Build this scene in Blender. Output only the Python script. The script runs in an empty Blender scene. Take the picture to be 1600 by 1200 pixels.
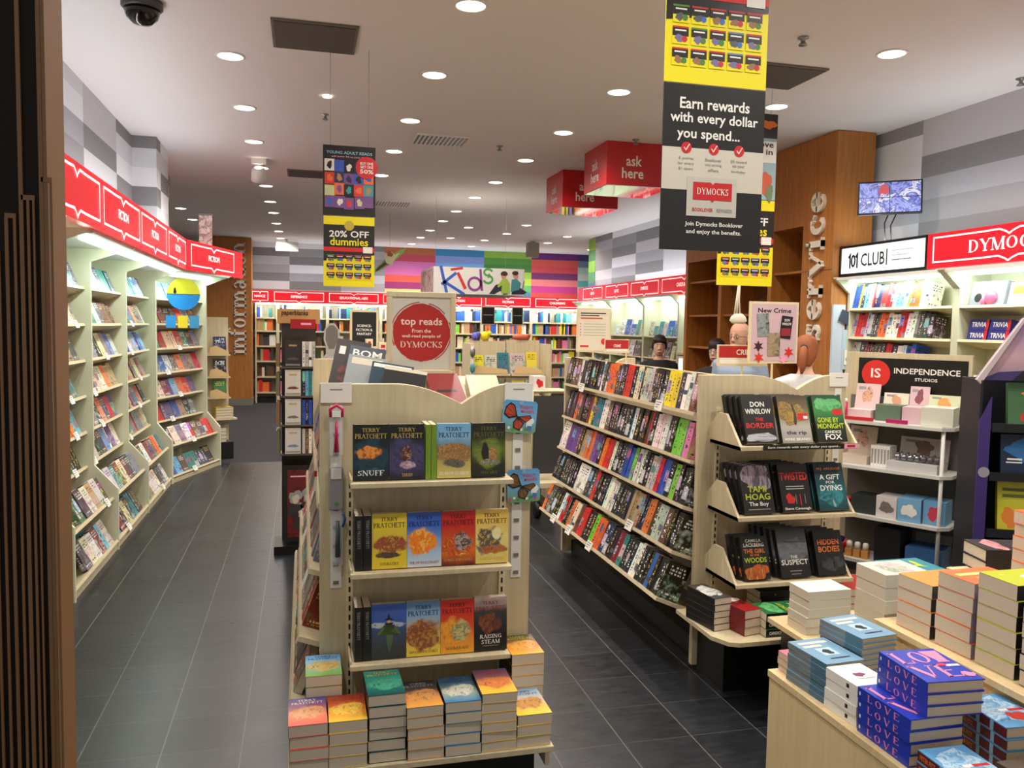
import bpy, bmesh, math, random
from mathutils import Vector, Matrix
scene = bpy.context.scene
COL = scene.collection
PI = math.pi
R = math.radians

# ---------------------------------------------------------------- camera
EYE = Vector((0.0, 0.0, 1.6))
YAW, PITCH, ROLL, FPX = 0.24862, 0.069855, 0.017309, 1284.3
_F = Vector((math.sin(YAW) * math.cos(PITCH), math.cos(YAW) * math.cos(PITCH), -math.sin(PITCH)))
_r = Vector((math.cos(YAW), -math.sin(YAW), 0.0))
_u = _r.cross(_F)
_r2 = _r * math.cos(ROLL) + _u * math.sin(ROLL)
_u2 = -_r * math.sin(ROLL) + _u * math.cos(ROLL)
cd = bpy.data.cameras.new('camera')
cd.sensor_width = 36.0
cd.lens = FPX / 1600.0 * 36.0
cd.clip_start = 0.05
cam = bpy.data.objects.new('camera', cd)
COL.objects.link(cam)
cam.matrix_world = Matrix(((_r2.x, _u2.x, -_F.x, EYE.x), (_r2.y, _u2.y, -_F.y, EYE.y), (_r2.z, _u2.z, -_F.z, EYE.z), (0, 0, 0, 1)))
scene.camera = cam

# ---------------------------------------------------------------- world, exposure
scene.view_settings.view_transform = 'Standard'
scene.view_settings.look = 'None'
scene.view_settings.gamma = 1.0
scene.view_settings.use_curve_mapping = False
scene.view_settings.exposure = 0.0
world = bpy.data.worlds.new('mall_light')
scene.world = world
world.use_nodes = True
world.node_tree.nodes['Background'].inputs[0].default_value = (0.95, 0.9, 0.82, 1)
world.node_tree.nodes['Background'].inputs[1].default_value = 0.45
DOWNLIGHT_W = 62.0      # each recessed downlight
TUBE_W = 11.5           # each fluorescent tube under a sign canopy (per metre)
COVE_W = 3.0            # tube on top of the canopies (per metre)
LIT_SIGN = 0.5         # emission of the backlit red fascia
CEIL_Z = 3.2

# ---------------------------------------------------------------- materials
def lin(c):
    c = c / 255.0
    return c / 12.92 if c <= 0.04045 else ((c + 0.055) / 1.055) ** 2.4
def rgb(*c):
    if len(c) == 1: c = c[0]
    return (lin(c[0]), lin(c[1]), lin(c[2]), 1.0)
MATS = {}
def mat(name, c=(200, 200, 200), rough=0.5, metal=0.0, emit=0.0, spec=0.5, emit_c=None):
    if name in MATS: return MATS[name]
    m = bpy.data.materials.new(name)
    m.use_nodes = True
    b = m.node_tree.nodes['Principled BSDF']
    b.inputs['Base Color'].default_value = rgb(c)
    b.inputs['Roughness'].default_value = rough
    b.inputs['Metallic'].default_value = metal
    b.inputs['Specular IOR Level'].default_value = spec
    if emit:
        b.inputs['Emission Color'].default_value = rgb(emit_c or c)
        b.inputs['Emission Strength'].default_value = emit
    MATS[name] = m
    return m
class NT:
    """small node-building helper"""
    def __init__(s, name, rough=0.5, spec=0.5):
        s.m = bpy.data.materials.new(name); s.m.use_nodes = True
        s.t = s.m.node_tree; s.b = s.t.nodes['Principled BSDF']
        s.b.inputs['Roughness'].default_value = rough
        s.b.inputs['Specular IOR Level'].default_value = spec
        MATS[name] = s.m
    def n(s, typ, **kw):
        x = s.t.nodes.new(typ)
        for k, v in kw.items():
            if k.startswith('i_'):
                key = k[2:]
                x.inputs[int(key) if key.isdigit() else key.replace('_', ' ')].default_value = v
            else: setattr(x, k, v)
        return x
    def l(s, a, b): s.t.links.new(a, b)
    def math(s, op, a, b=None, c=None):
        x = s.n('ShaderNodeMath', operation=op)
        for i, v in enumerate((a, b, c)):
            if v is None: continue
            if hasattr(v, 'node'): s.l(v, x.inputs[i])
            else: x.inputs[i].default_value = v
        return x.outputs[0]
    def mix(s, f, a, b, mode='MIX'):
        x = s.n('ShaderNodeMix', data_type='RGBA', blend_type=mode)
        for i, v in ((0, f), (6, a), (7, b)):
            if hasattr(v, 'node'): s.l(v, x.inputs[i])
            else: x.inputs[i].default_value = v
        return x.outputs[2]
    def ramp(s, f, stops, const=False):
        x = s.n('ShaderNodeValToRGB')
        cr = x.color_ramp
        if const: cr.interpolation = 'CONSTANT'
        while len(cr.elements) < len(stops): cr.elements.new(0.5)
        for e, (p, c) in zip(cr.elements, stops): e.position = p; e.color = rgb(c)
        s.l(f, x.inputs[0])
        return x.outputs[0]
    def col(s, c): s.l(c, s.b.inputs['Base Color'])

def laminate(name, c1, c2, scale=1.0, rough=0.45):
    """wood-grain laminate, grain running up along z"""
    k = NT(name, rough)
    tc = k.n('ShaderNodeTexCoord')
    mp = k.n('ShaderNodeMapping'); mp.inputs['Scale'].default_value = (26 * scale, 26 * scale, 1.6 * scale)
    k.l(tc.outputs['Object'], mp.inputs[0])
    nz = k.n('ShaderNodeTexNoise', i_Scale=2.0, i_Detail=5.0, i_Roughness=0.6)
    k.l(mp.outputs[0], nz.inputs['Vector'])
    k.col(k.ramp(nz.outputs['Fac'], ((0.3, c1), (0.7, c2))))
    return k.m
MAPLE = laminate('maple_laminate', (194, 178, 144), (210, 197, 164))
VENEER = laminate('honey_veneer', (160, 98, 42), (186, 122, 58), 0.7, 0.4)
TABLEWOOD = laminate('table_laminate', (214, 188, 140), (226, 203, 158), 0.8)
EDGE = mat('pale_edging', (222, 208, 170), 0.45)

def slate():
    k = NT('slate_tiles', 0.32, 0.5)
    tc = k.n('ShaderNodeTexCoord')
    sp = k.n('ShaderNodeSeparateXYZ'); k.l(tc.outputs['Object'], sp.inputs[0])
    T = 0.285
    gx = k.math('MODULO', k.math('ADD', sp.outputs[0], 1.085 + 40 * T), T)
    gy = k.math('MODULO', k.math('ADD', sp.outputs[1], -4.29 + 40 * T), T)
    lx = k.math('LESS_THAN', gx, 0.0048); ly = k.math('LESS_THAN', gy, 0.0036)
    grout = k.math('MAXIMUM', lx, k.math('MULTIPLY', ly, 0.45))
    ix = k.math('FLOOR', k.math('DIVIDE', k.math('ADD', sp.outputs[0], 1.085), T))
    iy = k.math('FLOOR', k.math('DIVIDE', k.math('ADD', sp.outputs[1], -4.29), T))
    cb = k.n('ShaderNodeCombineXYZ'); k.l(ix, cb.inputs[0]); k.l(iy, cb.inputs[1])
    wn = k.n('ShaderNodeTexWhiteNoise', noise_dimensions='3D'); k.l(cb.outputs[0], wn.inputs[0])
    mp = k.n('ShaderNodeMapping'); mp.inputs['Scale'].default_value = (3, 9, 3)
    k.l(tc.outputs['Object'], mp.inputs[0])
    nz = k.n('ShaderNodeTexNoise', i_Scale=3.0, i_Detail=6.0, i_Roughness=0.65); k.l(mp.outputs[0], nz.inputs['Vector'])
    f = k.math('ADD', k.math('MULTIPLY', nz.outputs['Fac'], 0.7), k.math('MULTIPLY', wn.outputs[0], 0.3))
    base = k.ramp(f, ((0.3, (22, 24, 28)), (0.75, (40, 43, 48))))
    k.col(k.mix(grout, base, rgb(96, 95, 92)))
    k.l(k.math('ADD', 0.2, k.math('MULTIPLY', nz.outputs['Fac'], 0.24)), k.b.inputs['Roughness'])
    bp = k.n('ShaderNodeBump', i_Strength=0.25, i_Distance=0.004)
    k.l(k.math('SUBTRACT', nz.outputs['Fac'], grout), bp.inputs['Height'])
    k.l(bp.outputs[0], k.b.inputs['Normal'])
    return k.m
SLATE = slate()
def carpet():
    k = NT('charcoal_carpet', 0.95, 0.1)
    tc = k.n('ShaderNodeTexCoord')
    nz = k.n('ShaderNodeTexNoise', i_Scale=120.0, i_Detail=3.0); k.l(tc.outputs['Object'], nz.inputs['Vector'])
    k.col(k.ramp(nz.outputs['Fac'], ((0.35, (44, 43, 46)), (0.65, (72, 70, 74)))))
    return k.m
CARPET = carpet()
def greybands():
    """grey wallpaper of stacked horizontal bars that change tone at vertical seams"""
    k = NT('grey_banded_wallpaper', 0.7, 0.2)
    tc = k.n('ShaderNodeTexCoord')
    sp = k.n('ShaderNodeSeparateXYZ'); k.l(tc.outputs['Object'], sp.inputs[0])
    al = k.math('FLOOR', k.math('DIVIDE', k.math('ADD', k.math('MULTIPLY', sp.outputs[0], 1.0), k.math('ADD', sp.outputs[1], 40.1)), 1.02))
    iz = k.math('FLOOR', k.math('DIVIDE', k.math('ADD', sp.outputs[2], 0.04), 0.165))
    cb = k.n('ShaderNodeCombineXYZ'); k.l(al, cb.inputs[0]); k.l(iz, cb.inputs[2])
    wn = k.n('ShaderNodeTexWhiteNoise', noise_dimensions='3D'); k.l(cb.outputs[0], wn.inputs[0])
    k.col(k.ramp(wn.outputs[0], ((0.0, (132, 130, 132)), (0.16, (206, 206, 210)), (0.34, (166, 165, 170)), (0.5, (190, 188, 192)), (0.68, (222, 222, 226)), (0.86, (150, 148, 150))), True))
    return k.m
GREYBAND = greybands()
CEILING = mat('ceiling_paint', (228, 222, 219), 0.8, spec=0.2)
WHITE = mat('white_paint', (232, 230, 224), 0.5)
BLACK = mat('black_laminate', (16, 15, 15), 0.4)
INK = mat('black_ink', (20, 20, 22), 0.6)
RED = mat('lit_red_acrylic', (226, 30, 44), 0.25, emit=LIT_SIGN)
REDFLAT = mat('red_card', (178, 30, 36), 0.5)
WHITELIT = mat('lit_white_lettering', (255, 244, 240), 0.4, emit=LIT_SIGN * 1.6)
PAPER = mat('white_card', (236, 232, 224), 0.6)
CREAM = mat('cream_card', (222, 212, 192), 0.6)
PAGES = mat('book_pages', (206, 192, 172), 0.85, spec=0.1)
STEEL = mat('steel', (150, 150, 152), 0.3, 0.9)
YELLOW = mat('signal_yellow', (236, 222, 20), 0.45)
DARKPANEL = mat('charcoal_print', (34, 32, 32), 0.4)
KRAFT = mat('kraft_card', (206, 172, 120), 0.7)
MINT = mat('mint_laminate', (208, 207, 180), 0.45)

def book_mats():
    out = []
    for kind in ('spine', 'front'):
        k = NT('book_' + kind, 0.38, 0.45)
        oi = k.n('ShaderNodeObjectInfo')
        tc = k.n('ShaderNodeTexCoord')
        sp = k.n('ShaderNodeSeparateXYZ'); k.l(tc.outputs['Object'], sp.inputs[0])
        x, y, z = sp.outputs
        rnd = oi.outputs['Random']
        hsv = k.n('ShaderNodeSeparateColor', mode='HSV'); k.l(oi.outputs['Color'], hsv.inputs[0])
        val = hsv.outputs[2]
        dark = k.math('LESS_THAN', val, 0.22)
        r2 = k.math('FRACT', k.math('MULTIPLY', rnd, 7.31))
        r3 = k.math('FRACT', k.math('MULTIPLY', rnd, 23.77))
        r4 = k.math('FRACT', k.math('MULTIPLY', rnd, 61.13))
        hs = k.n('ShaderNodeCombineColor', mode='HSV')
        k.l(r2, hs.inputs[0]); k.l(k.math('MULTIPLY', r3, 0.8), hs.inputs[1]); k.l(k.math('ADD', 0.04, k.math('MULTIPLY', r4, 0.6)), hs.inputs[2])
        second = hs.outputs[0]
        letter = k.mix(dark, (0.02, 0.018, 0.02, 1), k.mix(k.math('GREATER_THAN', r3, 0.6), (0.8, 0.78, 0.74, 1), (0.75, 0.5, 0.12, 1)))
        if kind == 'spine':
            lo = k.math('MULTIPLY', r3, 0.6)
            inb = k.math('MULTIPLY', k.math('GREATER_THAN', z, lo), k.math('LESS_THAN', z, k.math('ADD', lo, k.math('ADD', 0.1, k.math('MULTIPLY', r4, 0.3)))))
            inb = k.math('MULTIPLY', inb, k.math('GREATER_THAN', r2, 0.45))
            base = k.mix(inb, oi.outputs['Color'], second)
            cv = k.n('ShaderNodeCombineXYZ'); k.l(k.math('MULTIPLY', y, 3.4), cv.inputs[0]); k.l(k.math('MULTIPLY', z, 22.0), cv.inputs[1]); k.l(k.math('MULTIPLY', rnd, 97.0), cv.inputs[2])
            nz = k.n('ShaderNodeTexNoise', i_Scale=1.0, i_Detail=1.0); k.l(cv.outputs[0], nz.inputs['Vector'])
            t = k.math('GREATER_THAN', nz.outputs['Fac'], 0.55)
            for a in (k.math('GREATER_THAN', y, 0.3), k.math('LESS_THAN', y, 0.7), k.math('GREATER_THAN', z, 0.14), k.math('LESS_THAN', z, 0.88), k.math('GREATER_THAN', r4, 0.12),
                      k.math('GREATER_THAN', k.math('ABSOLUTE', k.math('SUBTRACT', z, k.math('ADD', 0.35, k.math('MULTIPLY', r2, 0.3)))), 0.035)):
                t = k.math('MULTIPLY', t, a)
        else:
            cv = k.n('ShaderNodeCombineXYZ'); k.l(k.math('MULTIPLY', x, 2.2), cv.inputs[0]); k.l(k.math('MULTIPLY', z, 2.8), cv.inputs[1]); k.l(k.math('MULTIPLY', rnd, 53.0), cv.inputs[2])
            nz = k.n('ShaderNodeTexNoise', i_Scale=1.6, i_Detail=4.0, i_Roughness=0.6); k.l(cv.outputs[0], nz.inputs['Vector'])
            mask = k.math('MULTIPLY', k.math('SMOOTH_MAX', k.math('MULTIPLY_ADD', nz.outputs['Fac'], 5.0, -2.3), 0.0, 0.1), k.math('LESS_THAN', z, 0.62))
            mask = k.math('MINIMUM', mask, 1.0)
            base = k.mix(mask, oi.outputs['Color'], second)
            c2 = k.n('ShaderNodeCombineXYZ'); k.l(k.math('MULTIPLY', x, 13.0), c2.inputs[0]); k.l(k.math('MULTIPLY', rnd, 41.0), c2.inputs[2])
            k.l(k.math('FLOOR', k.math('MULTIPLY', z, 11.0)), c2.inputs[1])
            n2 = k.n('ShaderNodeTexNoise', i_Scale=1.0, i_Detail=0.0); k.l(c2.outputs[0], n2.inputs['Vector'])
            t = k.math('GREATER_THAN', n2.outputs['Fac'], 0.5)
            row = k.math('MODULO', k.math('MULTIPLY', z, 11.0), 1.0)
            band = k.math('MAXIMUM', k.math('GREATER_THAN', z, 0.66), k.math('LESS_THAN', z, 0.16))
            for a in (k.math('GREATER_THAN', row, 0.22), k.math('LESS_THAN', row, 0.8), k.math('GREATER_THAN', x, 0.12), k.math('LESS_THAN', x, 0.88), band, k.math('LESS_THAN', z, 0.93), k.math('GREATER_THAN', z, 0.06)):
                t = k.math('MULTIPLY', t, a)
        k.col(k.mix(t, base, letter))
        out.append(k.m)
    return out
SPINE_M, FRONT_M = book_mats()
def art(name, stops, scale=9.0, rough=0.4, vec=(1, 1, 1), dist=1.2):
    """printed picture: a noise-driven run of colours"""
    if name in MATS: return MATS[name]
    k = NT(name, rough)
    tc = k.n('ShaderNodeTexCoord')
    mp = k.n('ShaderNodeMapping'); mp.inputs['Scale'].default_value = vec
    k.l(tc.outputs['Object'], mp.inputs[0])
    nz = k.n('ShaderNodeTexNoise', i_Scale=scale, i_Detail=5.0, i_Roughness=0.62, i_Distortion=dist)
    k.l(mp.outputs[0], nz.inputs['Vector'])
    n = len(stops)
    k.col(k.ramp(nz.outputs['Fac'], [(0.3 + 0.4 * i / max(1, n - 1), c) for i, c in enumerate(stops)]))
    return k.m
def fade(name, stops, lo, hi, axis=2, rough=0.4):
    """printed colour run from lo to hi along one local axis"""
    if name in MATS: return MATS[name]
    k = NT(name, rough)
    tc = k.n('ShaderNodeTexCoord')
    sp = k.n('ShaderNodeSeparateXYZ'); k.l(tc.outputs['Object'], sp.inputs[0])
    mr = k.n('ShaderNodeMapRange'); mr.inputs[1].default_value = lo; mr.inputs[2].default_value = hi
    k.l(sp.outputs[axis], mr.inputs[0])
    n = len(stops)
    k.col(k.ramp(mr.outputs[0], [(i / max(1, n - 1), c) for i, c in enumerate(stops)]))
    return k.m

def painted(name, stops, arts, h, w=.112):
    """printed cover: a colour run up the cover with soft-edged painted pictures; arts: (cx,cz,rx,rz,scale,colours) in fractions"""
    k = NT(name, .38)
    tc = k.n('ShaderNodeTexCoord')
    sp = k.n('ShaderNodeSeparateXYZ'); k.l(tc.outputs['Object'], sp.inputs[0])
    n0 = k.n('ShaderNodeTexNoise', i_Scale=26.0, i_Detail=3.0); k.l(tc.outputs['Object'], n0.inputs['Vector'])
    zz = k.math('ADD', k.math('DIVIDE', sp.outputs[2], h), k.math('MULTIPLY_ADD', n0.outputs['Fac'], .16, -.08))
    n = len(stops)
    c = k.ramp(zz, [(i / max(1, n - 1), q) for i, q in enumerate(stops)])
    for i, (cx, cz, rx, rz, sc, cols) in enumerate(arts):
        nz = k.n('ShaderNodeTexNoise', i_Scale=sc, i_Detail=6.0, i_Roughness=.65, i_Distortion=1.5)
        mp = k.n('ShaderNodeMapping'); mp.inputs['Location'].default_value = (i * 3.7, 0, len(name) * 1.3); k.l(tc.outputs['Object'], mp.inputs[0]); k.l(mp.outputs[0], nz.inputs['Vector'])
        n1 = k.n('ShaderNodeTexNoise', i_Scale=sc * .6, i_Detail=4.0); k.l(mp.outputs[0], n1.inputs['Vector'])
        m = len(cols)
        a = k.ramp(nz.outputs['Fac'], [(.3 + .4 * j / max(1, m - 1), q) for j, q in enumerate(cols)])
        dx = k.math('DIVIDE', k.math('SUBTRACT', sp.outputs[0], cx * w), rx * w); dz = k.math('DIVIDE', k.math('SUBTRACT', sp.outputs[2], cz * h), rz * h)
        d = k.math('SQRT', k.math('ADD', k.math('MULTIPLY', dx, dx), k.math('MULTIPLY', dz, dz)))
        d = k.math('ADD', d, k.math('MULTIPLY_ADD', n1.outputs['Fac'], 1.6, -.8))
        f = k.n('ShaderNodeMapRange'); f.inputs[1].default_value = 1.12; f.inputs[2].default_value = .88; k.l(d, f.inputs[0])
        c = k.mix(f.outputs[0], c, a)
    k.col(c)
    return k.m

# ---------------------------------------------------------------- lettering
_TXT = {}
def sans(s):
    """flat lettering in Blender's own sans face, scaled to a unit box: (verts 2d, faces, width/height)"""
    if ('S', s) in _TXT: return _TXT['S', s]
    cu = bpy.data.curves.new('lettering', 'FONT'); cu.body = s; cu.size = 1.0; cu.resolution_u = 2; cu.offset = 0.018
    cu.align_x = 'CENTER'
    ob = bpy.data.objects.new('lettering', cu)
    me = bpy.data.meshes.new_from_object(ob)
    vs = [(v.co.x, v.co.y) for v in me.vertices]; fs = [tuple(p.vertices) for p in me.polygons]
    bpy.data.objects.remove(ob); bpy.data.curves.remove(cu); bpy.data.meshes.remove(me)
    _TXT['S', s] = _norm(vs, fs)
    return _TXT['S', s]
def _norm(vs, fs):
    x0 = min(v[0] for v in vs); x1 = max(v[0] for v in vs); y0 = min(v[1] for v in vs); y1 = max(v[1] for v in vs)
    w = max(x1 - x0, 1e-6); h = max(y1 - y0, 1e-6)
    return [((x - x0) / w, (y - y0) / h) for x, y in vs], fs, w / h
TK, TN = 0.17, 0.065
def _L(x0, y0, x1, y1, w): return ('l', x0, y0, x1, y1, w)
def _A(cx, cy, rx, ry, a0, a1, k=TK): return ('a', cx, cy, rx, ry, a0, a1, k)
def _S(x, y, n=0.17): return ('l', x - n, y + (0.03 if y < 0.3 else -0.03), x + n, y + (0.03 if y < 0.3 else -0.03), 0.06)
SERIF = {
 'A': (.96, [_L(.1, 0, .46, 1, TN), _L(.44, 1, .84, 0, TK), _L(.22, .34, .68, .34, TN), _S(.1, 0, .12), _S(.84, 0, .14)]),
 'B': (.78, [_L(.16, 0, .16, 1, TK), _L(.04, .97, .36, .97, TN), _L(.04, .03, .4, .03, TN), _L(.16, .52, .38, .52, TN), _A(.36, .75, .26, .23, -90, 90), _A(.38, .27, .3, .25, -90, 90)]),
 'C': (.92, [_A(.5, .5, .4, .48, 42, 318), _L(.82, .72, .82, .98, TN)]),
 'D': (.94, [_L(.16, 0, .16, 1, TK), _L(.04, .97, .42, .97, TN), _L(.04, .03, .42, .03, TN), _A(.42, .5, .4, .47, -90, 90)]),
 'E': (.76, [_L(.16, 0, .16, 1, TK), _L(.04, .97, .66, .97, TN), _L(.04, .03, .7, .03, TN), _L(.16, .52, .54, .52, TN), _L(.66, .78, .66, 1, TN), _L(.7, 0, .7, .22, TN)]),
 'F': (.72, [_L(.16, 0, .16, 1, TK), _L(.04, .97, .66, .97, TN), _L(.16, .5, .52, .5, TN), _L(.66, .78, .66, 1, TN), _S(.16, 0)]),
 'G': (.96, [_A(.5, .5, .4, .48, 42, 330), _L(.82, .72, .82, .98, TN), _L(.82, .02, .82, .42, TK * .8), _S(.78, .44, .16)]),
 'H': (.96, [_L(.18, 0, .18, 1, TK), _L(.78, 0, .78, 1, TK), _L(.18, .52, .78, .52, TN), _S(.18, 0), _S(.18, 1), _S(.78, 0), _S(.78, 1)]),
 'I': (.42, [_L(.21, 0, .21, 1, TK), _S(.21, 0), _S(.21, 1)]),
 'J': (.5, [_L(.3, .2, .3, 1, TK), _A(.15, .2, .15, .2, 200, 360, .1), _S(.3, 1)]),
 'K': (.92, [_L(.18, 0, .18, 1, TK), _L(.22, .42, .74, 1, TN), _L(.36, .58, .8, 0, TK), _S(.18, 0), _S(.18, 1), _S(.74, 1, .13), _S(.8, 0, .13)]),
 'L': (.74, [_L(.18, 0, .18, 1, TK), _L(.04, .03, .68, .03, TN), _L(.68, 0, .68, .24, TN), _S(.18, 1)]),
 'M': (1.14, [_L(.16, 0, .16, 1, TN), _L(.18, 1, .56, 0, TK), _L(.56, 0, .94, 1, TN), _L(.96, 0, .96, 1, TK), _S(.14, 0, .13), _S(.14, 1, .13), _S(.97, 0, .15), _S(.97, 1, .13)]),
 'N': (.98, [_L(.16, 0, .16, 1, TN), _L(.16, 1, .8, 0, TK), _L(.8, 0, .8, 1, TN), _S(.16, 0, .13), _S(.14, 1, .13), _S(.8, 1, .13)]),
 'O': (1.0, [_A(.5, .5, .42, .48, 0, 360)]),
 'P': (.76, [_L(.17, 0, .17, 1, TK), _L(.04, .97, .4, .97, TN), _L(.17, .46, .4, .46, TN), _A(.4, .715, .27, .255, -90, 90), _S(.17, 0)]),
 'Q': (1.0, [_A(.5, .5, .42, .48, 0, 360), _L(.5, .16, .92, -.16, TK * .8)]),
 'R': (.88, [_L(.17, 0, .17, 1, TK), _L(.04, .97, .4, .97, TN), _L(.17, .48, .4, .48, TN), _A(.4, .725, .26, .245, -90, 90), _L(.4, .48, .76, 0, TK), _S(.17, 0), _S(.78, 0, .1)]),
 'S': (.7, [_A(.34, .74, .24, .23, 30, 270), _A(.34, .26, .27, .25, -150, 90), _L(.58, .74, .58, .98, TN), _L(.08, .02, .08, .26, TN)]),
 'T': (.86, [_L(.43, 0, .43, 1, TK), _L(.06, .97, .8, .97, TN), _L(.06, .76, .06, 1, TN), _L(.8, .76, .8, 1, TN), _S(.43, 0)]),
 'U': (.94, [_L(.18, .3, .18, 1, TK), _L(.76, .3, .76, 1, TN), _A(.47, .32, .29, .3, 180, 360, .14), _S(.18, 1), _S(.76, 1, .13)]),
 'V': (.94, [_L(.12, 1, .48, 0, TK), _L(.48, 0, .82, 1, TN), _S(.12, 1, .14), _S(.82, 1, .12)]),
 'W': (1.36, [_L(.12, 1, .42, 0, TK), _L(.42, 0, .68, .9, TN), _L(.68, .9, .96, 0, TK), _L(.96, 0, 1.24, 1, TN), _S(.12, 1, .14), _S(1.24, 1, .12)]),
 'X': (.92, [_L(.12, 1, .8, 0, TK), _L(.12, 0, .78, 1, TN), _S(.12, 0, .12), _S(.8, 0, .14), _S(.14, 1, .14), _S(.78, 1, .12)]),
 'Y': (.9, [_L(.12, 1, .46, .45, TK), _L(.46, .45, .8, 1, TN), _L(.46, 0, .46, .46, TK), _S(.46, 0), _S(.12, 1, .13), _S(.8, 1, .12)]),
 'Z': (.8, [_L(.1, .97, .7, .97, TN), _L(.7, 1, .1, 0, TK), _L(.08, .03, .72, .03, TN), _L(.1, .78, .1, 1, TN), _L(.72, 0, .72, .24, TN)]),
 '!': (.34, [_L(.17, .3, .17, 1, TK), _L(.17, 0, .17, .14, TK)]),
 "'": (.2, [_L(.1, .75, .1, 1, .1)]), '&': (.9, [_A(.36, .76, .2, .22, 0, 360, .1), _A(.36, .26, .28, .26, 60, 340, TK), _L(.24, .66, .82, 0, TK)]),
 ' ': (.36, []),
 'a': (.66, [_L(.5, 0, .5, .5, TK), _A(.3, .46, .2, .2, 0, 160, .12), _A(.3, .17, .22, .18, 40, 320), _S(.54, 0, .1)]),
 'c': (.62, [_A(.34, .33, .27, .33, 45, 315), _L(.52, .48, .56, .54, TK)]),
 'e': (.66, [_A(.34, .33, .28, .33, 0, 315), _L(.08, .36, .62, .36, TN)]),
 'f': (.5, [_L(.2, 0, .2, .84, TK), _A(.38, .82, .18, .2, 20, 180, .14), _L(.04, .63, .44, .63, TN), _S(.2, 0)]),
 'i': (.38, [_L(.2, 0, .2, .66, TK), _A(.2, .88, .055, .055, 0, 360, .11), _S(.2, 0), _S(.13, .66, .1)]),
 'm': (1.16, [_L(.18, 0, .18, .66, TK), _L(.58, 0, .58, .46, TK), _L(.98, 0, .98, .46, TK), _A(.38, .44, .2, .2, 0, 180, .15), _A(.78, .44, .2, .2, 0, 180, .15), _S(.18, 0), _S(.58, 0), _S(.98, 0), _S(.11, .66, .1)]),
 'n': (.78, [_L(.18, 0, .18, .66, TK), _L(.6, 0, .6, .46, TK), _A(.39, .44, .21, .2, 0, 180, .15), _S(.18, 0), _S(.6, 0), _S(.11, .66, .1)]),
 'o': (.72, [_A(.36, .33, .29, .33, 0, 360)]),
 'r': (.56, [_L(.18, 0, .18, .66, TK), _A(.4, .44, .2, .2, 50, 170, .14), _S(.18, 0), _S(.11, .66, .1)]),
 's': (.54, [_A(.27, .49, .18, .16, 30, 270, .14), _A(.27, .17, .2, .16, -150, 90, .14), _L(.45, .48, .45, .64, TN), _L(.07, .02, .07, .18, TN)]),
 't': (.46, [_L(.2, .14, .2, .88, TK), _A(.33, .14, .13, .13, 180, 310, .12), _L(.04, .63, .42, .63, TN)]),
 'v': (.72, [_L(.1, .66, .37, 0, TK), _L(.37, 0, .62, .66, TN), _S(.1, .66, .12), _S(.62, .66, .1)]),
}
def serif(s):
    if ('R', s) in _TXT: return _TXT['R', s]
    vs, fs = [], []
    lines = s.split('\n'); widths = [sum(SERIF.get(c, SERIF[' '])[0] for c in ln) for ln in lines]
    W = max(widths)
    for li, ln in enumerate(lines):
        ox = (W - widths[li]) / 2; oy = -li * 1.3
        for c in ln:
            w, st = SERIF.get(c, SERIF[' '])
            for q in st:
                b = len(vs)
                if q[0] == 'l':
                    _, x0, y0, x1, y1, t = q
                    d = math.hypot(x1 - x0, y1 - y0) or 1; nx, ny = -(y1 - y0) / d * t / 2, (x1 - x0) / d * t / 2
                    vs += [(ox + x0 - nx, oy + y0 - ny), (ox + x1 - nx, oy + y1 - ny), (ox + x1 + nx, oy + y1 + ny), (ox + x0 + nx, oy + y0 + ny)]
                    fs.append((b, b + 1, b + 2, b + 3))
                else:
                    _, cx, cy, rx, ry, a0, a1, k = q
                    n = max(4, int(abs(a1 - a0) / 22))
                    for i in range(n + 1):
                        a = R(a0 + (a1 - a0) * i / n); ca, sa = math.cos(a), math.sin(a)
                        t = TN + (k - TN) * abs(ca) if k >= .12 else k
                        for e in (0, -t):
                            vs.append((ox + cx + (rx + e) * ca, oy + cy + (ry + e * (0.6 + .4 * abs(ca))) * sa))
                    for i in range(n): fs.append((b + 2 * i, b + 2 * i + 1, b + 2 * i + 3, b + 2 * i + 2)[::-1])
            ox += w
    _TXT['R', s] = _norm(vs, fs)
    return _TXT['R', s]

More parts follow.
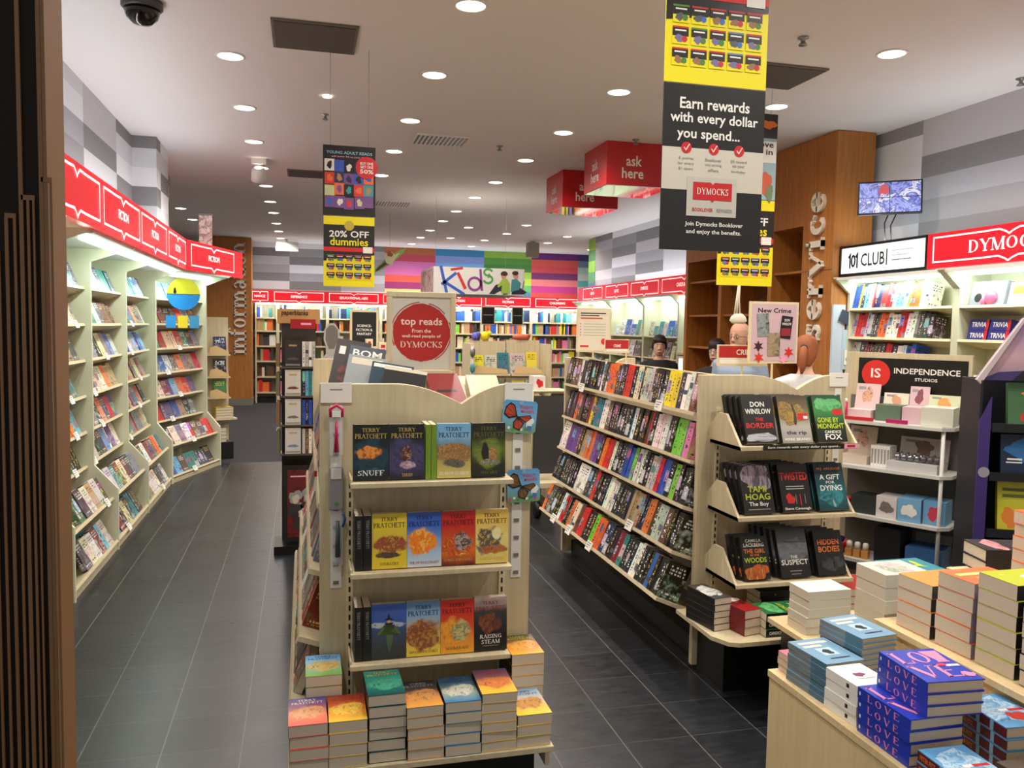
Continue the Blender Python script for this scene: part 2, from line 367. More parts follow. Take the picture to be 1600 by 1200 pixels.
# ---------------------------------------------------------------- mesh builder
WM = {}
class MB:
    def __init__(s, X=None): s.v = []; s.f = []; s.m = []; s.mats = []; s.X = X or Matrix.Identity(4); s.sm = []
    def mi(s, m):
        if m not in s.mats: s.mats.append(m)
        return s.mats.index(m)
    def add(s, vs, fs, m, smooth=False):
        b = len(s.v); k = s.mi(m)
        s.v += [s.X @ Vector(v) for v in vs]
        for f in fs: s.f.append(tuple(b + i for i in f)); s.m.append(k); s.sm.append(smooth)
        return s
    def box(s, x0, x1, y0, y1, z0, z1, m):
        return s.add([(x, y, z) for x in (x0, x1) for y in (y0, y1) for z in (z0, z1)],
                     [(0, 1, 3, 2), (4, 6, 7, 5), (0, 4, 5, 1), (2, 3, 7, 6), (0, 2, 6, 4), (1, 5, 7, 3)], m)
    def prism(s, pts, ax, a, b, m):
        """extrude a counter-clockwise outline: ax 'y' takes (x,z) points, 'x' takes (y,z), 'z' takes (x,y)"""
        n = len(pts)
        P = {'y': lambda p, t: (p[0], t, p[1]), 'x': lambda p, t: (t, p[0], p[1]), 'z': lambda p, t: (p[0], p[1], t)}[ax]
        vs = [P(p, a) for p in pts] + [P(p, b) for p in pts]
        fs = [tuple(range(n)), tuple(range(2 * n - 1, n - 1, -1))] + [(i, i + n, (i + 1) % n + n, (i + 1) % n) for i in range(n)]
        return s.add(vs, fs, m)
    def quad(s, p, m): return s.add(p, [tuple(range(len(p)))], m)
    def tube(s, pts, r, m, n=8, cap=True):
        vs, fs = [], []
        pts = [Vector(p) for p in pts]; rs = r if isinstance(r, (list, tuple)) else [r] * len(pts)
        a = None
        for i, p in enumerate(pts):
            d = (pts[min(i + 1, len(pts) - 1)] - pts[max(i - 1, 0)]).normalized()
            a = d.cross(Vector((0, 0, 1)) if abs(d.z) < 0.9 else Vector((1, 0, 0))).normalized() if a is None or (a - d * a.dot(d)).length < .05 else (a - d * a.dot(d)).normalized()
            b = d.cross(a)
            for j in range(n): t = 2 * PI * j / n; vs.append(p + (a * math.cos(t) + b * math.sin(t)) * rs[i])
        for i in range(len(pts) - 1):
            for j in range(n): fs.append((i * n + j, i * n + (j + 1) % n, (i + 1) * n + (j + 1) % n, (i + 1) * n + j))
        if cap: fs += [tuple(range(n))[::-1], tuple(range((len(pts) - 1) * n, len(pts) * n))]
        return s.add(vs, fs, m, True)
    def lathe(s, prof, cx, cy, m, n=20, cap=True):
        vs, fs = [], []
        for r, z in prof:
            for j in range(n): t = 2 * PI * j / n; vs.append((cx + r * math.cos(t), cy + r * math.sin(t), z))
        for i in range(len(prof) - 1):
            for j in range(n): fs.append((i * n + j, i * n + (j + 1) % n, (i + 1) * n + (j + 1) % n, (i + 1) * n + j))
        if cap: fs += [tuple(range(n))[::-1], tuple(range((len(prof) - 1) * n, len(prof) * n))]
        return s.add(vs, fs, m, True)
    def ball(s, c, r, m, nu=12, nv=8):
        rx, ry, rz = r if isinstance(r, (list, tuple)) else (r, r, r)
        vs, fs = [], []
        for i in range(nv + 1):
            t = PI * i / nv
            for j in range(nu): p = 2 * PI * j / nu; vs.append((c[0] + rx * math.sin(t) * math.cos(p), c[1] + ry * math.sin(t) * math.sin(p), c[2] + rz * math.cos(t)))
        for i in range(nv):
            for j in range(nu): fs.append((i * nu + j, (i + 1) * nu + j, (i + 1) * nu + (j + 1) % nu, i * nu + (j + 1) % nu))
        return s.add(vs, fs, m, True)
    def loft(s, rings, m, n=16, p=2.0):
        """rings: (cx,cy,cz,rx,ry) ellipses stacked along z"""
        vs, fs = [], []
        for cx, cy, cz, rx, ry in rings:
            for j in range(n):
                t = 2 * PI * j / n; c, q = math.cos(t), math.sin(t)
                vs.append((cx + rx * math.copysign(abs(c) ** (2 / p), c), cy + ry * math.copysign(abs(q) ** (2 / p), q), cz))
        for i in range(len(rings) - 1):
            for j in range(n): fs.append((i * n + j, i * n + (j + 1) % n, (i + 1) * n + (j + 1) % n, (i + 1) * n + j))
        fs += [tuple(range(n))[::-1], tuple(range((len(rings) - 1) * n, len(rings) * n))]
        return s.add(vs, fs, m, True)
    def poly(s, pts, y, m):
        """flat outline on an x-z plane facing -y"""
        return s.add([(x, y, z) for x, z in pts], [tuple(range(len(pts)))], m)
    def blob(s, cx, cz, rx, rz, y, m, seed=0, n=22, j=0.28, lim=None):
        rd = random.Random(seed); ph = [rd.uniform(0, 6.28) for _ in range(4)]
        pts = []
        for i in range(n):
            a = 2 * PI * i / n; q = 1 + j * (0.5 * math.sin(2 * a + ph[0]) + 0.4 * math.sin(3 * a + ph[1]) + 0.35 * math.sin(5 * a + ph[2]) + .2 * math.sin(9 * a + ph[3]))
            pts.append((cx + rx * q * math.cos(a), cz + rz * q * math.sin(a)))
        if lim: pts = [(min(max(a, .002), lim[0] - .002), min(max(b, .002), lim[1] - .002)) for a, b in pts]
        return s.poly(pts, y, m)
    def disc(s, cx, cz, r, y, m, n=24): return s.poly([(cx + r * math.cos(2 * PI * i / n), cz + r * math.sin(2 * PI * i / n)) for i in range(n)], y, m)
    def rect(s, x0, x1, z0, z1, y, m): return s.poly([(x0, z0), (x1, z0), (x1, z1), (x0, z1)], y, m)
    def text(s, t, cx, cz, w, h, y, m, font=sans):
        """lettering on an x-z plane facing -y; w or h may be None to keep the face's own proportions"""
        vs, fs, asp = font(t)
        if w is None: w = h * asp
        if h is None: h = w / asp
        return s.add([(cx + (x - .5) * w, y, cz + (z - .5) * h) for x, z in vs], fs, m)
    def line(s, pts, t, y, m):
        """drawn line of thickness t on an x-z plane facing -y: one mitred strip"""
        P = [Vector(p) for p in pts]; closed = (P[0] - P[-1]).length < 1e-5
        n = len(P); vs = []
        for i in range(n):
            a = P[i - 1] if i else (P[-2] if closed else None); b = P[i + 1] if i < n - 1 else (P[1] if closed else None)
            d0 = (P[i] - a).normalized() if a is not None else (b - P[i]).normalized(); d1 = (b - P[i]).normalized() if b is not None else d0
            d = d0 + d1; d = d.normalized() if d.length > 1e-4 else d1
            nn = Vector((-d.y, d.x)); k = t / 2 / max(.35, nn.dot(Vector((-d0.y, d0.x))))
            q = P[i] + (d * (-t / 2 if a is None else t / 2 if b is None else 0))
            vs += [(q.x - nn.x * k, y, q.y - nn.y * k), (q.x + nn.x * k, y, q.y + nn.y * k)]
        return s.add(vs, [(2 * i, 2 * i + 2, 2 * i + 3, 2 * i + 1) for i in range(n - 1)], m)
    def mesh(s, name, inv=None):
        me = bpy.data.meshes.new(name)
        me.from_pydata([(inv @ v) if inv else v for v in s.v], [], s.f)
        for m in s.mats: me.materials.append(m)
        me.polygons.foreach_set('material_index', s.m); me.polygons.foreach_set('use_smooth', s.sm)
        me.update()
        return me
    def build(s, name, parent=None, bevel=0.0, world=True):
        """one mesh object; with a parent the coordinates are still given in the room's frame (world) or in the parent's own"""
        inv = WM[parent.name].inverted() if (parent and world) else None
        o = bpy.data.objects.new(name, s.mesh(name, inv))
        COL.objects.link(o)
        if parent: o.parent = parent
        WM[o.name] = WM[parent.name].copy() if parent else Matrix.Identity(4)
        if bevel:
            b = o.modifiers.new('edge', 'BEVEL'); b.width = bevel; b.segments = 2; b.limit_method = 'ANGLE'; b.angle_limit = R(50)
        return o
    def at(s, name, M, parent=None):
        """one mesh object whose own frame is M"""
        o = bpy.data.objects.new(name, s.mesh(name)); COL.objects.link(o); o.matrix_basis = M; WM[o.name] = M.copy()
        return o
def thing(name, label, cat, loc=(0, 0, 0), group=None, M=None):
    o = bpy.data.objects.new(name, None); COL.objects.link(o); o.empty_display_size = 0.05
    M = M or Matrix.Translation(loc); o.matrix_basis = M; WM[o.name] = M.copy()
    return tag(o, label, cat, group)
def tag(o, label, cat, group=None):
    o['label'] = label; o['category'] = cat
    if group: o['group'] = group
    return o
def struct(o): o['kind'] = 'structure'; return o
def stuff(o, label, cat): o['kind'] = 'stuff'; return tag(o, label, cat)
def T(x, y, z): return Matrix.Translation((x, y, z))
def RZ(a): return Matrix.Rotation(R(a), 4, 'Z')
def RX(a): return Matrix.Rotation(R(a), 4, 'X')
def RY(a): return Matrix.Rotation(R(a), 4, 'Y')
def SC(x, y, z): return Matrix.Diagonal((x, y, z, 1))
ORD = 'first second third fourth fifth sixth seventh eighth ninth tenth eleventh twelfth thirteenth fourteenth fifteenth sixteenth seventeenth eighteenth nineteenth twentieth'.split()
ORD += ['twenty-' + o for o in ORD[:9]] + ['thirtieth'] + ['thirty-' + o for o in ORD[:9]] + ['fortieth'] + ['forty-' + o for o in ORD[:9]]
# ---------------------------------------------------------------- room shell
m = MB(); m.box(-4, 7, -1.5, 9.75, -0.1, 0, SLATE); struct(m.build('floor'))
m = MB(); m.box(-4, 7, 9.75, 17.6, -0.1, 0, CARPET); struct(m.build('floor_carpet'))
m = MB(); m.box(-4, 7, 1.2, 17.6, CEIL_Z, CEIL_Z + 0.1, CEILING); struct(m.build('ceiling'))
m = MB()
m.box(-1.86, -1.74, 1.2, 9.9, 0, 2.36, MINT)
m.box(-1.86, -1.45, 1.2, 9.95, 2.36, CEIL_Z, GREYBAND)
m.box(-1.86, -1.25, 7.86, 8.5, 2.36, CEIL_Z, GREYBAND)
struct(m.build('wall_left'))
m = MB(); m.box(-3.2, -3.1, 9.9, 17.6, 0, CEIL_Z, GREYBAND); m.box(-3.1, -1.74, 9.85, 9.95, 0, CEIL_Z, GREYBAND); struct(m.build('wall_alcove'))
m = MB(); m.box(-3.2, 6.6, 17.3, 17.5, 0, CEIL_Z, GREYBAND); struct(m.build('wall_back'))
m = MB()
m.box(4.52, 4.64, 1.2, 5.84, 0, CEIL_Z, GREYBAND); m.box(4.52, 4.64, 5.84, 8.6, 0, CEIL_Z, GREYBAND)
m.box(4.64, 5.0, 8.5, 8.6, 0, CEIL_Z, GREYBAND)
m.box(5.0, 5.12, 8.6, 14.2, 0, CEIL_Z, GREYBAND); m.box(5.12, 6.5, 14.1, 14.2, 0, CEIL_Z, GREYBAND); m.box(6.5, 6.6, 14.2, 17.3, 0, CEIL_Z, GREYBAND)
struct(m.build('wall_right'))
# column beside the children's corner, wrapped in coloured bars
def bars(cols, x0, x1, z0, z1, y, mb):
    h = (z1 - z0) / len(cols)
    for i, c in enumerate(cols):
        mm = mat('bar_%02x%02x%02x' % c, c, 0.6)
        mb.rect(x0, x1, z1 - (i + 1) * h, z1 - i * h, y, mm)
m = MB()
MUR = [
 (-0.0 + 1.63, 2.68, [(176, 104, 62), (184, 72, 92), (198, 108, 170), (204, 104, 168), (228, 88, 66), (146, 42, 104), (236, 206, 130)]),
 (2.68, 3.73, [(54, 128, 180), (130, 150, 214), (120, 170, 220), (70, 140, 190), (150, 190, 220), (60, 110, 170), (90, 150, 200)]),
 (3.73, 4.78, [(140, 184, 72), (86, 150, 64), (70, 130, 66), (154, 194, 70), (176, 208, 66), (84, 176, 102), (70, 130, 150)]),
 (4.78, 5.84, [(98, 40, 120), (222, 92, 84), (214, 80, 92), (116, 52, 104), (226, 124, 128), (188, 50, 134), (206, 76, 72)]),
 (5.84, 6.4, [(62, 58, 110), (110, 140, 168), (170, 206, 192), (196, 212, 200), (84, 176, 170), (158, 200, 196), (150, 150, 200)])]
for x0, x1, cs in MUR: bars(cs, x0, x1, 2.2, CEIL_Z, 17.295, m)
m2 = m.build('wall_mural'); struct(m2)
m = MB()
m.box(5.62, 5.98, 14.95, 15.3, 0, CEIL_Z, WHITE)
bars([(206, 70, 50), (206, 70, 50), (196, 60, 60), (170, 50, 70)], 5.62, 5.82, 2.2, CEIL_Z - .02, 14.945, m)
bars([(226, 226, 60), (250, 250, 190), (220, 216, 40), (110, 170, 120), (190, 210, 90), (150, 150, 90)], 5.82, 5.98, 2.2, CEIL_Z - .02, 14.945, m)
struct(m.build('column_striped'))
m = MB(); bars([(150, 190, 70), (80, 130, 90), (130, 180, 70), (90, 150, 110), (90, 120, 170)], 0, 0.35, 2.2, CEIL_Z - .02, 0, m)
o = m.at('wall_mural_return', T(4.995, 14.2, 0) @ RZ(-90)); struct(o)

# ---------------------------------------------------------------- near pilaster with inlay lines
PILDARK = mat('ebony_panel', (26, 17, 12), 0.6, spec=.2); INLAY = mat('brass_inlay', (126, 90, 58), 0.5)
t = thing('entrance_pilaster', 'dark brown entrance pilaster with thin tan art deco inlay lines', 'pilaster', (-.7, 1.55, 0))
m = MB(); m.box(-1.0, -.405, 1.5, 1.598, 0, CEIL_Z, PILDARK); m.build('shaft', t)
m = MB(); m.box(-.409, -.403, 1.496, 1.6, 0, CEIL_Z, INLAY)
for x, z0, z1, w in ((-.4121, 0, CEIL_Z, .006), (-.442, 0, CEIL_Z, .006), (-.398, 0, 1.82, .004), (-.432, 0, 1.79, .004), (-.424, 0, 1.79, .003), (-.452, 0, 1.76, .004), (-.464, 0, 1.76, .005), (-.476, 0, 1.7, .004), (-.488, 0, 1.7, .004)):
    m.box(x - w / 2, x + w / 2, 1.495, 1.5, z0, z1, INLAY)
for x0, x1, z in ((-.412, -.396, 1.82), (-.442, -.422, 1.79), (-.466, -.45, 1.76), (-.49, -.474, 1.7)): m.box(x0, x1, 1.495, 1.5, z, z + .008, INLAY)
m.build('inlay_lines', t)

# ---------------------------------------------------------------- ceiling fittings
LAMP_GLOW = mat('lamp_glow', (255, 246, 230), 0.5, emit=9.0)
def spot(name, parent, energy, colr, size, angle, loc):
    l = bpy.data.lights.new(name, 'SPOT'); l.energy = energy; l.color = colr; l.shadow_soft_size = size; l.spot_size = R(angle); l.spot_blend = 0.7
    o = bpy.data.objects.new(name, l); COL.objects.link(o); o.parent = parent; o.location = loc
    return o
dl_ring = dl_glow = None
def downlight(x, y, lab, lit=True, w=None):
    global dl_ring, dl_glow
    t = thing('downlight', lab, 'ceiling light', (x, y, CEIL_Z), 'recessed downlights in the ceiling')
    if dl_ring is None:
        a = MB(); a.lathe([(.088, 0), (.088, -.006), (.074, -.008), (.074, -.002), (.074, 0)], 0, 0, WHITE, 24, False); dl_ring = a.mesh('trim_ring')
        b = MB(); b.lathe([(.074, -.004), (.03, -.012), (.001, -.014)], 0, 0, LAMP_GLOW, 20, False); dl_glow = b.mesh('diffuser')
    for n, me in (('trim_ring', dl_ring), ('diffuser', dl_glow)):
        o = bpy.data.objects.new(n, me); COL.objects.link(o); o.parent = t
    spot('lamp', t, w or DOWNLIGHT_W, (1.0, .925, .84), .06, 155, (0, 0, -.03))
ROWN = {-.43: 'fiction wall side', .81: 'centre aisle', 2.07: 'crime gondola', 3.27: 'counter', 4.5: 'far corner', -1.7: 'information column'}
YN = ['first', 'second', 'third', 'fourth', 'fifth', 'sixth', 'seventh', 'eighth', 'ninth', 'tenth', 'eleventh', 'twelfth']
for x, nm in ((-.43, 'fiction aisle'), (.81, 'front gondola'), (2.07, 'sale table'), (3.27, 'dump bin')):
    downlight(x, 2.95, 'round recessed downlight overhead in front of the %s, second row from the entrance' % nm); downlight(x, 1.75, 'round recessed downlight overhead in front of the %s, row at the entrance' % nm)
YS = [4.16, 5.35, 6.58, 7.77, 9.05, 10.2, 11.5, 12.65, 13.95, 15.15, 16.4]
for x, ks in ((-.43, range(1, 11)), (.81, (0, 1, 2, 3, 4)), (2.07, range(0, 11)), (3.27, (0, 1, 9, 10)), (3.4, (7, 8)), (4.5, (8, 9, 10)), (-1.7, (7, 8))):
    nm = ROWN.get(x, 'counter')
    for k in ks:
        if x == 2.07 and k == 0: yy = 3.74
        else: yy = YS[k]
        downlight(x, yy, 'round recessed downlight, %s in the line above the %s' % (YN[k], nm))
downlight(5.7, 16.1, 'round recessed downlight beside the red and yellow column')
for x, y in ((2.6, 13.3), (2.6, 15.0)): downlight(x, y, 'round recessed downlight over the kids cube, %s one from the entrance' % ('first' if y < 14 else 'second'))
VENTM = mat('vent_grey', (112, 106, 98), 0.6)
def panel_vent(x0, x1, y0, y1, lab, slats):
    t = thing('ceiling_vent', lab, 'vent', ((x0 + x1) / 2, (y0 + y1) / 2, CEIL_Z))
    m = MB(); m.box(x0, x1, y0, y1, CEIL_Z - .012, CEIL_Z - .001, VENTM if not slats else WHITE); m.build('frame', t)
    m = MB()
    if slats:
        n = 12
        for i in range(n):
            x = x0 + (x1 - x0) * (i + .5) / n; m.box(x - .008, x + .008, y0 + .03, y1 - .03, CEIL_Z - .016, CEIL_Z - .012, BLACK)
        m.build('slats', t)
    else:
        m.box(x0 + .015, x1 - .015, y0 + .015, y1 - .015, CEIL_Z - .016, CEIL_Z - .012, mat('vent_mesh', (84, 78, 72), 0.8)); m.build('mesh_panel', t)
panel_vent(-.17, .29, 4.62, 5.08, 'grey square return-air panel above the fiction aisle', False)
panel_vent(2.62, 3.1, 4.5, 4.94, 'grey square return-air panel behind the tall rewards banner', False)
panel_vent(-.17, .21, 9.02, 9.42, 'small grey return-air panel behind the young adult banner', False)
panel_vent(.92, 1.37, 6.98, 7.36, 'white slatted air vent beside the centre aisle lights', True)
panel_vent(.92, 1.36, 10.86, 11.3, 'white slatted air vent further in, behind the 20% OFF banner', True)
def sprinkler(x, y, lab):
    t = thing('sprinkler', lab, 'sprinkler', (x, y, CEIL_Z))
    m = MB(); m.lathe([(.03, CEIL_Z), (.03, CEIL_Z - .006), (.012, CEIL_Z - .012), (.012, CEIL_Z - .03), (.02, CEIL_Z - .034), (.02, CEIL_Z - .04)], x, y, STEEL, 12); m.build('head', t)
    m = MB(); m.lathe([(.024, CEIL_Z - .04), (.024, CEIL_Z - .043)], x, y, STEEL, 10); m.build('deflector', t)
sprinkler(2.64, 4.08, 'small steel sprinkler beside the tall rewards banner')
sprinkler(.16, 6.6, 'small steel sprinkler on the ceiling before the young adult banner')
sprinkler(1.69, 7.25, 'small steel sprinkler between the slatted vent and the ask here cubes')
sprinkler(2.73, 6.63, 'small steel sprinkler over the upper ask here cube')
sprinkler(4.34, 4.32, 'small steel sprinkler near the grey banded wall')
t = thing('mini_spotlight', 'tiny lit round ceiling pinlight ahead of the young adult banner', 'ceiling light', (.16, 6.07, CEIL_Z))
m = MB(); m.lathe([(.03, CEIL_Z), (.03, CEIL_Z - .01), (.001, CEIL_Z - .016)], .16, 6.07, LAMP_GLOW, 12, False); m.build('bulb', t)
t = thing('track_spotlight', 'white square spotlight fitting with a bright round lamp hanging from the ceiling', 'spotlight', (-.43, 8.64, CEIL_Z))
m = MB(); m.box(-.5, -.36, 8.57, 8.71, CEIL_Z - .05, CEIL_Z, WHITE); m.tube([(-.43, 8.64, CEIL_Z - .05), (-.43, 8.64, CEIL_Z - .1)], .014, WHITE); m.build('bracket', t)
m = MB(); m.X = T(-.43, 8.62, CEIL_Z - .15) @ RX(35); m.lathe([(.04, .08), (.07, .05), (.08, -.05), (.075, -.05)], 0, 0, WHITE, 16, False); m.build('housing', t)
m = MB(); m.X = T(-.43, 8.62, CEIL_Z - .15) @ RX(35); m.lathe([(.075, -.045), (.001, -.05)], 0, 0, LAMP_GLOW, 16, False); m.build('lens', t)
t = thing('dome_camera', 'dark dome security camera on the ceiling by the entrance pilaster', 'camera', (-.79, 4.6, CEIL_Z))
m = MB(); m.lathe([(.1, CEIL_Z), (.1, CEIL_Z - .03), (.09, CEIL_Z - .04)], -.79, 4.6, mat('camera_grey', (70, 66, 62), .4), 20); m.build('base', t)
m = MB(); m.lathe([(.088, CEIL_Z - .04), (.075, CEIL_Z - .08), (.045, CEIL_Z - .108), (.001, CEIL_Z - .118)], -.79, 4.6, mat('smoked_dome', (18, 16, 16), .1), 20); m.build('dome', t)
t = thing('security_camera', 'small grey box camera on a ceiling bracket over the kids cube', 'camera', (4.17, 15.0, CEIL_Z))
m = MB(); m.box(4.05, 4.27, 14.93, 15.07, CEIL_Z - .3, CEIL_Z - .03, mat('camera_beige', (150, 140, 120), .5)); m.build('housing', t)
m = MB(); m.box(4.12, 4.2, 14.97, 15.03, CEIL_Z - .03, CEIL_Z, STEEL); m.build('bracket', t)
t = thing('exit_light', 'pale box light fitting hanging below the ceiling at the back', 'light fitting', (-.4, 16.6, CEIL_Z))
m = MB(); m.box(-.52, -.1, 16.55, 16.7, CEIL_Z - .22, CEIL_Z - .05, PAPER); m.build('housing', t)
m = MB(); m.box(-.34, -.3, 16.6, 16.64, CEIL_Z - .05, CEIL_Z, WHITE); m.build('stem', t)

# ---------------------------------------------------------------- books
def unit_book(hard):
    """cover wrap and page block in a 0..1 box: x spine to fore-edge, y front to back, z foot to head"""
    c = MB(); b = .05 if not hard else .07; s = .014 if not hard else .022; o = .004 if not hard else .02
    c.box(0, 1, 0, b, 0, 1, FRONT_M); c.box(0, 1, 1 - b, 1, 0, 1, FRONT_M); c.box(0, s, b, 1 - b, 0, 1, SPINE_M)
    p = MB(); p.box(s, 1 - o, b, 1 - b, o * .7, 1 - o * .7, PAGES)
    return c.mesh('cover'), p.mesh('page_block')
UNIT = {'novel': unit_book(False), 'slim_notebook': unit_book(False), 'paperback': unit_book(False), 'trade_paperback': unit_book(False), 'hardcover': unit_book(True), 'picture_book': unit_book(True)}
NBOOK = {}
def put_book(M, w, t, h, colr, label, kind='paperback', group=None, meshes=None, cat='book'):
    """one book whose spine-foot-front corner frame is M"""
    cov, pag = meshes or UNIT[kind]
    o = bpy.data.objects.new(kind, cov); COL.objects.link(o)
    o.matrix_basis = M @ SC(w, t, h) if not meshes else M
    if colr: o.color = rgb(colr)
    p = bpy.data.objects.new('page_block', pag); COL.objects.link(p); p.parent = o
    NBOOK[kind] = NBOOK.get(kind, 0) + 1
    tag(o, label, cat, group)
    return o
SPINE_OUT = RZ(90)
CN = {'black': (22, 20, 20), 'charcoal': (60, 58, 58), 'grey': (128, 126, 124), 'pale grey': (190, 188, 186), 'white': (232, 228, 220), 'cream': (222, 206, 172), 'tan': (180, 146, 104), 'brown': (96, 66, 48),
      'dark red': (120, 26, 30), 'red': (204, 36, 36), 'orange': (224, 110, 40), 'yellow': (230, 208, 40), 'lime': (120, 200, 60), 'green': (50, 120, 66), 'teal': (40, 126, 130), 'sky blue': (110, 170, 214), 'blue': (40, 84, 176), 'navy': (28, 38, 78), 'purple': (104, 70, 132), 'pink': (222, 120, 160), 'magenta': (176, 40, 120)}
KEY = {'k': 'black', 'd': 'charcoal', 'e': 'grey', 's': 'pale grey', 'w': 'white', 'c': 'cream', 'q': 'tan', 'n': 'brown', 'm': 'dark red', 'r': 'red', 'o': 'orange', 'y': 'yellow', 'g': 'lime', 'G': 'green', 't': 'teal', 'l': 'sky blue', 'b': 'blue', 'a': 'blue', 'v': 'navy', 'p': 'purple', 'P': 'pink'}
def jit(c, rd, a=14): return tuple(max(4, min(250, v + rd.randint(-a, a))) for v in c)
def frame(x, y, z, ang, lean=0): return T(x, y, z) @ RZ(ang) @ RX(-lean)
PAL_MIX = 'wwcckkkddennmmrsqeebltvpowGr'
PAL_BLUE = 'llbwslvtlwbe'  # top-row covers: bluish cast of the canopy tube put into the book colours
PAL_CRIME = 'kkkdddenmrwkskvb'
def fill_row(F, L, where, frm, seed, pal=PAL_MIX, kind='paperback', t=(.022, .04), h=(.17, .198), wr=.62, face=.1, group=None, seq=None, dy=.004, stop=None):
    """books side by side along x of frame F for a length L"""
    rd = random.Random(seed); x = .006; n = 0
    items = []
    if seq:
        for tok in seq.split():
            c, wd = KEY[tok[0].replace('W', 'w')], int(tok[1:]) / 1000.0
            if tok[0] == 'W': items.append((c, wd * .62, True)); continue
            k = max(1, round(wd / .042))
            for _ in range(k): items.append((c, wd / k, False))
    while True:
        if seq:
            if n >= len(items): break
            cn, tt, fo = items[n]; tt -= .0012
            runs = [(cn, fo)]
        else:
            cn = KEY[rd.choice(pal)]; fo = rd.random() < face
            runs = [(cn, fo)] * (1 if fo else rd.choice((1, 1, 2, 3)))
            tt = rd.uniform(*t)
        hh = rd.uniform(*h); col = jit(CN[cn], rd)
        done = False
        for cn2, fo in runs:
            ww = hh * wr
            adv = (tt if seq else ww) if fo else tt
            if x + adv > L - .004 or (stop and n >= stop): done = True; break
            if fo:
                if seq: ww = tt; 
                M = F @ T(x, dy, .0012)
                put_book(M, ww, .03, hh, col, '%s %s face out, %s from %s, %s' % (cn2, kind.replace('_', ' '), ORD[n], frm, where), kind, group)
            else:
                M = F @ T(x + tt, dy + rd.uniform(0, .008), .0012) @ SPINE_OUT
                put_book(M, ww, tt, hh, col, '%s %s, %s from %s, %s' % (cn2, kind.replace('_', ' '), ORD[n], frm, where), kind, group)
            x += adv + .0011; n += 1
        if done: break
    return n

# ---------------------------------------------------------------- fascia signs with the open-book frame
def book_outline(x0, x1, z0, z1, d):
    """open-book shape: a little peak dipping in the middle of the top and of the foot"""
    c = (x0 + x1) / 2; w = (x1 - x0)
    def edge(z, s):
        return [(x0, z), (c - .16 * w, z), (c - .06 * w, z + s * d * .1), (c - .02 * w, z - d * .5), (c, z - d), (c + .02 * w, z - d * .5), (c + .06 * w, z + s * d * .1), (c + .16 * w, z), (x1, z)]
    return edge(z1, 1), edge(z0, 1)
def fascia(name, M, L, z0, z1, panels, lab, lit=True, font=sans, th=.05, cat='shop sign', red=None, white=None):
    t = thing(name, lab, cat, M=M)
    red = red or RED; white = white or WHITELIT
    m = MB(); m.X = M; m.box(0, L, 0, th, z0, z1, red); pn = m.build('panel', t)
    H = z1 - z0
    for x0, x1, s in panels:
        m = MB(); m.X = M
        top, bot = book_outline(x0, x1, z0 + .17 * H, z1 - .13 * H, .13 * H)
        m.line(top + bot[::-1] + [top[0]], .028 * H * 1.6, -.004, white)
        m.build('open_book_frame', pn)
        if s:
            m = MB(); m.X = M
            w = min((x1 - x0) * .72, .2 * H * len(s) * .72)
            m.text(s, (x0 + x1) / 2, (z0 + z1) / 2 + .02 * H, w, .2 * H, -.005, white, font); m.build('lettering', pn)
    return t
TUBE_GLOW = mat('tube_glow', (226, 255, 238), .5, emit=6.0)
def tube_light(p0, p1, lab, up=False):
    p0, p1 = Vector(p0), Vector(p1); d = p1 - p0; L = d.length
    t = thing('fluorescent_tube', lab, 'strip light', (p0 + p1) / 2, 'strip lights under the sign canopies')
    m = MB(); m.tube([p0, p1], .014, TUBE_GLOW, 8); m.build('tube', t)
    l = bpy.data.lights.new('lamp', 'AREA'); l.shape = 'RECTANGLE'; l.size = L; l.size_y = .05; l.energy = TUBE_W * L; l.color = (.88, 1.0, .92)
    o = bpy.data.objects.new('lamp', l); COL.objects.link(o); o.parent = t
    return t, o, math.degrees(math.atan2(d.y, d.x))
def cove(p0, p1, lab):
    p0, p1 = Vector(p0), Vector(p1); L = (p1 - p0).length
    t = thing('cove_tube', lab, 'strip light', (p0 + p1) / 2)
    m = MB(); m.tube([p0, p1], .014, TUBE_GLOW, 8); m.build('tube', t)
    m = MB(); d = (p1 - p0).normalized() * .02
    for q in (p0, p1): m.tube([q - d, q + d], .018, WHITE, 8)
    m.build('end_cap', t)
    l = bpy.data.lights.new('lamp', 'AREA'); l.shape = 'RECTANGLE'; l.size = L; l.size_y = .05; l.energy = COVE_W * L; l.color = (.8, .9, 1.0)
    o = bpy.data.objects.new('lamp', l); COL.objects.link(o); o.parent = t; o.location = (0, 0, .03)
    a = math.degrees(math.atan2(p1.y - p0.y, p1.x - p0.x)); o.matrix_basis = T(0, 0, .03) @ RZ(a) @ RX(180)

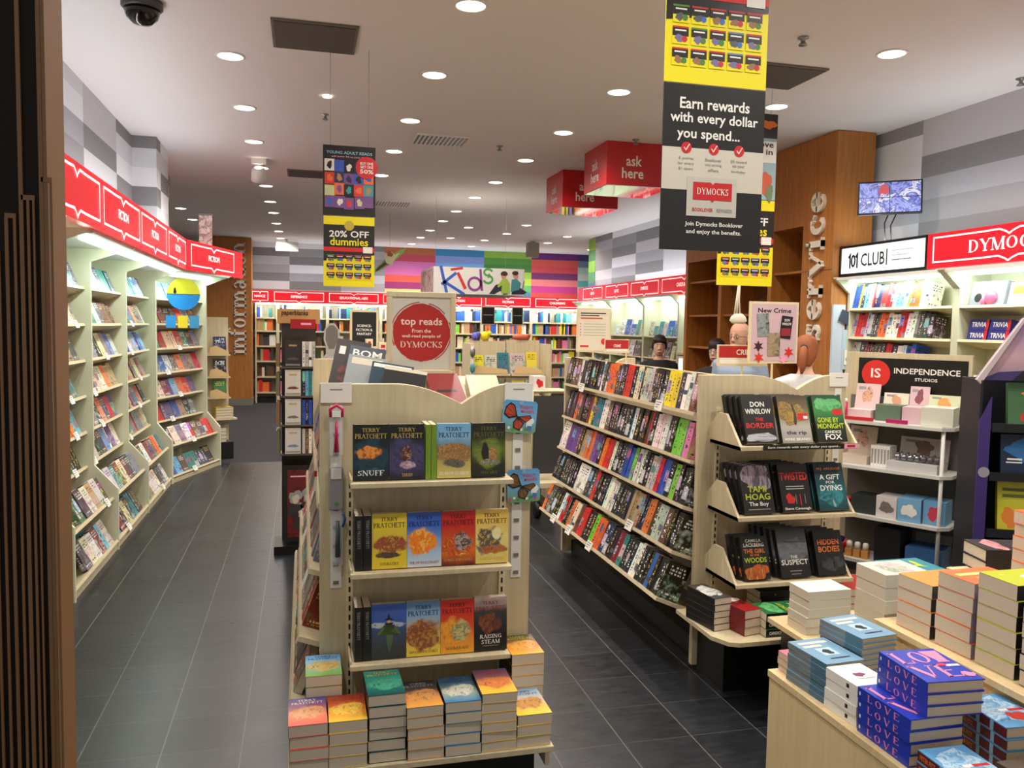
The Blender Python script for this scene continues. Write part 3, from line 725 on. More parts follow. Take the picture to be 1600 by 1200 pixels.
# ---------------------------------------------------------------- left fiction wall
LZ = [1.817, 1.569, 1.325, 1.083, .837, .6]
TICKET = PAPER
def ticket(M, lab):
    t = MB(); t.box(0, .085, -.004, -.002, -.028, .026, TICKET)
    for i in range(3): t.rect(.008, .07 - i * .015, .012 - i * .013, .018 - i * .013, -.0042, mat('ticket_print', (150, 148, 150), .7))
    o = t.at('shelf_ticket', M); tag(o, lab, 'price ticket', 'white shelf tickets')
def fiction_unit(M, L, lab, bayname, seed, last=False, first=False):
    """wall bookcase in frame M: x along the wall, y into it, z up; lower two tiers stand forward"""
    t = thing('wall_bookcase', lab, 'bookcase', M=M)
    prof = [(.46, 0), (.46, 2.1), (-.13, 2.1), (-.13, 2.09), (.15, 1.985), (.15, .60), (0, .43), (0, 0)]
    for x in ((0, L - .024) if last else (0,)):
        m = MB(); m.X = M; m.prism([(a, b) for a, b in prof], 'x', x, x + .024, MINT); m.build('side_panel', t)
    m = MB(); m.X = M; m.box(.024, L - (.024 if last else 0), .44, .46, .0, 2.1, MINT); m.build('back_panel', t)
    m = MB(); m.X = M; m.box(.024, L - (.024 if last else 0), .012, .03, 0.001, .045, MAPLE); m.build('plinth', t)
    m = MB(); m.X = M; m.box(.024, L - (.024 if last else 0), -.12, .44, 2.075, 2.098, WHITE); m.build('canopy', t)
    rows = [(z, .2, 23) for z in LZ] + [(.375, .04, 28), (.075, .016, 28)]
    x0 = .026; W = L - (.05 if last else .028)
    for i, (z, y, lean) in enumerate(rows):
        F = M @ T(x0, y, z) @ RX(-lean)
        m = MB(); m.X = F; m.box(0, W, -.008, .19, -.02, 0, MAPLE); m.build('shelf', t)
        if first: F = F @ T(.34, 0, 0)
        pal = PAL_BLUE if i == 0 else PAL_MIX
        fill_row(F, W - (.34 if first else 0), '%s shelf of %s' % (['top', 'second', 'third', 'fourth', 'fifth', 'sixth', 'seventh', 'lowest'][i], bayname), 'near end', seed * 10 + i, pal, 'novel', (.056, .084), (.17, .19), .7, .74, 'novels on the fiction wall')
        rd = random.Random(seed * 77 + i)
        if i > 0 and rd.random() < .85:
            ticket(F @ T(rd.uniform(.1, W - .5), -.009, -.005), 'small white price ticket on the %s shelf of the %s' % (['top', 'second', 'third', 'fourth', 'fifth', 'sixth', 'seventh', 'lowest'][i], bayname))
ML = lambda y: T(-1.25, y, 0) @ RZ(90)
fiction_unit(ML(5.0), 1.13, 'pale mint wall bookcase of novels standing next to the dark pilaster', 'first fiction bay', 11, first=True)
fiction_unit(ML(6.13), 1.15, 'pale mint wall bookcase of novels, second bay from the dark pilaster', 'second fiction bay', 12)
fiction_unit(ML(7.28), 1.24, 'pale mint wall bookcase of novels, third bay from the dark pilaster', 'third fiction bay', 13)
MEND = T(-1.25, 8.54, 0) @ RZ(72)
fiction_unit(MEND, 1.14, 'angled pale mint wall bookcase with the round yellow and blue hanging sign', 'angled fiction bay', 14, last=True)
fascia('fascia_sign', T(-1.1, 3.2, 0) @ RZ(90), 5.32, 2.095, 2.385, [(.9, 1.84, ''), (1.94, 2.98, 'FICTION'), (3.07, 4.13, 'FICTION'), (4.26, 5.28, 'FICTION')], 'long red backlit fascia reading FICTION three times above the fiction wall')
fascia('fascia_sign', T(-1.095, 8.53, 0) @ RZ(74), 1.5, 2.095, 2.385, [(.1, 1.22, 'FICTION')], 'short angled red backlit fascia reading FICTION at the end of the wall')
t, o, a = tube_light((-1.2, 5.05, 2.05), (-1.2, 8.5, 2.05), 'long fluorescent tube under the fiction canopy')
o.matrix_parent_inverse = Matrix.Identity(4); o.matrix_basis = RZ(a) @ RX(30)
t, o, a = tube_light((-1.28, 8.72, 2.05), (-.98, 9.6, 2.05), 'short fluorescent tube under the angled fiction canopy')
o.matrix_basis = RZ(a) @ RX(30)
# round two-tone hanging sign
t = thing('hanging_disc', 'round yellow and blue card disc hanging in front of the angled fiction bay', 'hanging sign', M=T(-1.14, 8.62, 1.86) @ RZ(20))
Mx = WM[t.name]
top = [(.155 * math.cos(a * PI / 20), .155 * math.sin(a * PI / 20)) for a in range(21)]
m = MB(Mx); m.prism(top, 'y', 0, .004, mat('disc_yellow', (214, 222, 44), .5)); m.build('upper_half', t)
m = MB(Mx); m.prism([(-x, -z) for x, z in top], 'y', 0, .004, mat('disc_blue', (20, 140, 220), .5)); m.build('lower_half', t)
m = MB(Mx); m.box(-.155, .155, -.001, .005, -.004, .002, BLACK); m.blob(-.08, .03, .012, .035, -.001, BLACK, 3); m.build('print_marks', t)
for k, (dx, c, n) in enumerate(((-.12, (40, 140, 210), 'blue'), (-.01, (224, 206, 40), 'yellow'), (.1, (60, 150, 200), 'blue'))):
    m = MB(Mx); m.box(dx - .045, dx + .045, 0, .004, -.33, -.21, mat('drop_card_%d' % k, c, .5)); m.build('drop_card', t)
m = MB(Mx); m.tube([(0, .002, .17), (0, .002, .3)], .0015, STEEL, 6); m.build('hanging_wire', t)
cove((-1.172, 4.0, 2.365), (-1.172, 8.3, 2.365), 'slim cool uplight tube lying on top of the fiction fascia')
# ---------------------------------------------------------------- titled books
def cover_design(w, h, t, base, items, spine=None, kind='paperback', spine_txt=None, back=None):
    """cover wrap with printed shapes and lettering on its front; items in fractions of the cover:
    ('t',text,x,z,w,h,mat,font) lettering, ('b',x,z,rx,rz,mat,seed) picture patch, ('r',x0,x1,z0,z1,mat) bar"""
    b = .0012 if kind != 'hardcover' else .0028; o = .0006 if kind != 'hardcover' else .003
    c = MB(); c.box(0, w, 0, b, 0, h, base); c.box(0, w, t - b, t, 0, h, back or base); c.box(0, b, b, t - b, 0, h, spine or base)
    y = -.0003
    for it in items:
        y -= .00012
        if it[0] == 't': c.text(it[1], it[2] * w, it[3] * h, it[4] * w, it[5] * h, y, it[6], it[7] if len(it) > 7 else sans)
        elif it[0] == 'b': c.blob(it[1] * w, it[2] * h, it[3] * w, it[4] * h, y, it[5], it[6], lim=(w, h))
        elif it[0] == 'r': c.rect(it[1] * w, it[2] * w, it[3] * h, it[4] * h, y, it[5])
        elif it[0] == 'p': c.poly([(a * w, q * h) for a, q in it[1]], y, it[2])
    if spine_txt:
        X = c.X; c.X = X @ RZ(-90) @ T(-t, 0, 0)   # plane of the spine
        for tx, z, ww, hh, mm, fn in spine_txt:
            # lettering reads downwards
            vs, fs, asp = fn(tx)
            c.add([(t / 2 + (q - .5) * ww * t, -.0004, z * h - (p - .5) * hh * h) for p, q in vs], fs, mm)
        c.X = X
    p = MB(); p.box(b, w - o, b, t - b, o, h - o, PAGES)
    return c.mesh('cover'), p.mesh('page_block')
GOLD = mat('gold_lettering', (196, 168, 84), .4); WHT = mat('white_lettering', (238, 236, 230), .5); NAVY = mat('navy_lettering', (34, 36, 84), .5); DKRED = mat('dark_red_lettering', (150, 34, 26), .5)
LIME = mat('lime_lettering', (190, 208, 40), .5); ORG = mat('orange_lettering', (226, 120, 40), .5); REDL = mat('red_lettering', (214, 44, 36), .5); GREYL = mat('grey_lettering', (150, 146, 140), .5)
PINKL = mat('pink_lettering', (240, 160, 190), .5); BROWNL = mat('brown_lettering', (110, 80, 40), .5)
C_BLK = mat('cover_black', (20, 20, 20), .4)
AW, AH, AT = .112, .178, .03
def tp(name, stops, arts, letter, title=None, tmat=None, tz=.1, tw=.7, th=.08, extra=()):
    it = [('t', 'TERRY', .5, .9, .5, .075, letter, serif), ('t', 'PRATCHETT', .5, .79, .9, .095, letter, serif)] + list(extra)
    if title: it.append(('t', title, .5, tz, tw, th, tmat or letter, serif))
    return cover_design(AW, AH, AT, painted('cover_' + name, stops, arts, AH), it, C_BLK)
D = {}
K = (18, 18, 20)
OLV = mat('olive_lettering', (110, 100, 50), .5); BRN = mat('brown_ink', (70, 46, 24), .5); MAR = mat('maroon_lettering', (90, 20, 20), .5); SLT = mat('slate_lettering', (86, 100, 140), .5)
D['snuff'] = tp('snuff', (K, (16, 40, 56), (20, 44, 56), K, K), [(.5, .42, .5, .3, 30, (K, (20, 70, 84), (16, 40, 50), (60, 110, 120))), (.42, .5, .34, .12, 50, ((20, 60, 72), (200, 90, 30), (236, 160, 60), (120, 50, 30)))], GOLD, 'SNUFF', WHT, .13, .74, .1)
D['thud'] = tp('thud', (K, (60, 56, 90), (70, 64, 100), K, K), [(.5, .4, .55, .3, 24, ((30, 28, 44), (76, 70, 112), (50, 46, 74), (90, 84, 120))), (.5, .46, .14, .16, 60, ((206, 160, 130), (90, 40, 40), (30, 26, 36))), (.5, .26, .2, .07, 50, ((214, 190, 190), (170, 140, 160), (120, 90, 120)))], GOLD, 'THUD!', GOLD, .08, .3, .06)
D['guards'] = tp('guards', ((206, 190, 110), (190, 170, 90), (90, 110, 100), (130, 180, 214), (110, 176, 220)), [(.5, .44, .55, .2, 60, ((60, 60, 46), (214, 140, 50), (96, 92, 70), (200, 150, 70), (70, 84, 90))), (.5, .27, .3, .08, 40, ((60, 62, 60), (110, 104, 84), (40, 44, 46)))], NAVY, 'GUARDS! GUARDS!', WHT, .09, .86, .06)
D['wee'] = tp('wee', (K, (40, 46, 20), (96, 112, 34), (40, 46, 20), K), [(.5, .46, .4, .26, 18, ((70, 84, 26), (120, 136, 50), (90, 104, 30))), (.4, .46, .11, .17, 40, (K, (36, 30, 30), K)), (.62, .42, .12, .13, 50, ((214, 180, 130), (150, 90, 40), (226, 200, 150))), (.5, .28, .36, .05, 70, ((200, 196, 170), (90, 90, 60), (220, 214, 190)))], OLV, 'WEE\nFREE MEN', OLV, .12, .5, .12)
D['sourcery'] = tp('sourcery', ((226, 196, 46), (224, 196, 46), (214, 186, 60), (226, 200, 50), (224, 196, 46)), [(.54, .42, .44, .2, 50, ((80, 40, 30), (190, 90, 60), (120, 60, 40), (214, 160, 60), (60, 50, 50))), (.45, .25, .36, .05, 60, ((40, 34, 30), (110, 90, 60)))], BRN, 'SOURCERY', BROWNL, .09, .55, .055)
D['fifth'] = tp('fifth', ((206, 210, 218), (170, 200, 226), (120, 160, 210), (50, 96, 190), (50, 90, 180)), [(.46, .46, .44, .22, 26, ((226, 70, 20), (246, 160, 30), (240, 110, 30), (250, 200, 80), (200, 50, 20)))], NAVY, 'THE FIFTH ELEPHANT', DKRED, .08, .86, .05)
D['lords'] = tp('lords', ((90, 16, 14), (226, 110, 30), (214, 80, 30), (190, 30, 24), (200, 36, 26)), [(.4, .34, .5, .16, 30, ((230, 140, 40), (190, 50, 20), (240, 190, 80))), (.62, .42, .26, .16, 60, ((24, 20, 24), (200, 180, 160), (50, 40, 60), (190, 90, 40)))], MAR, 'LORDS AND LADIES', GOLD, .1, .82, .05)
D['equal'] = tp('equal', ((214, 190, 90), (226, 206, 120), (236, 214, 130), (232, 196, 90), (232, 190, 80)), [(.42, .42, .36, .24, 50, ((60, 84, 70), (214, 180, 90), (90, 60, 40), (70, 110, 120), (30, 40, 40))), (.66, .56, .16, .12, 20, ((246, 236, 190), (240, 226, 160))), (.5, .26, .44, .08, 60, ((90, 110, 110), (200, 110, 40), (50, 60, 60)))], BRN, 'EQUAL RITES', GOLD, .08, .72, .055)
D['witch'] = cover_design(AW, AH, AT, painted('cover_witch', ((44, 42, 40), (60, 62, 70), (60, 76, 110), (56, 92, 176), (60, 100, 200)), [(.5, .62, .6, .05, 50, ((60, 76, 120), (190, 200, 210), (70, 90, 140)))], AH), [('t', 'TERRY', .5, .9, .5, .06, SLT, serif), ('t', 'PRATCHETT', .5, .8, .8, .07, SLT, serif),
    ('p', [(.44, .3), (.36, .62), (.16, .46), (.2, .43), (.4, .56), (.46, .62), (.56, .62), (.62, .56), (.8, .44), (.84, .47), (.66, .62), (.6, .3), (.54, .14), (.5, .1)], painted('dress_green', ((60, 84, 50), (90, 110, 70), (40, 50, 50)), [], AH)),
    ('p', [(.4, .62), (.38, .66), (.62, .66), (.6, .62)], mat('shawl', (30, 30, 44), .5)), ('b', .5, .68, .05, .03, mat('art_skin', (206, 150, 120), .5), 1), ('p', [(.36, .71), (.64, .71), (.54, .74), (.49, .84), (.46, .74)], C_BLK)], C_BLK)
D['moving'] = tp('moving', ((232, 200, 60), (226, 190, 80), (190, 170, 120), (130, 170, 206), (90, 140, 190)), [(.5, .38, .5, .26, 46, ((90, 50, 30), (190, 140, 70), (150, 80, 40), (110, 70, 50), (214, 180, 110)))], NAVY, 'MOVING PICTURES', BROWNL, .08, .84, .05)
D['maskerade'] = tp('maskerade', ((236, 170, 40), (230, 140, 50), (214, 80, 40), (206, 50, 34), (214, 50, 34)), [(.3, .4, .4, .24, 30, ((190, 60, 20), (236, 170, 50), (226, 110, 40))), (.62, .42, .26, .2, 46, ((150, 160, 110), (214, 190, 130), (110, 120, 80), (226, 214, 170)))], MAR, 'MASKERADE', BROWNL, .1, .7, .055)
D['steam'] = tp('steam', (K, K, (34, 38, 38), (60, 60, 58), (214, 190, 184)), [(.42, .52, .24, .2, 50, (K, (150, 80, 50), (60, 40, 40), (190, 120, 80))), (.68, .5, .16, .12, 50, ((60, 60, 60), (110, 54, 44), K))], DKRED, None, extra=(('t', 'RAISING', .5, .27, .66, .08, WHT, serif), ('t', 'STEAM', .5, .17, .56, .08, WHT, serif), ('r', .25, .75, .09, .1, GREYL)))
SKYP = ((120, 170, 60), (130, 180, 140), (130, 190, 226), (90, 150, 210))
D['bspine'] = cover_design(AW, AH, .026, C_BLK, [], C_BLK, spine_txt=[('TERRY PRATCHETT', .66, .4, .52, GREYL, serif)])
C_GRN = mat('cover_leaf', (116, 150, 40), .4)
D['gspine'] = cover_design(AW, AH, .017, C_GRN, [], C_GRN, spine_txt=None and [('I', .5, .3, .5, mat('leaf_dark', (60, 90, 30), .5), serif)])

# ---------------------------------------------------------------- ogee-topped end panels
def ogee(x0, x1, z1, z0=0.0):
    w = x1 - x0; n = x0 + .655 * w; pts = [(x0, z0), (x1, z0), (x1, z1)]
    for i in range(9): a = i / 8; pts.append((x1 - .12 * w - (x1 - .12 * w - n) * a, z1 - .068 * (a ** 1.7)))
    for i in range(1, 9): a = i / 8; pts.append((n - (.3 * w) * a, z1 - .068 * ((1 - a) ** 1.7)))
    pts.append((x0, z1))
    return pts
def slotted(mb, x, y, z0, z1):
    mb.box(x - .011, x + .011, y - .006, y, z0, z1, EDGE)
    z = z0 + .02
    while z < z1 - .03: mb.box(x - .003, x + .003, y - .0075, y - .0055, z, z + .018, BLACK); z += .032

# ---------------------------------------------------------------- the front gondola
G0, GY0, GY1 = .05, 2.75, 4.72
t = thing('gondola_bookcase', 'pale wood gondola with an ogee top and two clip strips, first in the aisle', 'bookcase', (.41, 3.7, 0))
fg = t
m = MB(); m.prism(ogee(.05, .772, 1.402, .02), 'y', GY0, GY0 + .03, MAPLE); m.build('end_panel', t, .002)
m = MB(); m.prism(ogee(.05, .772, 1.402, .02), 'y', GY1 - .03, GY1, MAPLE); m.build('end_panel', t, .002)
m = MB(); m.box(.4, .425, GY0 + .03, GY1 - .03, .1, 1.2, MAPLE); m.build('centre_panel', t)
m = MB(); m.box(.1, .72, GY0 + .03, GY1 - .03, .0, .1, BLACK); m.build('plinth', t)
for x in (.148, .672):
    m = MB(); slotted(m, x, GY0, .3, 1.09); m.build('slotted_upright', t)
for z in (1.1, .81, .512):
    m = MB(); m.box(.142, .668, 2.585, 2.74, z - .016, z, MAPLE); m.box(.142, .148, 2.6, 2.735, z, z + .012, MAPLE); m.build('shelf', t, .0015)
m = MB(); m.box(-.045, .762, 2.385, 2.75, .268, .286, MAPLE); m.box(-.045, -.03, 2.43, 2.75, .2, .268, MAPLE); m.box(.747, .762, 2.43, 2.75, .2, .268, MAPLE); m.build('base_tray', t, .0015)
m = MB(); m.box(.0, .72, 2.46, 2.75, 0, .268, BLACK); m.build('base_plinth', t)
# left-hand face of the front gondola, books leaning out towards the fiction aisle
GL = [(1.0, .05), (.78, .02), (.55, -.012), (.33, -.04)]
for i, (z, x) in enumerate(GL):
    F = frame(x, GY1 - .04, z, -90, 14 + 3 * i)
    m = MB(); m.X = F; m.box(0, 1.9, -.004, .2, -.018, 0, MAPLE); m.build('shelf', t)
    fill_row(F, 1.9, '%s shelf, front gondola side' % ORD[i], 'far end', 500 + i, 'kkddnmwbrte', 'trade_paperback', (.045, .07), (.145, .166), .7, .75, 'science fiction on the front gondola', stop=60)
m = MB(); m.box(.1, .36, GY0 + .03, GY1 - .03, 1.2, 1.215, MAPLE); m.box(.46, .72, GY0 + .03, GY1 - .03, 1.2, 1.215, MAPLE); m.build('top_tray', t)
# face-out Pratchett-style rows
def front_row(z, y, items, pre, cnt):
    for key, x, lab in items:
        me = D[key]
        if key in ('bspine', 'gspine'):
            put_book(T(x + (.026 if key == 'bspine' else .017), y, z) @ RZ(90), 0, 0, 0, None, lab, 'paperback', 'fantasy paperbacks on the front gondola', me)
        else:
            put_book(T(x, y, z + .0022) @ RX(-4), 0, 0, 0, None, lab, 'paperback', 'fantasy paperbacks on the front gondola', me)
yb = 2.618
front_row(1.1015, yb, [('snuff', .151, 'dark paperback reading SNUFF standing on the top shelf of the front gondola'), ('thud', .2655, 'black paperback with violet art and gold author name beside the SNUFF book'),
    ('gspine', .3815, 'slim leaf green paperback spine beside the violet cover, first of two'), ('gspine', .400, 'slim leaf green paperback spine touching the GUARDS book, second of two'),
    ('guards', .4185, 'sky blue paperback reading GUARDS with a crowd picture'), ('wee', .535, 'black and moss green paperback at the end by the butterfly cards, top shelf')], 0, 0)
front_row(.8115, yb, [('bspine', .157, 'black paperback spine outermost on the middle shelf of the front gondola'), ('bspine', .1845, 'black paperback spine touching the yellow SOURCERY book'), ('sourcery', .2115, 'yellow paperback reading SOURCERY on the middle shelf of the front gondola'),
    ('fifth', .3245, 'blue and white paperback with an orange fireball picture'), ('lords', .4375, 'red paperback reading LORDS AND LADIES'), ('equal', .5505, 'pale yellow paperback reading EQUAL RITES beside the red one')], 0, 0)
front_row(.5135, yb, [('bspine', .157, 'black paperback spine outermost on the lowest shelf of the front gondola'), ('bspine', .1845, 'black paperback spine touching the blue cover with a witch figure'), ('witch', .2115, 'blue paperback with a figure in a pointed hat and green dress'),
    ('moving', .3245, 'paperback reading MOVING PICTURES with a brown heap under blue sky'), ('maskerade', .4375, 'red and orange paperback reading MASKERADE'), ('steam', .5505, 'dark paperback reading RAISING STEAM on the lowest shelf')], 0, 0)
# flat stacks on the base tray
def lay(M, meshes, n, t0, label_top, label_rest, kind, group, seed, jx=.003, colr=None, dims=None, ang=0):
    """n books lying front up on frame M (foot-spine corner, x across, y away, z up)"""
    rd = random.Random(seed); z = 0
    for i in range(n):
        th = t0; z += th
        X = M @ T(rd.uniform(-jx, jx), rd.uniform(-jx, jx), z) @ RZ(ang + rd.uniform(-1.0, 1.0)) @ RX(-90)
        top = i == n - 1
        lab = label_top if top else label_rest % ORD[i]
        if dims: put_book(X, dims[0], th, dims[1], jit(colr, rd, 6), lab, kind, group)
        else: put_book(X, 0, 0, 0, None, lab, kind, group, meshes)
        z += .0006
    return z
FS = [
 ('coral', ((226, 90, 80), (232, 130, 90), (150, 90, 120), (60, 54, 130)), ((190, 110, 70), (236, 170, 120), (120, 70, 60)), WHT, -.043, 2.41, 4, .0355, 'coral and violet'),
 ('amber', ((240, 200, 70), (236, 150, 50), (190, 80, 40), (130, 50, 40)), ((200, 90, 30), (250, 210, 90), (150, 50, 30)), DKRED, .0715, 2.41, 4, .0355, 'amber and rust'),
 ('teal', ((20, 70, 70), (30, 110, 100), (40, 130, 110), (30, 110, 100)), ((16, 40, 40), (70, 160, 130), (20, 40, 44)), GOLD, .186, 2.42, 6, .034, 'dark teal'),
 ('ochre', ((226, 160, 70), (200, 130, 70), (60, 54, 56), (30, 30, 34)), ((40, 36, 40), (214, 150, 80), (70, 60, 70)), GREYL, .3005, 2.41, 5, .0325, 'ochre and black'),
 ('steel', ((40, 120, 170), (140, 160, 150), (60, 90, 110), (30, 60, 90)), ((30, 40, 50), (206, 206, 190), (60, 90, 110)), NAVY, .415, 2.41, 5, .0335, 'steel blue'),
 ('gold', ((240, 190, 60), (236, 170, 60), (120, 70, 80), (60, 50, 80)), ((50, 40, 70), (226, 130, 60), (110, 80, 90)), DKRED, .5295, 2.41, 6, .0305, 'gold and plum'),
 ('honey', ((240, 206, 60), (226, 180, 80), (190, 190, 190), (140, 186, 220)), ((150, 80, 40), (214, 160, 90), (110, 60, 40)), NAVY, .644, 2.415, 3, .034, 'honey and sky blue')]
def pile_cover(key, stops, cols, lt, th, h=AH):
    return cover_design(AW, h, th, painted('flat_' + key, stops, [(.5, .45, .46, .22, 40, cols)], AH), [('t', 'TERRY', .5, .9, .5, .08, lt, serif), ('t', 'PRATCHETT', .5, .8, .84, .08, lt, serif)], C_BLK)
for key, st, cols, lt, x, y, n, th, nm in FS:
    lay(T(x, y - .0185, .2875), pile_cover(key, st, cols, lt, th), n, th, '%s paperback on top of its flat pile on the front base tray' % nm, '%%s copy up in the pile below the %s paperback' % nm, 'paperback', 'flat piles on the front base tray', len(nm) + n, .002)
for x, y, n, th, nm, key, st, cols, lt, where in ((.004, 2.605, 6, .0345, 'sky blue and leaf green', 'leaf', SKYP, ((70, 90, 50), (214, 180, 110), (90, 120, 70)), NAVY, 'under outer clip strip'),
    (.668, 2.602, 6, .037, 'orange and olive', 'olive', ((240, 180, 60), (226, 130, 50), (120, 90, 50), (60, 60, 40)), ((200, 90, 30), (236, 180, 80), (150, 60, 30)), LIME, 'below the butterfly cards')):
    lay(T(x, 2.5735, .2875), pile_cover(key, st, cols, lt, th, .1675), n, th, '%s paperback on top of the tall pile %s' % (nm, where), '%%s copy up in the tall pile %s' % where, 'paperback', 'flat piles on the front base tray', n, .002)

# clip strips with hanging goods
def clip_strip(x, y, z0, z1, lab):
    t = thing('clip_strip', lab, 'clip strip', (x, y, z1))
    m = MB(); m.box(x - .018, x + .018, y - .003, y - .001, z0, z1 - .07, WHITE)
    m.build('strip', t)
    m = MB(); m.box(x - .05, x + .05, y - .006, y - .001, z1 - .062, z1 + .004, PAPER); m.box(x - .02, x + .02, y - .007, y - .006, z1 - .02, z1 - .016, GREYL); m.build('header_card', t, .001)
    z = z1 - .1
    while z > z0 + .02: m = MB(); m.box(x - .009, x + .009, y - .006, y - .003, z - .012, z, mat('clip_grey', (120, 118, 110), .5)); z -= .062; m.build('clip', t)
clip_strip(.103, 2.75, .72, 1.402, 'white clip strip with a pink and a grey reading light, outer edge of front gondola')
clip_strip(.722, 2.75, .72, 1.402, 'white clip strip with butterfly cards, aisle edge of front gondola')
clip_strip(2.5, 3.45, .95, 1.4, 'white clip strip on the crime gondola end panel')
CLEAR = bpy.data.materials.new('clear_blister'); CLEAR.use_nodes = True
_b = CLEAR.node_tree.nodes['Principled BSDF']; _b.inputs['Alpha'].default_value = .28; _b.inputs['Roughness'].default_value = .15; _b.inputs['Base Color'].default_value = (.85, .88, .9, 1)
MAG = mat('magenta_plastic', (196, 20, 84), .35); GRYP = mat('grey_plastic', (150, 148, 156), .4)
def booklight(x, y, z, c, lab, sc=1.0):
    t = thing('reading_light', lab, 'reading light', (x, y, z))
    m = MB(); m.box(x - .022, x + .022, y - .012, y - .009, z - .16 * sc, z, CLEAR); m.build('blister_pack', t)
    m = MB(); pts = [(x - .018, y - .016, z - .035), (x - .02, y - .016, z - .01), (x, y - .016, z + .004), (x + .02, y - .016, z - .01), (x + .018, y - .016, z - .035)]
    m.tube(pts, .005, c, 8); m.build('hanger_arch', t)
    m = MB(); m.tube([(x, y - .017, z - .05), (x, y - .018, z - .09), (x, y - .017, z - .15 * sc)], [.004, .005, .009], c, 10); m.build('stem', t)
    m = MB(); m.box(x - .014, x + .014, y - .02, y - .015, z - .035, z - .014, PAPER); m.build('label_card', t)
booklight(.103, 2.744, 1.33, MAG, 'magenta clip-on reading light in a clear pack hanging from the strip')
t = thing('reading_light', 'grey reading light in a white pack hanging halfway down the strip', 'reading light', (.103, 2.74, 1.13))
m = MB(); m.box(.08, .126, 2.733, 2.742, .985, 1.13, GRYP); m.build('body', t, .004)
m = MB(); m.box(.086, .12, 2.73, 2.7325, 1.09, 1.125, PAPER); m.build('label_card', t)
m = MB(); m.disc(.105, 1.005, .008, 2.7325, mat('leaf_green', (90, 150, 60), .5), 12); m.build('leaf_badge', t)
t = thing('reading_light', 'slim dark blue reading light in a clear pack, lowest on the strip', 'reading light', (.108, 2.74, .98))
m = MB(); m.box(.09, .126, 2.735, 2.742, .8, .975, CLEAR); m.build('blister_pack', t)
m = MB(); m.tube([(.108, 2.728, .95), (.108, 2.728, .83)], [.006, .009], mat('slate_plastic', (70, 80, 92), .4), 10); m.build('stem', t)
m = MB(); m.tube([(.124, 2.728, .975), (.132, 2.728, .955), (.124, 2.728, .93)], .004, mat('blue_plastic', (40, 90, 150), .4), 8); m.build('hook', t)
def butterfly_card(x, y, z, w, h, wing, lab, tilt):
    X = T(x, y, z) @ RY(tilt)
    t = thing('butterfly_card', lab, 'magnet card', M=X)
    m = MB(X); r = .008
    m.prism([(-w / 2 + r, -h), (w / 2 - r, -h), (w / 2, -h + r), (w / 2, -r), (w / 2 - r, 0), (-w / 2 + r, 0), (-w / 2, -r), (-w / 2, -h + r)], 'y', -.002, 0, fade('card_sky', ((110, 160, 110), (120, 180, 220), (90, 160, 214)), -h, 0)); m.build('card', t)
    m = MB(X); cx, cz = -.008, -.5 * h
    L1 = [(cx, cz), (cx - .012, cz + .04), (cx - .028, cz + .048), (cx - .044, cz + .034), (cx - .05, cz + .006), (cx - .03, cz - .008)]
    L2 = [(cx, cz), (cx + .045, cz + .008), (cx + .052, cz - .002), (cx + .03, cz - .02)]
    L3 = [(cx, cz), (cx + .026, cz - .022), (cx + .012, cz - .048), (cx - .012, cz - .04), (cx - .014, cz - .02)]
    blk = mat('wing_edge', (34, 22, 20), .5)
    for L in (L1, L2, L3):
        m.poly(L[::-1], -.0035, blk)
        mx = sum(p[0] for p in L) / len(L); mz = sum(p[1] for p in L) / len(L)
        m.poly([(mx + (a - mx) * .8, mz + (b - mz) * .8) for a, b in L][::-1], -.0042, wing)
        for p in L[1:]: m.line([(cx, cz), (mx + (p[0] - mx) * .8, mz + (p[1] - mz) * .8)], .0012, -.0046, blk)
    m.line([(cx - .004, cz + .006), (cx + .004, cz - .012)], .004, -.005, blk); m.build('butterfly', t)
    m = MB(X); pk = mat('hot_pink', (220, 60, 110), .5)
    m.text('INSECT', .022, -.022, .045, .01, -.003, pk); m.text('MAGNETS', .026, -.036, .046, .01, -.003, pk); m.blob(.038, -.075, .014, .018, -.003, WHT, 2); m.rect(.03, .046, -.1, -.085, -.0032, mat('mid_blue', (60, 120, 200), .5))
    for i in range(7): m.disc(-.05 + i * .015, -h + .012 + .004 * (i % 2), .005, -.003, [mat('hot_pink'), WHT, mat('leaf_green')][i % 3], 10)
    m.build('printing', t)
    m = MB(X); m.box(-.006, .006, -.008, -.002, -.012, .012, CLEAR); m.build('hang_tab', t)
butterfly_card(.728, 2.735, 1.345, .122, .112, mat('wing_orange', (190, 70, 40), .5), 'blue magnet card with an orange butterfly, upper of two on the strip', 5)
butterfly_card(.74, 2.735, 1.105, .118, .115, mat('wing_brown', (130, 90, 50), .5), 'blue magnet card with a brown butterfly, lower of two on the strip', -2)
t = thing('shelf_flag', 'small white and red paper flag sticking out beside the front gondola', 'paper flag', (.035, 2.85, 1.1))
m = MB(); m.prism([(.03, 1.03), (.042, 1.03), (.046, 1.17)], 'y', 2.84, 2.841, PAPER); m.build('paper', t)
m = MB(); m.rect(.034, .043, 1.08, 1.1, 2.8395, REDFLAT); m.build('red_band', t)

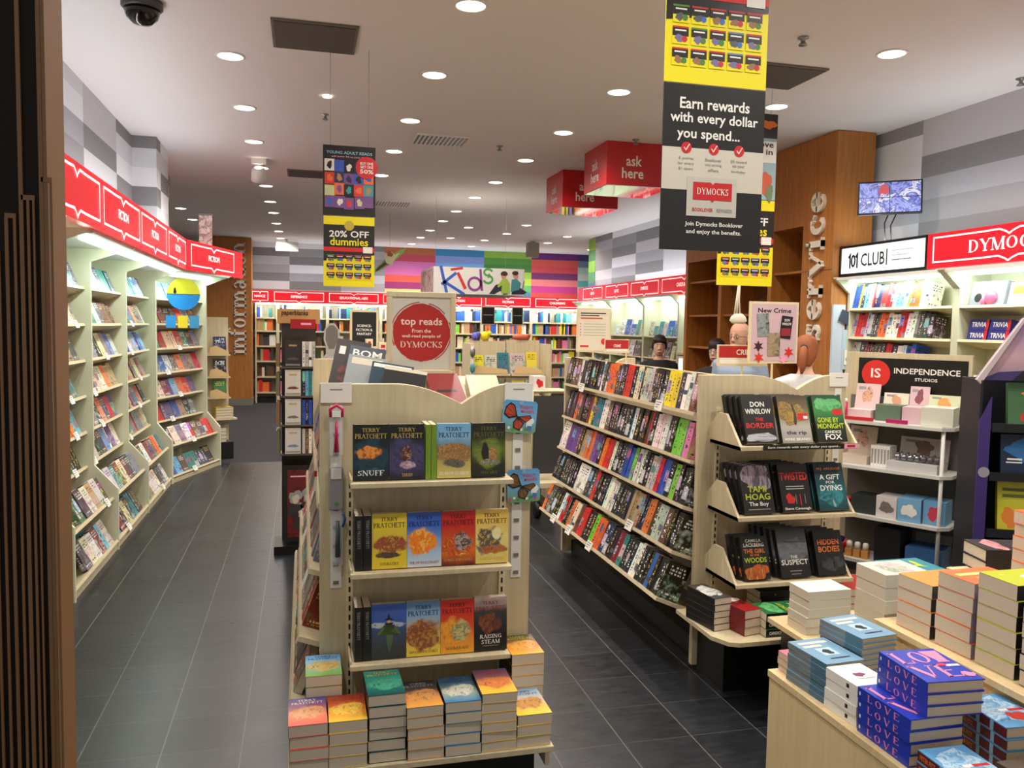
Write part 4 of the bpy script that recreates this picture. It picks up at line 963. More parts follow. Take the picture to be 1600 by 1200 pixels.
# ---------------------------------------------------------------- display books and signs on top of the front gondola
def slope_book(x, y, z, rz, lean, w, h, th, c, label, extra=(), kind='trade_paperback'):
    base = mat('cover_%s' % label[:14].replace(' ', '_'), c, .4)
    me = cover_design(w, h, th, base, extra, base, kind)
    put_book(T(x, y - (.007 if lean < 40 else 0), z + (.0118 + .024 if lean < 40 else 0)) @ RZ(rz) @ RX(-lean) @ RY(9 if lean < 40 else 0), 0, 0, 0, None, label, kind, 'display books on top of the front gondola', me)
slope_book(.085, 3.16, 1.325, -8, 22, .13, .2, .03, (40, 26, 26), 'dark red-black book leaning at the outer end on top of the front gondola', [('r', .12, .3, .7, .86, WHT), ('b', .5, .3, .3, .2, art('dk1', ((20, 14, 14), (120, 40, 30), (40, 30, 40)), 20), 4)])
slope_book(.13, 3.08, 1.303, -8, 22, .135, .2, .03, (66, 76, 92), 'slate blue book with big white letters leaning on top of the front gondola', [('t', 'BOM', .5, .86, .8, .14, WHT), ('b', .5, .4, .4, .3, art('dk2', ((50, 56, 66), (110, 116, 126), (70, 80, 96)), 20), 5)])
slope_book(.122, 3.0, 1.281, -8, 22, .14, .19, .03, (150, 158, 160), 'pale grey book leaning before the slate blue one', [('r', .1, .9, .82, .95, CREAM)])
slope_book(.2, 2.92, 1.259, -8, 22, .15, .19, .03, (22, 60, 76), 'deep teal book leaning between a pale grey and a black book', [('r', .05, .95, .9, .97, WHT)])
slope_book(.235, 2.84, 1.237, -8, 22, .15, .2, .03, (24, 20, 20), 'black book with a pale edge leaning just behind the front panel', [('r', 0, 1, .94, 1, CREAM)])
slope_book(.44, 2.82, 1.329, 3, 62, .12, .2, .03, (120, 24, 24), 'dark red book lying back behind the notch of the front panel', [('r', .2, .8, .36, .44, C_BLK)])
slope_book(.575, 2.82, 1.329, -2, 62, .115, .19, .03, (196, 180, 150), 'cream book lying just inside the notch of the front panel', [('r', 0, 1, 0, .1, C_BLK)])
st = [(2.785, 1.217)]
for k in range(5): st += [(2.785 + .08 * k, 1.222 + .022 * k), (2.865 + .08 * k, 1.222 + .022 * k)]
m = MB(); m.prism((st + [(3.26, 1.31), (3.26, 1.217)])[::-1], 'x', .085, .39, CREAM); o = m.build('display_riser'); tag(o, 'cream stepped riser under the leaning books on the front gondola', 'riser')
m = MB(); m.prism([(2.79, 1.217), (3.05, 1.217), (3.05, 1.41), (2.79, 1.272)], 'x', .435, .7, MAPLE); o = m.build('display_riser'); tag(o, 'pale wood sloped riser behind the notch of the front gondola', 'riser')
# top reads board
bx0, bx1, bz0, bz1, by = .296, .553, 1.412, 1.722, 3.05
t = thing('framed_sign', 'wood-framed poster board with a big red brushed circle reading top reads', 'sign', (.425, by, 1.41))
m = MB()
for a, b, c, d in ((bx0, bx1, bz0, bz0 + .02), (bx0, bx1, bz1 - .02, bz1), (bx0, bx0 + .02, bz0 + .02, bz1 - .02), (bx1 - .02, bx1, bz0 + .02, bz1 - .02)): m.box(a, b, by, by + .022, c, d, MAPLE)
m.build('frame', t, .002)
m = MB(); m.box(bx0 + .02, bx1 - .02, by + .006, by + .018, bz0 + .02, bz1 - .02, mat('poster_grey', (206, 202, 192), .6)); ps = m.build('poster', t)
m = MB(); cx, cz = (bx0 + bx1) / 2, (bz0 + bz1) / 2 + .004
brick_red = mat('brush_red', (176, 34, 30), .6)
rd = random.Random(5); pts = []
for i in range(64):
    a = 2 * PI * i / 64; pts.append((cx + (.107 + rd.uniform(-.0016, .0016)) * math.cos(a), cz + (.107 + rd.uniform(-.0016, .0016)) * math.sin(a)))
m.poly(pts, by + .0055, brick_red)
for a0, a1, r in ((95, 170, .113), (-62, 20, .112), (178, 205, .111), (40, 75, .112)):
    m.line([(cx + r * math.cos(R(a0 + (a1 - a0) * i / 10)), cz + r * math.sin(R(a0 + (a1 - a0) * i / 10))) for i in range(11)], .0035, by + .0054, brick_red)
m.build('red_circle', ps)
m = MB(); blush = mat('blush_lettering', (240, 206, 196), .6)
m.text('top reads', cx, cz + .038, .155, .036, by + .005, blush); m.text('From the', cx, cz + .007, .07, .014, by + .005, blush); m.text('well-read people of', cx, cz - .014, .145, .015, by + .005, blush); m.text('DYMOCKS', cx, cz - .044, .155, .026, by + .005, blush, serif)
m.build('lettering', ps)
m = MB(); m.box(cx - .006, cx + .006, by + .004, by + .016, 1.215, bz0, MAPLE); m.build('post', t)
def post_sign(x0, x1, z0, z1, y, zb, lab, face, drawing, name='post_sign', cat='sign', framed=True, rz=0, po=0):
    X = T((x0 + x1) / 2, y, 0) @ RZ(rz); w = (x1 - x0) / 2
    t = thing(name, lab, cat, M=T((x0 + x1) / 2, y, zb) @ RZ(rz))
    m = MB(X); m.box(-w, w, 0, .012, z0, z1, EDGE if framed else face); m.build('board', t, .001)
    e = .012 if framed else 0
    m = MB(X); m.rect(-w + e, w - e, z0 + e, z1 - e, -.001, face); fc = m.build('face', t)
    if drawing:
        m = MB(X); drawing(m, w, z0, z1); m.build('lettering', fc)
    m = MB(X); m.box(po - .005, po + .005, .003, .009, zb, z0, EDGE); m.build('post', t)
    return t
def d_sf(m, w, z0, z1):
    for i, s in enumerate(('SCIENCE-', 'FICTION &', 'FANTASY')): m.text(s, 0, z1 - .085 - i * .022, None, .0135, -.002, WHT)
post_sign(.24, .392, 1.468, 1.675, 4.5, 1.216, 'black board reading SCIENCE-FICTION & FANTASY on the front gondola', INK, d_sf, 'category_sign')
def d_tag(m, w, z0, z1): m.rect(-w, w, z0, z0 + .3 * (z1 - z0), -.002, PAPER); m.rect(-w * .6, w * .6, z0 + .64 * (z1 - z0), z0 + .72 * (z1 - z0), -.002, PINKL)
post_sign(.302, .34, 1.42, 1.525, 4.2, 1.216, 'small red post tag nearer the black science fiction board', REDFLAT, d_tag, 'post_tag', rz=20)
post_sign(.352, .398, 1.415, 1.512, 4.05, 1.216, 'small red post tag beside the top reads board', REDFLAT, d_tag, 'post_tag', rz=20)
# ---------------------------------------------------------------- crime gondola
CX0, CX1, CY0, CY1 = 1.772, 2.545, 3.45, 5.46
t = thing('gondola_bookcase', 'pale wood gondola packed with crime paperbacks, new crime board on its top', 'bookcase', (2.15, 4.45, 0))
for y in (CY0, CY1):
    m = MB(); m.prism(ogee(CX0, CX1 if y == CY0 else 2.29, 1.392, .02), 'y', y, y + .03, MAPLE); m.build('end_panel', t, .002)
m = MB(); m.box(2.14, 2.17, CY0 + .03, CY1, .1, 1.36, MAPLE); m.build('centre_panel', t)
m = MB(); m.box(1.84, 2.5, CY0 + .03, CY1, 0, .1, BLACK); m.build('plinth', t)
CS = [(1.215, 1.765, 12, 'S1'), (.99, 1.755, 14, 'S2'), (.775, 1.725, 17, 'S3'), (.565, 1.675, 20, 'S4'), (.345, 1.605, 23, 'S5')]
SEQ = {
'S1': 'k55 k56 n62 n62 s30 w26 d60 k45 k45 k45 k44 k45 k42 k44 w36 d82 o66 o69 d65 k63 r52 r50 k53 c73 k37 s109 d35 k69 k25 k58 y47 y47 y50 v54 w82 n50',
'S2': 'd64 d64 d65 o57 n48 n49 k107 m39 y64 v37 t48 t49 w47 w46 n68 k44 k44 k64 k62 k45 k56 t29 w48 k56 k37 k45 n44 r26 k43 w34 w41 w41 w32 k86 g53 g51 b22 P56',
'S3': 'W214 p58 p58 p55 p56 k54 q79 o63 o63 p60 p60 k47 o68 r88 w43 k42 k82 k50 b49 b57 g37 k19 w90 k87 s92 r48 b39 b39 k53 g59 k35 k36 k55',
'S4': 'k67 k67 k66 k67 k66 k66 k76 W297 d55 d54 r70 k51 k51 k55 w73 w74 k60 k49 k29 k75 q73 q71 v68 o41 o41 d48 s93 n59 k36 k36 k35 k34 a80 a19 g19',
'S5': 'o52 d60 d61 d61 k94 w61 r75 k73 o43 c48 c49 n54 r52 r52 k51 k62 g54 o54 o69 v55 v56 k43 k42 m41 m41 t50 k39 k38 k47 w82 k79 k34 b50 k33 k32 k32 k24 d46 d38 d44 d36 w50 k14 n28'}
for i, (z, x, lean, key) in enumerate(CS):
    F = frame(x, CY1 - .005, z, -90, lean)
    m = MB(); m.X = F; m.box(0, CY1 - CY0 - .04, -.004, .24, -.016, 0, MAPLE); m.build('shelf', t)
    fill_row(F, CY1 - CY0 - .04, '%s shelf, crime gondola' % (['top', 'second', 'third', 'fourth', 'lowest'][i]), 'far end', 900 + i, kind='paperback', h=(.172, .186), wr=.65, group='crime paperbacks on the gondola face', seq=SEQ[key])
m = MB(); m.box(2.17, 2.5, CY0 + .03, CY1, .6, .615, MAPLE); m.box(2.17, 2.5, CY0 + .03, CY1, 1.2, 1.215, MAPLE); m.build('back_shelf', t)
for d, z, i in ((.35, 1.215, 0), (1.55, 1.215, 0), (.3, .345, 4), (.62, .345, 4), (1.0, .345, 4), (1.42, .565, 3)):
    x = CS[i][1]; lean = CS[i][2]
    ticket(frame(x, CY1 - d, z, -90, lean) @ T(0, -.005, -.004), 'white price ticket on the %s shelf of crime gondola, %s from far end' % (['top', '', '', 'fourth', 'lowest'][i], {.35: 'first', 1.55: 'second', .3: 'first', .62: 'second', 1.0: 'third', 1.42: 'only one'}[d]))
# end cap facing the entrance
for x in (1.868, 2.452):
    m = MB(); slotted(m, x, CY0, .32, 1.24); m.build('slotted_upright', t)
for z in (1.098, .788, .49):
    m = MB(); X = T(1.825, 3.16, z); m.X = X
    m.box(0, .59, 0, .28, -.016, 0, MAPLE)
    for xx in (0, .578): m.prism([(.29, -.016), (.29, .06), (.21, .13), (.14, .13), (.06, .05), (.01, 0), (.0, -.016)][::-1], 'x', xx, xx + .012, MAPLE)
    m.build('shelf', t)
m = MB(); m.prism([(1.68, 3.1), (1.72, 3.02), (1.76, 3.0), (2.6, 3.0), (2.6, 3.44), (1.68, 3.44)], 'z', .282, .3, MAPLE); m.build('base_tray', t)
m = MB(); m.box(1.8, 2.52, 3.2, 3.45, 0, .282, BLACK); m.build('base_plinth', t)
SW, SH, STK = .15, .215, .028
def cb(base, items, w=SW, h=SH, th=STK, sp=None): return cover_design(w, h, th, base, items, sp or C_BLK, 'trade_paperback')
A_SEA = art('art_sea', ((60, 64, 70), (190, 194, 200), (90, 94, 104)), 30, vec=(.3, 1, 3)); A_RIP = art('art_rip', ((70, 54, 30), (176, 140, 70), (110, 90, 50), (200, 180, 140)), 34)
A_TAMI = art('art_tami', ((40, 36, 40), (180, 160, 176), (70, 64, 70), (120, 110, 120)), 26, vec=(2.2, 1, .4)); A_DYE = art('art_dye', ((14, 70, 80), (60, 150, 160), (20, 90, 100), (160, 200, 200)), 20)
A_GIRL = art('art_girl', ((40, 20, 10), (220, 110, 30), (120, 50, 20), (246, 190, 110)), 30, vec=(3, 1, .25)); A_SUSP = art('art_susp', ((30, 30, 36), (120, 122, 132), (70, 72, 82)), 14, vec=(.6, 1, 2)); A_HID = art('art_hidden', ((20, 22, 24), (70, 74, 80), (40, 42, 46)), 16)
C_RIP = fade('cover_rip', ((150, 146, 136), (176, 172, 160), (120, 104, 70), (70, 62, 50)), 0, SH); C_GON = fade('cover_gone', ((20, 24, 22), (30, 44, 30), (60, 130, 70), (30, 70, 50)), 0, SH); C_DYE = fade('cover_dying', ((20, 60, 66), (30, 100, 108), (22, 70, 76), (18, 40, 44)), 0, SH)
C_SUS = fade('cover_suspect', ((30, 30, 34), (50, 52, 58), (110, 112, 122), (40, 40, 46)), 0, SH); CDK = mat('cover_soot', (30, 28, 28), .4)
STICK = mat('sticker_red', (200, 30, 36), .5)
DC = {
'border': cb(CDK, [('b', .5, .12, .5, .1, A_SEA, 3), ('t', 'DON', .5, .82, .46, .11, WHT), ('t', 'WINSLOW', .5, .67, .84, .11, WHT), ('t', 'THE', .5, .5, .26, .07, REDL), ('t', 'BORDER', .5, .37, .9, .11, REDL)]),
'rip': cb(C_RIP, [('b', .4, .62, .42, .26, A_RIP, 7), ('p', [(.46, .4), (.5, .62), (.44, .8), (.5, .82), (.58, .6), (.56, .42), (.52, .36)], mat('trunk_brown', (70, 54, 40), .6)), ('r', .62, .96, .48, .62, STICK), ('r', .8, .94, .5, .56, WHT), ('t', 'the rip', .5, .2, .66, .1, NAVY), ('t', 'MARK BRANDI', .5, .07, .84, .055, WHT)]),
'gone': cb(C_GON, [('b', .5, .8, .42, .16, art('art_green', ((30, 90, 50), (110, 190, 120), (50, 120, 70)), 18), 4), ('r', .64, .96, .58, .7, STICK), ('t', 'GONE BY', .44, .47, .72, .11, LIME), ('t', 'MIDNIGHT', .5, .34, .9, .11, LIME), ('t', 'CANDICE', .54, .215, .56, .06, WHT), ('t', 'FOX', .54, .11, .56, .12, WHT)]),
'boy': cb(CDK, [('b', .5, .76, .56, .26, A_TAMI, 5), ('t', 'TAMI', .5, .5, .6, .13, LIME), ('t', 'HOAG', .5, .34, .8, .13, LIME), ('t', 'The Boy', .5, .18, .64, .11, WHT), ('r', .14, .86, .07, .09, GREYL)]),
'twisted': cb(CDK, [('t', 'TWISTED', .5, .74, .92, .17, REDL), ('r', .2, .8, .52, .535, WHT), ('r', .2, .8, .47, .485, WHT), ('b', .3, .27, .15, .1, REDL, 30), ('r', .62, .65, .12, .36, REDL), ('r', .48, .5, .16, .36, GREYL), ('r', .78, .8, .16, .36, GREYL), ('t', 'Steve Cavanagh', .5, .06, .86, .07, WHT)]),
'gift': cb(C_DYE, [('b', .5, .32, .46, .2, A_DYE, 6), ('t', 'M.J. ARLIDGE', .5, .87, .8, .07, ORG), ('t', 'A GIFT', .5, .7, .7, .11, WHT), ('t', 'FOR', .5, .59, .3, .06, WHT), ('t', 'DYING', .5, .47, .74, .12, WHT)]),
'girl': cb(CDK, [('b', .5, .16, .5, .18, A_GIRL, 2), ('t', 'CAMILLA', .5, .9, .62, .075, WHT), ('t', 'LACKBERG', .5, .8, .8, .085, WHT), ('t', 'THE GIRL', .5, .66, .84, .1, ORG), ('t', 'IN THE', .5, .565, .36, .05, ORG), ('t', 'WOODS', .5, .45, .88, .12, LIME)], .125, .19),
'suspect': cb(C_SUS, [('b', .5, .56, .44, .26, A_SUSP, 3), ('r', .0, 1, .0, .3, mat('cover_night', (30, 30, 34), .4)), ('t', 'THE', .5, .42, .24, .06, WHT), ('t', 'SUSPECT', .5, .31, .9, .11, WHT), ('r', .3, .7, .12, .14, GREYL), ('r', .34, .66, .06, .075, GREYL)]),
'hidden': cb(CDK, [('b', .55, .26, .36, .18, A_HID, 4), ('t', 'HIDDEN', .5, .74, .76, .12, ORG), ('t', 'BODIES', .5, .58, .76, .13, ORG), ('b', .6, .24, .03, .1, C_BLK, 2)], .145, .2)}
CT = {'border': 'black trade paperback reading THE BORDER in red', 'rip': 'grey and brown trade paperback reading the rip', 'gone': 'green trade paperback reading GONE BY MIDNIGHT', 'boy': 'charcoal trade paperback reading The Boy', 'twisted': 'charcoal trade paperback reading TWISTED in red',
      'gift': 'teal trade paperback reading A GIFT FOR DYING', 'girl': 'black trade paperback reading THE GIRL IN THE WOODS', 'suspect': 'grey trade paperback reading THE SUSPECT', 'hidden': 'black trade paperback reading HIDDEN BODIES'}
def fan(key, x, z, n, dx, dz=0, lean=20, y0=3.185):
    for i in range(n):
        F = T(x - dx * i, y0 + .0312 * i, z + .0102) @ RX(-lean)
        lab = CT[key] + (', foremost copy' if i == 0 else ', %s copy behind the foremost' % ORD[i - 1])
        put_book(F, 0, 0, 0, None, lab, 'trade_paperback', 'face-out crime books on the end panel', DC[key])
for z, ks in ((1.0995, (('border', 1.868, 4, .009), ('rip', 2.044, 4, .008), ('gone', 2.222, 2, .008))), (.7895, (('boy', 1.87, 4, .009), ('twisted', 2.06, 5, .012), ('gift', 2.245, 2, .008))), (.4915, (('girl', 1.885, 3, .012), ('suspect', 2.066, 5, .012), ('hidden', 2.254, 4, .012)))):
    for k, x, n, dx in ks: fan(k, x, z, n, dx)
m = MB(); m.box(1.93, 2.4, 3.153, 3.158, 1.083, 1.106, BLACK); m.text('Earn rewards with every dollar you spend...', 2.13, 1.094, .36, .012, 3.1525, WHT); m.rect(2.33, 2.4, 1.084, 1.105, 3.1525, PINKL); m.rect(2.345, 2.385, 1.09, 1.1, 3.152, REDFLAT)
o = m.build('shelf_strip'); tag(o, 'black shelf strip reading Earn rewards under the top row of crime books', 'shelf strip')
# piles on the crime base tray
def cpile(x, y, rz, n, th, w, h, spinec, covers, lab_top, lab_rest, spine_txt=None, items=(), seed=1, kind='trade_paperback', z=.3015, up=True):
    base = mat('pile_%s' % lab_top[:18].replace(' ', '_'), covers, .4)
    me = cover_design(w, h, th, base, items, mat('pilespine_%s' % lab_top[:18].replace(' ', '_'), spinec, .4), kind, spine_txt)
    lay(T(x, y, z) @ RZ(rz), me, n, th, lab_top, lab_rest, kind, 'flat piles on the crime base tray', seed, .002)
# spine towards the viewer: book turned a quarter so that its spine lies along the front
def spine_front(x, y, rz, **k):
    """corner x,y is the near left end of the spine as seen from the entrance"""
    cpile(x + k['h'] * math.cos(R(rz)), y + k['h'] * math.sin(R(rz)), rz + 90, **k)
spine_front(1.9, 3.03, 0, n=3, th=.034, w=.14, h=.215, spinec=(22, 24, 22), covers=(36, 110, 60), lab_top='green topped book on the three-book black spined pile, crime base tray', lab_rest='%s copy up with black and lime spine under the green topped book', spine_txt=[('CANDICE FOX', .72, .4, .42, WHT, sans), ('GONE BY', .25, .5, .22, LIME, sans)],
    items=[('b', .5, .72, .4, .2, mat('art_green'), 3), ('t', 'GONE BY', .5, .45, .7, .1, LIME), ('t', 'FOX', .5, .2, .6, .12, WHT)], seed=3)
spine_front(2.14, 3.07, 3, n=2, th=.034, w=.14, h=.21, spinec=(44, 136, 126), covers=(120, 140, 136), lab_top='teal spined book with a grey and dark cover, upper of two on crime base tray', lab_rest='%s from the tray, teal spined book under the grey and dark cover', spine_txt=[('VILLAGE OF THE LOST GIRLS', .5, .36, .76, mat('pale_teal', (170, 210, 200), .5), sans)],
    items=[('b', .5, .4, .48, .36, art('art_village', ((20, 24, 26), (90, 130, 120), (40, 50, 50)), 20), 3)], seed=4)
spine_front(1.985, 3.22, 0, n=4, th=.032, w=.12, h=.19, spinec=(20, 20, 20), covers=(24, 22, 22), lab_top='black book on the tall black pile at the back of the crime base tray', lab_rest='%s copy up in the tall black pile at the back of the tray', spine_txt=[('I', .6, .2, .02, LIME, sans)], seed=5)
cpile(1.815, 3.06, 12, 3, .036, .09, .18, (110, 24, 30), (150, 24, 30), 'dark red book with white and red cover on the outer pile, crime base tray', '%s copy up under the dark red book with the white and red cover', items=[('b', .5, .8, .46, .16, WHT, 3), ('t', 'CHEF', .5, .5, .8, .16, C_BLK)], seed=6)
cpile(1.715, 3.14, 10, 5, .028, .09, .2, (30, 30, 30), (60, 60, 60), 'black and white book on the outermost thin pile, crime base tray', '%s copy up in the outermost black and white pile', items=[('b', .5, .5, .46, .4, art('art_bw', ((20, 20, 20), (220, 220, 216), (40, 40, 40)), 30), 3)], seed=7)
cpile(2.4, 3.16, -8, 4, .034, .15, .22, (170, 24, 30), (196, 40, 40), 'bright red book on the pile nearest the table, crime base tray', '%s copy up under the bright red book', seed=8)

# signs on the crime gondola
def d_new(m, w, z0, z1):
    m.text('New Crime', 0, z1 - .045, w * 1.35, .024, -.002, INK)
    for x, z, r, sx, sz, mm, seed in ((-.065, .2, 4, .07, .12, art('art_nc1', ((30, 34, 38), (150, 160, 160), (70, 76, 80)), 20), 0), (.07, .19, -6, .066, .118, CDK, 1), (0, .1, 1, .072, .12, art('art_nc2', ((40, 34, 28), (170, 150, 120), (110, 90, 60)), 20), 2)):
        c, s = math.cos(R(r)), math.sin(R(r))
        P = lambda a, b: (x + a * c - b * s, z0 + z + a * s + b * c)
        m.poly([P(-sx / 2, -sz / 2), P(sx / 2, -sz / 2), P(sx / 2, sz / 2), P(-sx / 2, sz / 2)], -.003 - seed * .0006, mm)
        if seed == 1:
            m.text('DON', P(0, .038)[0], P(0, .038)[1], .03, .014, -.0042, WHT); m.text('WINSLOW', P(0, .018)[0], P(0, .018)[1], .055, .014, -.0042, WHT); m.rect(x - .03, x + .026, z0 + z - .045, z0 + z - .005, -.0042, mat('art_redsky', (150, 40, 50), .5))
    leaf = [(0, .03), (.008, .012), (.026, .016), (.014, 0), (.03, -.012), (.01, -.012), (.002, -.03), (-.008, -.012), (-.028, -.014), (-.012, 0), (-.026, .016), (-.008, .012)][::-1]
    for x, z, mm in ((.09, .06, REDL), (-.09, .09, mat('leaf_plum', (70, 24, 40), .5)), (-.085, .03, REDL), (.06, .025, PINKL)): m.poly([(x + a, z0 + z + b) for a, b in leaf], -.0035, mm)
t = post_sign(2.245, 2.532, 1.43, 1.752, 3.85, 1.2155, 'pink poster board reading New Crime on top of the crime gondola', mat('poster_mauve', (206, 176, 184), .6), d_new, 'new_crime_board')
def d_crime(m, w, z0, z1): m.rect(-w + .006, w - .006, z0 + .045, z1 - .006, -.002, REDFLAT); m.text('CRIME', .012, (z0 + z1) / 2 + .018, w * .72, .03, -.003, WHT)
post_sign(2.15, 2.45, 1.408, 1.522, 4.0, 1.2155, 'red and white card reading CRIME behind the pink poster board', PAPER, d_crime, 'crime_tag')
def d_crime2(m, w, z0, z1): m.rect(-w + .004, w - .004, z0 + .03, z1 - .004, -.002, REDFLAT); m.text('CRIME', 0, z0 + .05, w * .6, .02, -.003, WHT)
post_sign(1.996, 2.174, 1.43, 1.524, 5.3, 1.3605, 'small red and white tag reading CRIME beside the white question poster', PAPER, d_crime2, 'crime_tag', po=.07)
def d_q(m, w, z0, z1):
    m.rect(-w * .8, w * .7, z1 - .04, z1 - .032, -.002, INK); m.rect(-w * .8, w * .3, z1 - .055, z1 - .048, -.002, INK)
    m.rect(-w * .8, w * .5, z1 - .075, z1 - .067, -.002, REDL)
    for i in range(5): m.disc(-w * .8, z1 - .11 - i * .02, .004, -.002, REDL, 10); m.rect(-w * .6, w * .7, z1 - .112 - i * .02, z1 - .109 - i * .02, -.002, GREYL)
    m.disc(w * .6, z0 + .075, .022, -.002, REDL, 16); m.rect(-w * .8, -w * .3, z0 + .035, z0 + .048, -.002, REDL)
post_sign(1.849, 2.1, 1.43, 1.738, 5.468, 1.3925, 'cream framed poster with red bullet points at the far end of the crime gondola', CREAM, d_q, 'bullet_poster')

# ---------------------------------------------------------------- nested sale table
t = thing('display_table', 'low stepped pale wood display table covered in piles of books', 'table', (2.2, 1.7, 0))
m = MB(); m.box(1.56, 1.96, .9, 2.47, .405, .43, TABLEWOOD); m.build('lower_top', t, .002)
m = MB(); m.box(1.565, 1.583, .9, 2.465, 0, .405, TABLEWOOD); m.box(1.583, 1.95, 2.447, 2.465, 0, .405, TABLEWOOD); m.build('lower_side', t)
m = MB(); m.box(1.94, 2.9, .9, 2.42, .578, .6, TABLEWOOD); m.build('middle_top', t, .002)
m = MB(); m.box(1.965, 1.985, .9, 2.41, 0, .578, TABLEWOOD); m.box(1.985, 2.9, 2.39, 2.41, 0, .578, TABLEWOOD); m.build('middle_side', t)
m = MB(); m.box(2.25, 2.95, .9, 2.44, .738, .76, TABLEWOOD); m.build('upper_top', t, .002)
m = MB(); m.box(2.275, 2.295, .9, 2.385, .6, .738, TABLEWOOD); m.build('upper_side', t)
t = thing('display_table', 'small low table behind the stepped table carrying white-edged piles', 'table', (2.2, 2.75, 0))
m = MB(); m.box(1.86, 2.75, 2.5, 2.96, .4, .42, TABLEWOOD); m.build('top', t)
m = MB(); m.box(1.9, 2.7, 2.54, 2.92, 0, .4, BLACK); m.build('base', t)
LB = mat('love_blue', (30, 56, 180), .35); LP = mat('love_pink', (236, 140, 180), .4)
LW, LH, LT = .175, .214, .033
love = cover_design(LW, LH, LT, LB, [('t', 'LO', .36, .74, .6, .36, LP, serif), ('p', [(.7, .56), (.73, .6), (.64, .92), (.97, .92), (.9, .6), (.93, .56)], LP), ('t', 'VE', .42, .3, .74, .38, LP, serif), ('r', .72, .97, .42, .48, WHT), ('r', .62, .76, .44, .52, STICK), ('b', .88, .17, .09, .08, LP, 41)], LB, 'hardcover', [('L O V E', .5, .66, .6, LP, serif), ('I', .95, .3, .03, WHT, sans)])
BL = mat('steelblue_cloth', (112, 150, 178), .5); PB = mat('pale_blue', (170, 196, 214), .5)
blue = cover_design(.145, .195, .0178, BL, [('r', .12, .88, .8, .88, CREAM), ('r', .12, .6, .66, .74, CREAM), ('r', .3, .7, .3, .6, PB), ('b', .5, .44, .12, .09, INK, 5), ('r', .3, .8, .16, .2, NAVY)], mat('cloth_grey', (120, 124, 122), .6), 'hardcover', [('I', .2, .9, .38, mat('cloth_blue', (70, 110, 130), .6), sans)])
lay(T(1.588, 2.187, .4312) @ RZ(3), blue, 7, .0178, 'steel blue hardcover on the lower pile at the table corner', '%s copy up in the lower steel blue hardcover pile', 'hardcover', 'steel blue hardcovers on the table', 21, .002)
lay(T(1.745, 2.225, .4312) @ RZ(6), blue, 10, .0178, 'steel blue hardcover on the taller pile behind, with sketch on cover', '%s copy up in the taller steel blue hardcover pile', 'hardcover', 'steel blue hardcovers on the table', 22, .002)
whb = cover_design(.125, .146, .031, WHITE, [('b', .5, .5, .14, .1, mat('plum_blot', (120, 50, 90), .5), 4), ('r', .3, .8, .3, .33, GREYL)], WHITE, 'trade_paperback', [('1', .3, .4, .08, INK, sans)])
lay(T(1.585, 2.032, .4312) @ RZ(2), whb, 4, .031, 'white paperback with a plum blot on top of the white pile', '%s copy up in the white pile behind the LOVE books', 'trade_paperback', 'white paperbacks on the table', 23, .002)
lay(T(1.577, 1.805, .4312), love, 4, LT, 'cobalt hardcover reading LOVE, fourth from the table, half covered by three askew copies', '%s copy up in the front pile of cobalt LOVE hardcovers', 'hardcover', 'blue and pink hardcovers on the table', 24, .002)
lay(T(1.625, 1.8, .4312 + 4 * (LT + .0006)) @ RZ(-4), love, 3, LT, 'cobalt hardcover reading LOVE, highest of all, turned slightly askew', '%s askew copy up on top of the front LOVE pile', 'hardcover', 'blue and pink hardcovers on the table', 25, .003)
FITZ = art('art_fitz', ((40, 90, 150), (110, 170, 214), (190, 214, 230), (60, 110, 170)), 30)
fz = cover_design(.14, .19, .032, mat('fitz_blue', (90, 150, 200), .4), [('b', .5, .5, .46, .44, FITZ, 3), ('b', .62, .3, .2, .14, mat('fitz_red', (190, 50, 40), .5), 4), ('r', .6, .95, .46, .52, STICK), ('r', .4, .6, .46, .52, WHT)], mat('maroon_cloth', (86, 22, 34), .4), 'hardcover', [('PETER FITZ', .8, .4, .3, ORG, sans), ('I I', .4, .9, .34, mat('fitz_pale', (130, 180, 210), .5), sans)])
lay(T(1.805, 1.72, .4312) @ RZ(-5), fz, 4, .032, 'sky blue and maroon hardcover on the pile beside the LOVE books', '%s copy up in the maroon spined pile beside LOVE', 'hardcover', 'maroon spined hardcovers on the table', 26, .002)
lay(T(1.577, 1.592, .4312) @ RZ(-3), fz, 2, .032, 'sky blue and maroon hardcover on the low pile before LOVE', '%s copy up in the low maroon spined pile before LOVE', 'hardcover', 'maroon spined hardcovers on the table', 27, .001)
lay(T(1.76, 1.5, .4312) @ RZ(4), cover_design(.13, .19, .03, mat('umber', (90, 74, 60), .5), [('b', .5, .5, .4, .3, art('art_umber', ((60, 50, 40), (150, 130, 100), (90, 74, 60)), 30), 3)], None, 'trade_paperback'), 2, .03, 'brown paperback on the low pile beside the maroon spined books', '%s copy up in the low brown pile', 'trade_paperback', 'brown paperbacks on the table', 28, .001)
def tpile(x, y, z, rz, n, th, w, h, cover, spinec, top, rest, items=(), seed=1, kind='trade_paperback', turn=True):
    """pile with its spines to the entrance and head edges to the aisle (turn) or lying straight"""
    me = cover_design(w, h, th, mat('tp_' + top[:20], cover, .4), items, mat('ts_' + top[:20], spinec, .4), kind)
    X = T(x + h, y, z) @ RZ(rz + 90) if turn else T(x, y, z) @ RZ(rz)
    lay(X, me, n, th, top, rest, kind, 'paperback piles on the stepped table', seed, .003)
GY = (196, 200, 196)
tpile(1.99, 2.43, .4212, 1, 7, .046, .16, .19, (206, 214, 190), GY, 'pale green and grey picture book on the curved white pile behind the table corner', '%s copy up in the curved white pile behind the table corner', [('b', .5, .5, .4, .34, art('art_baby', ((150, 150, 150), (214, 190, 190), (120, 150, 100), (190, 190, 200)), 22), 3)], 31)
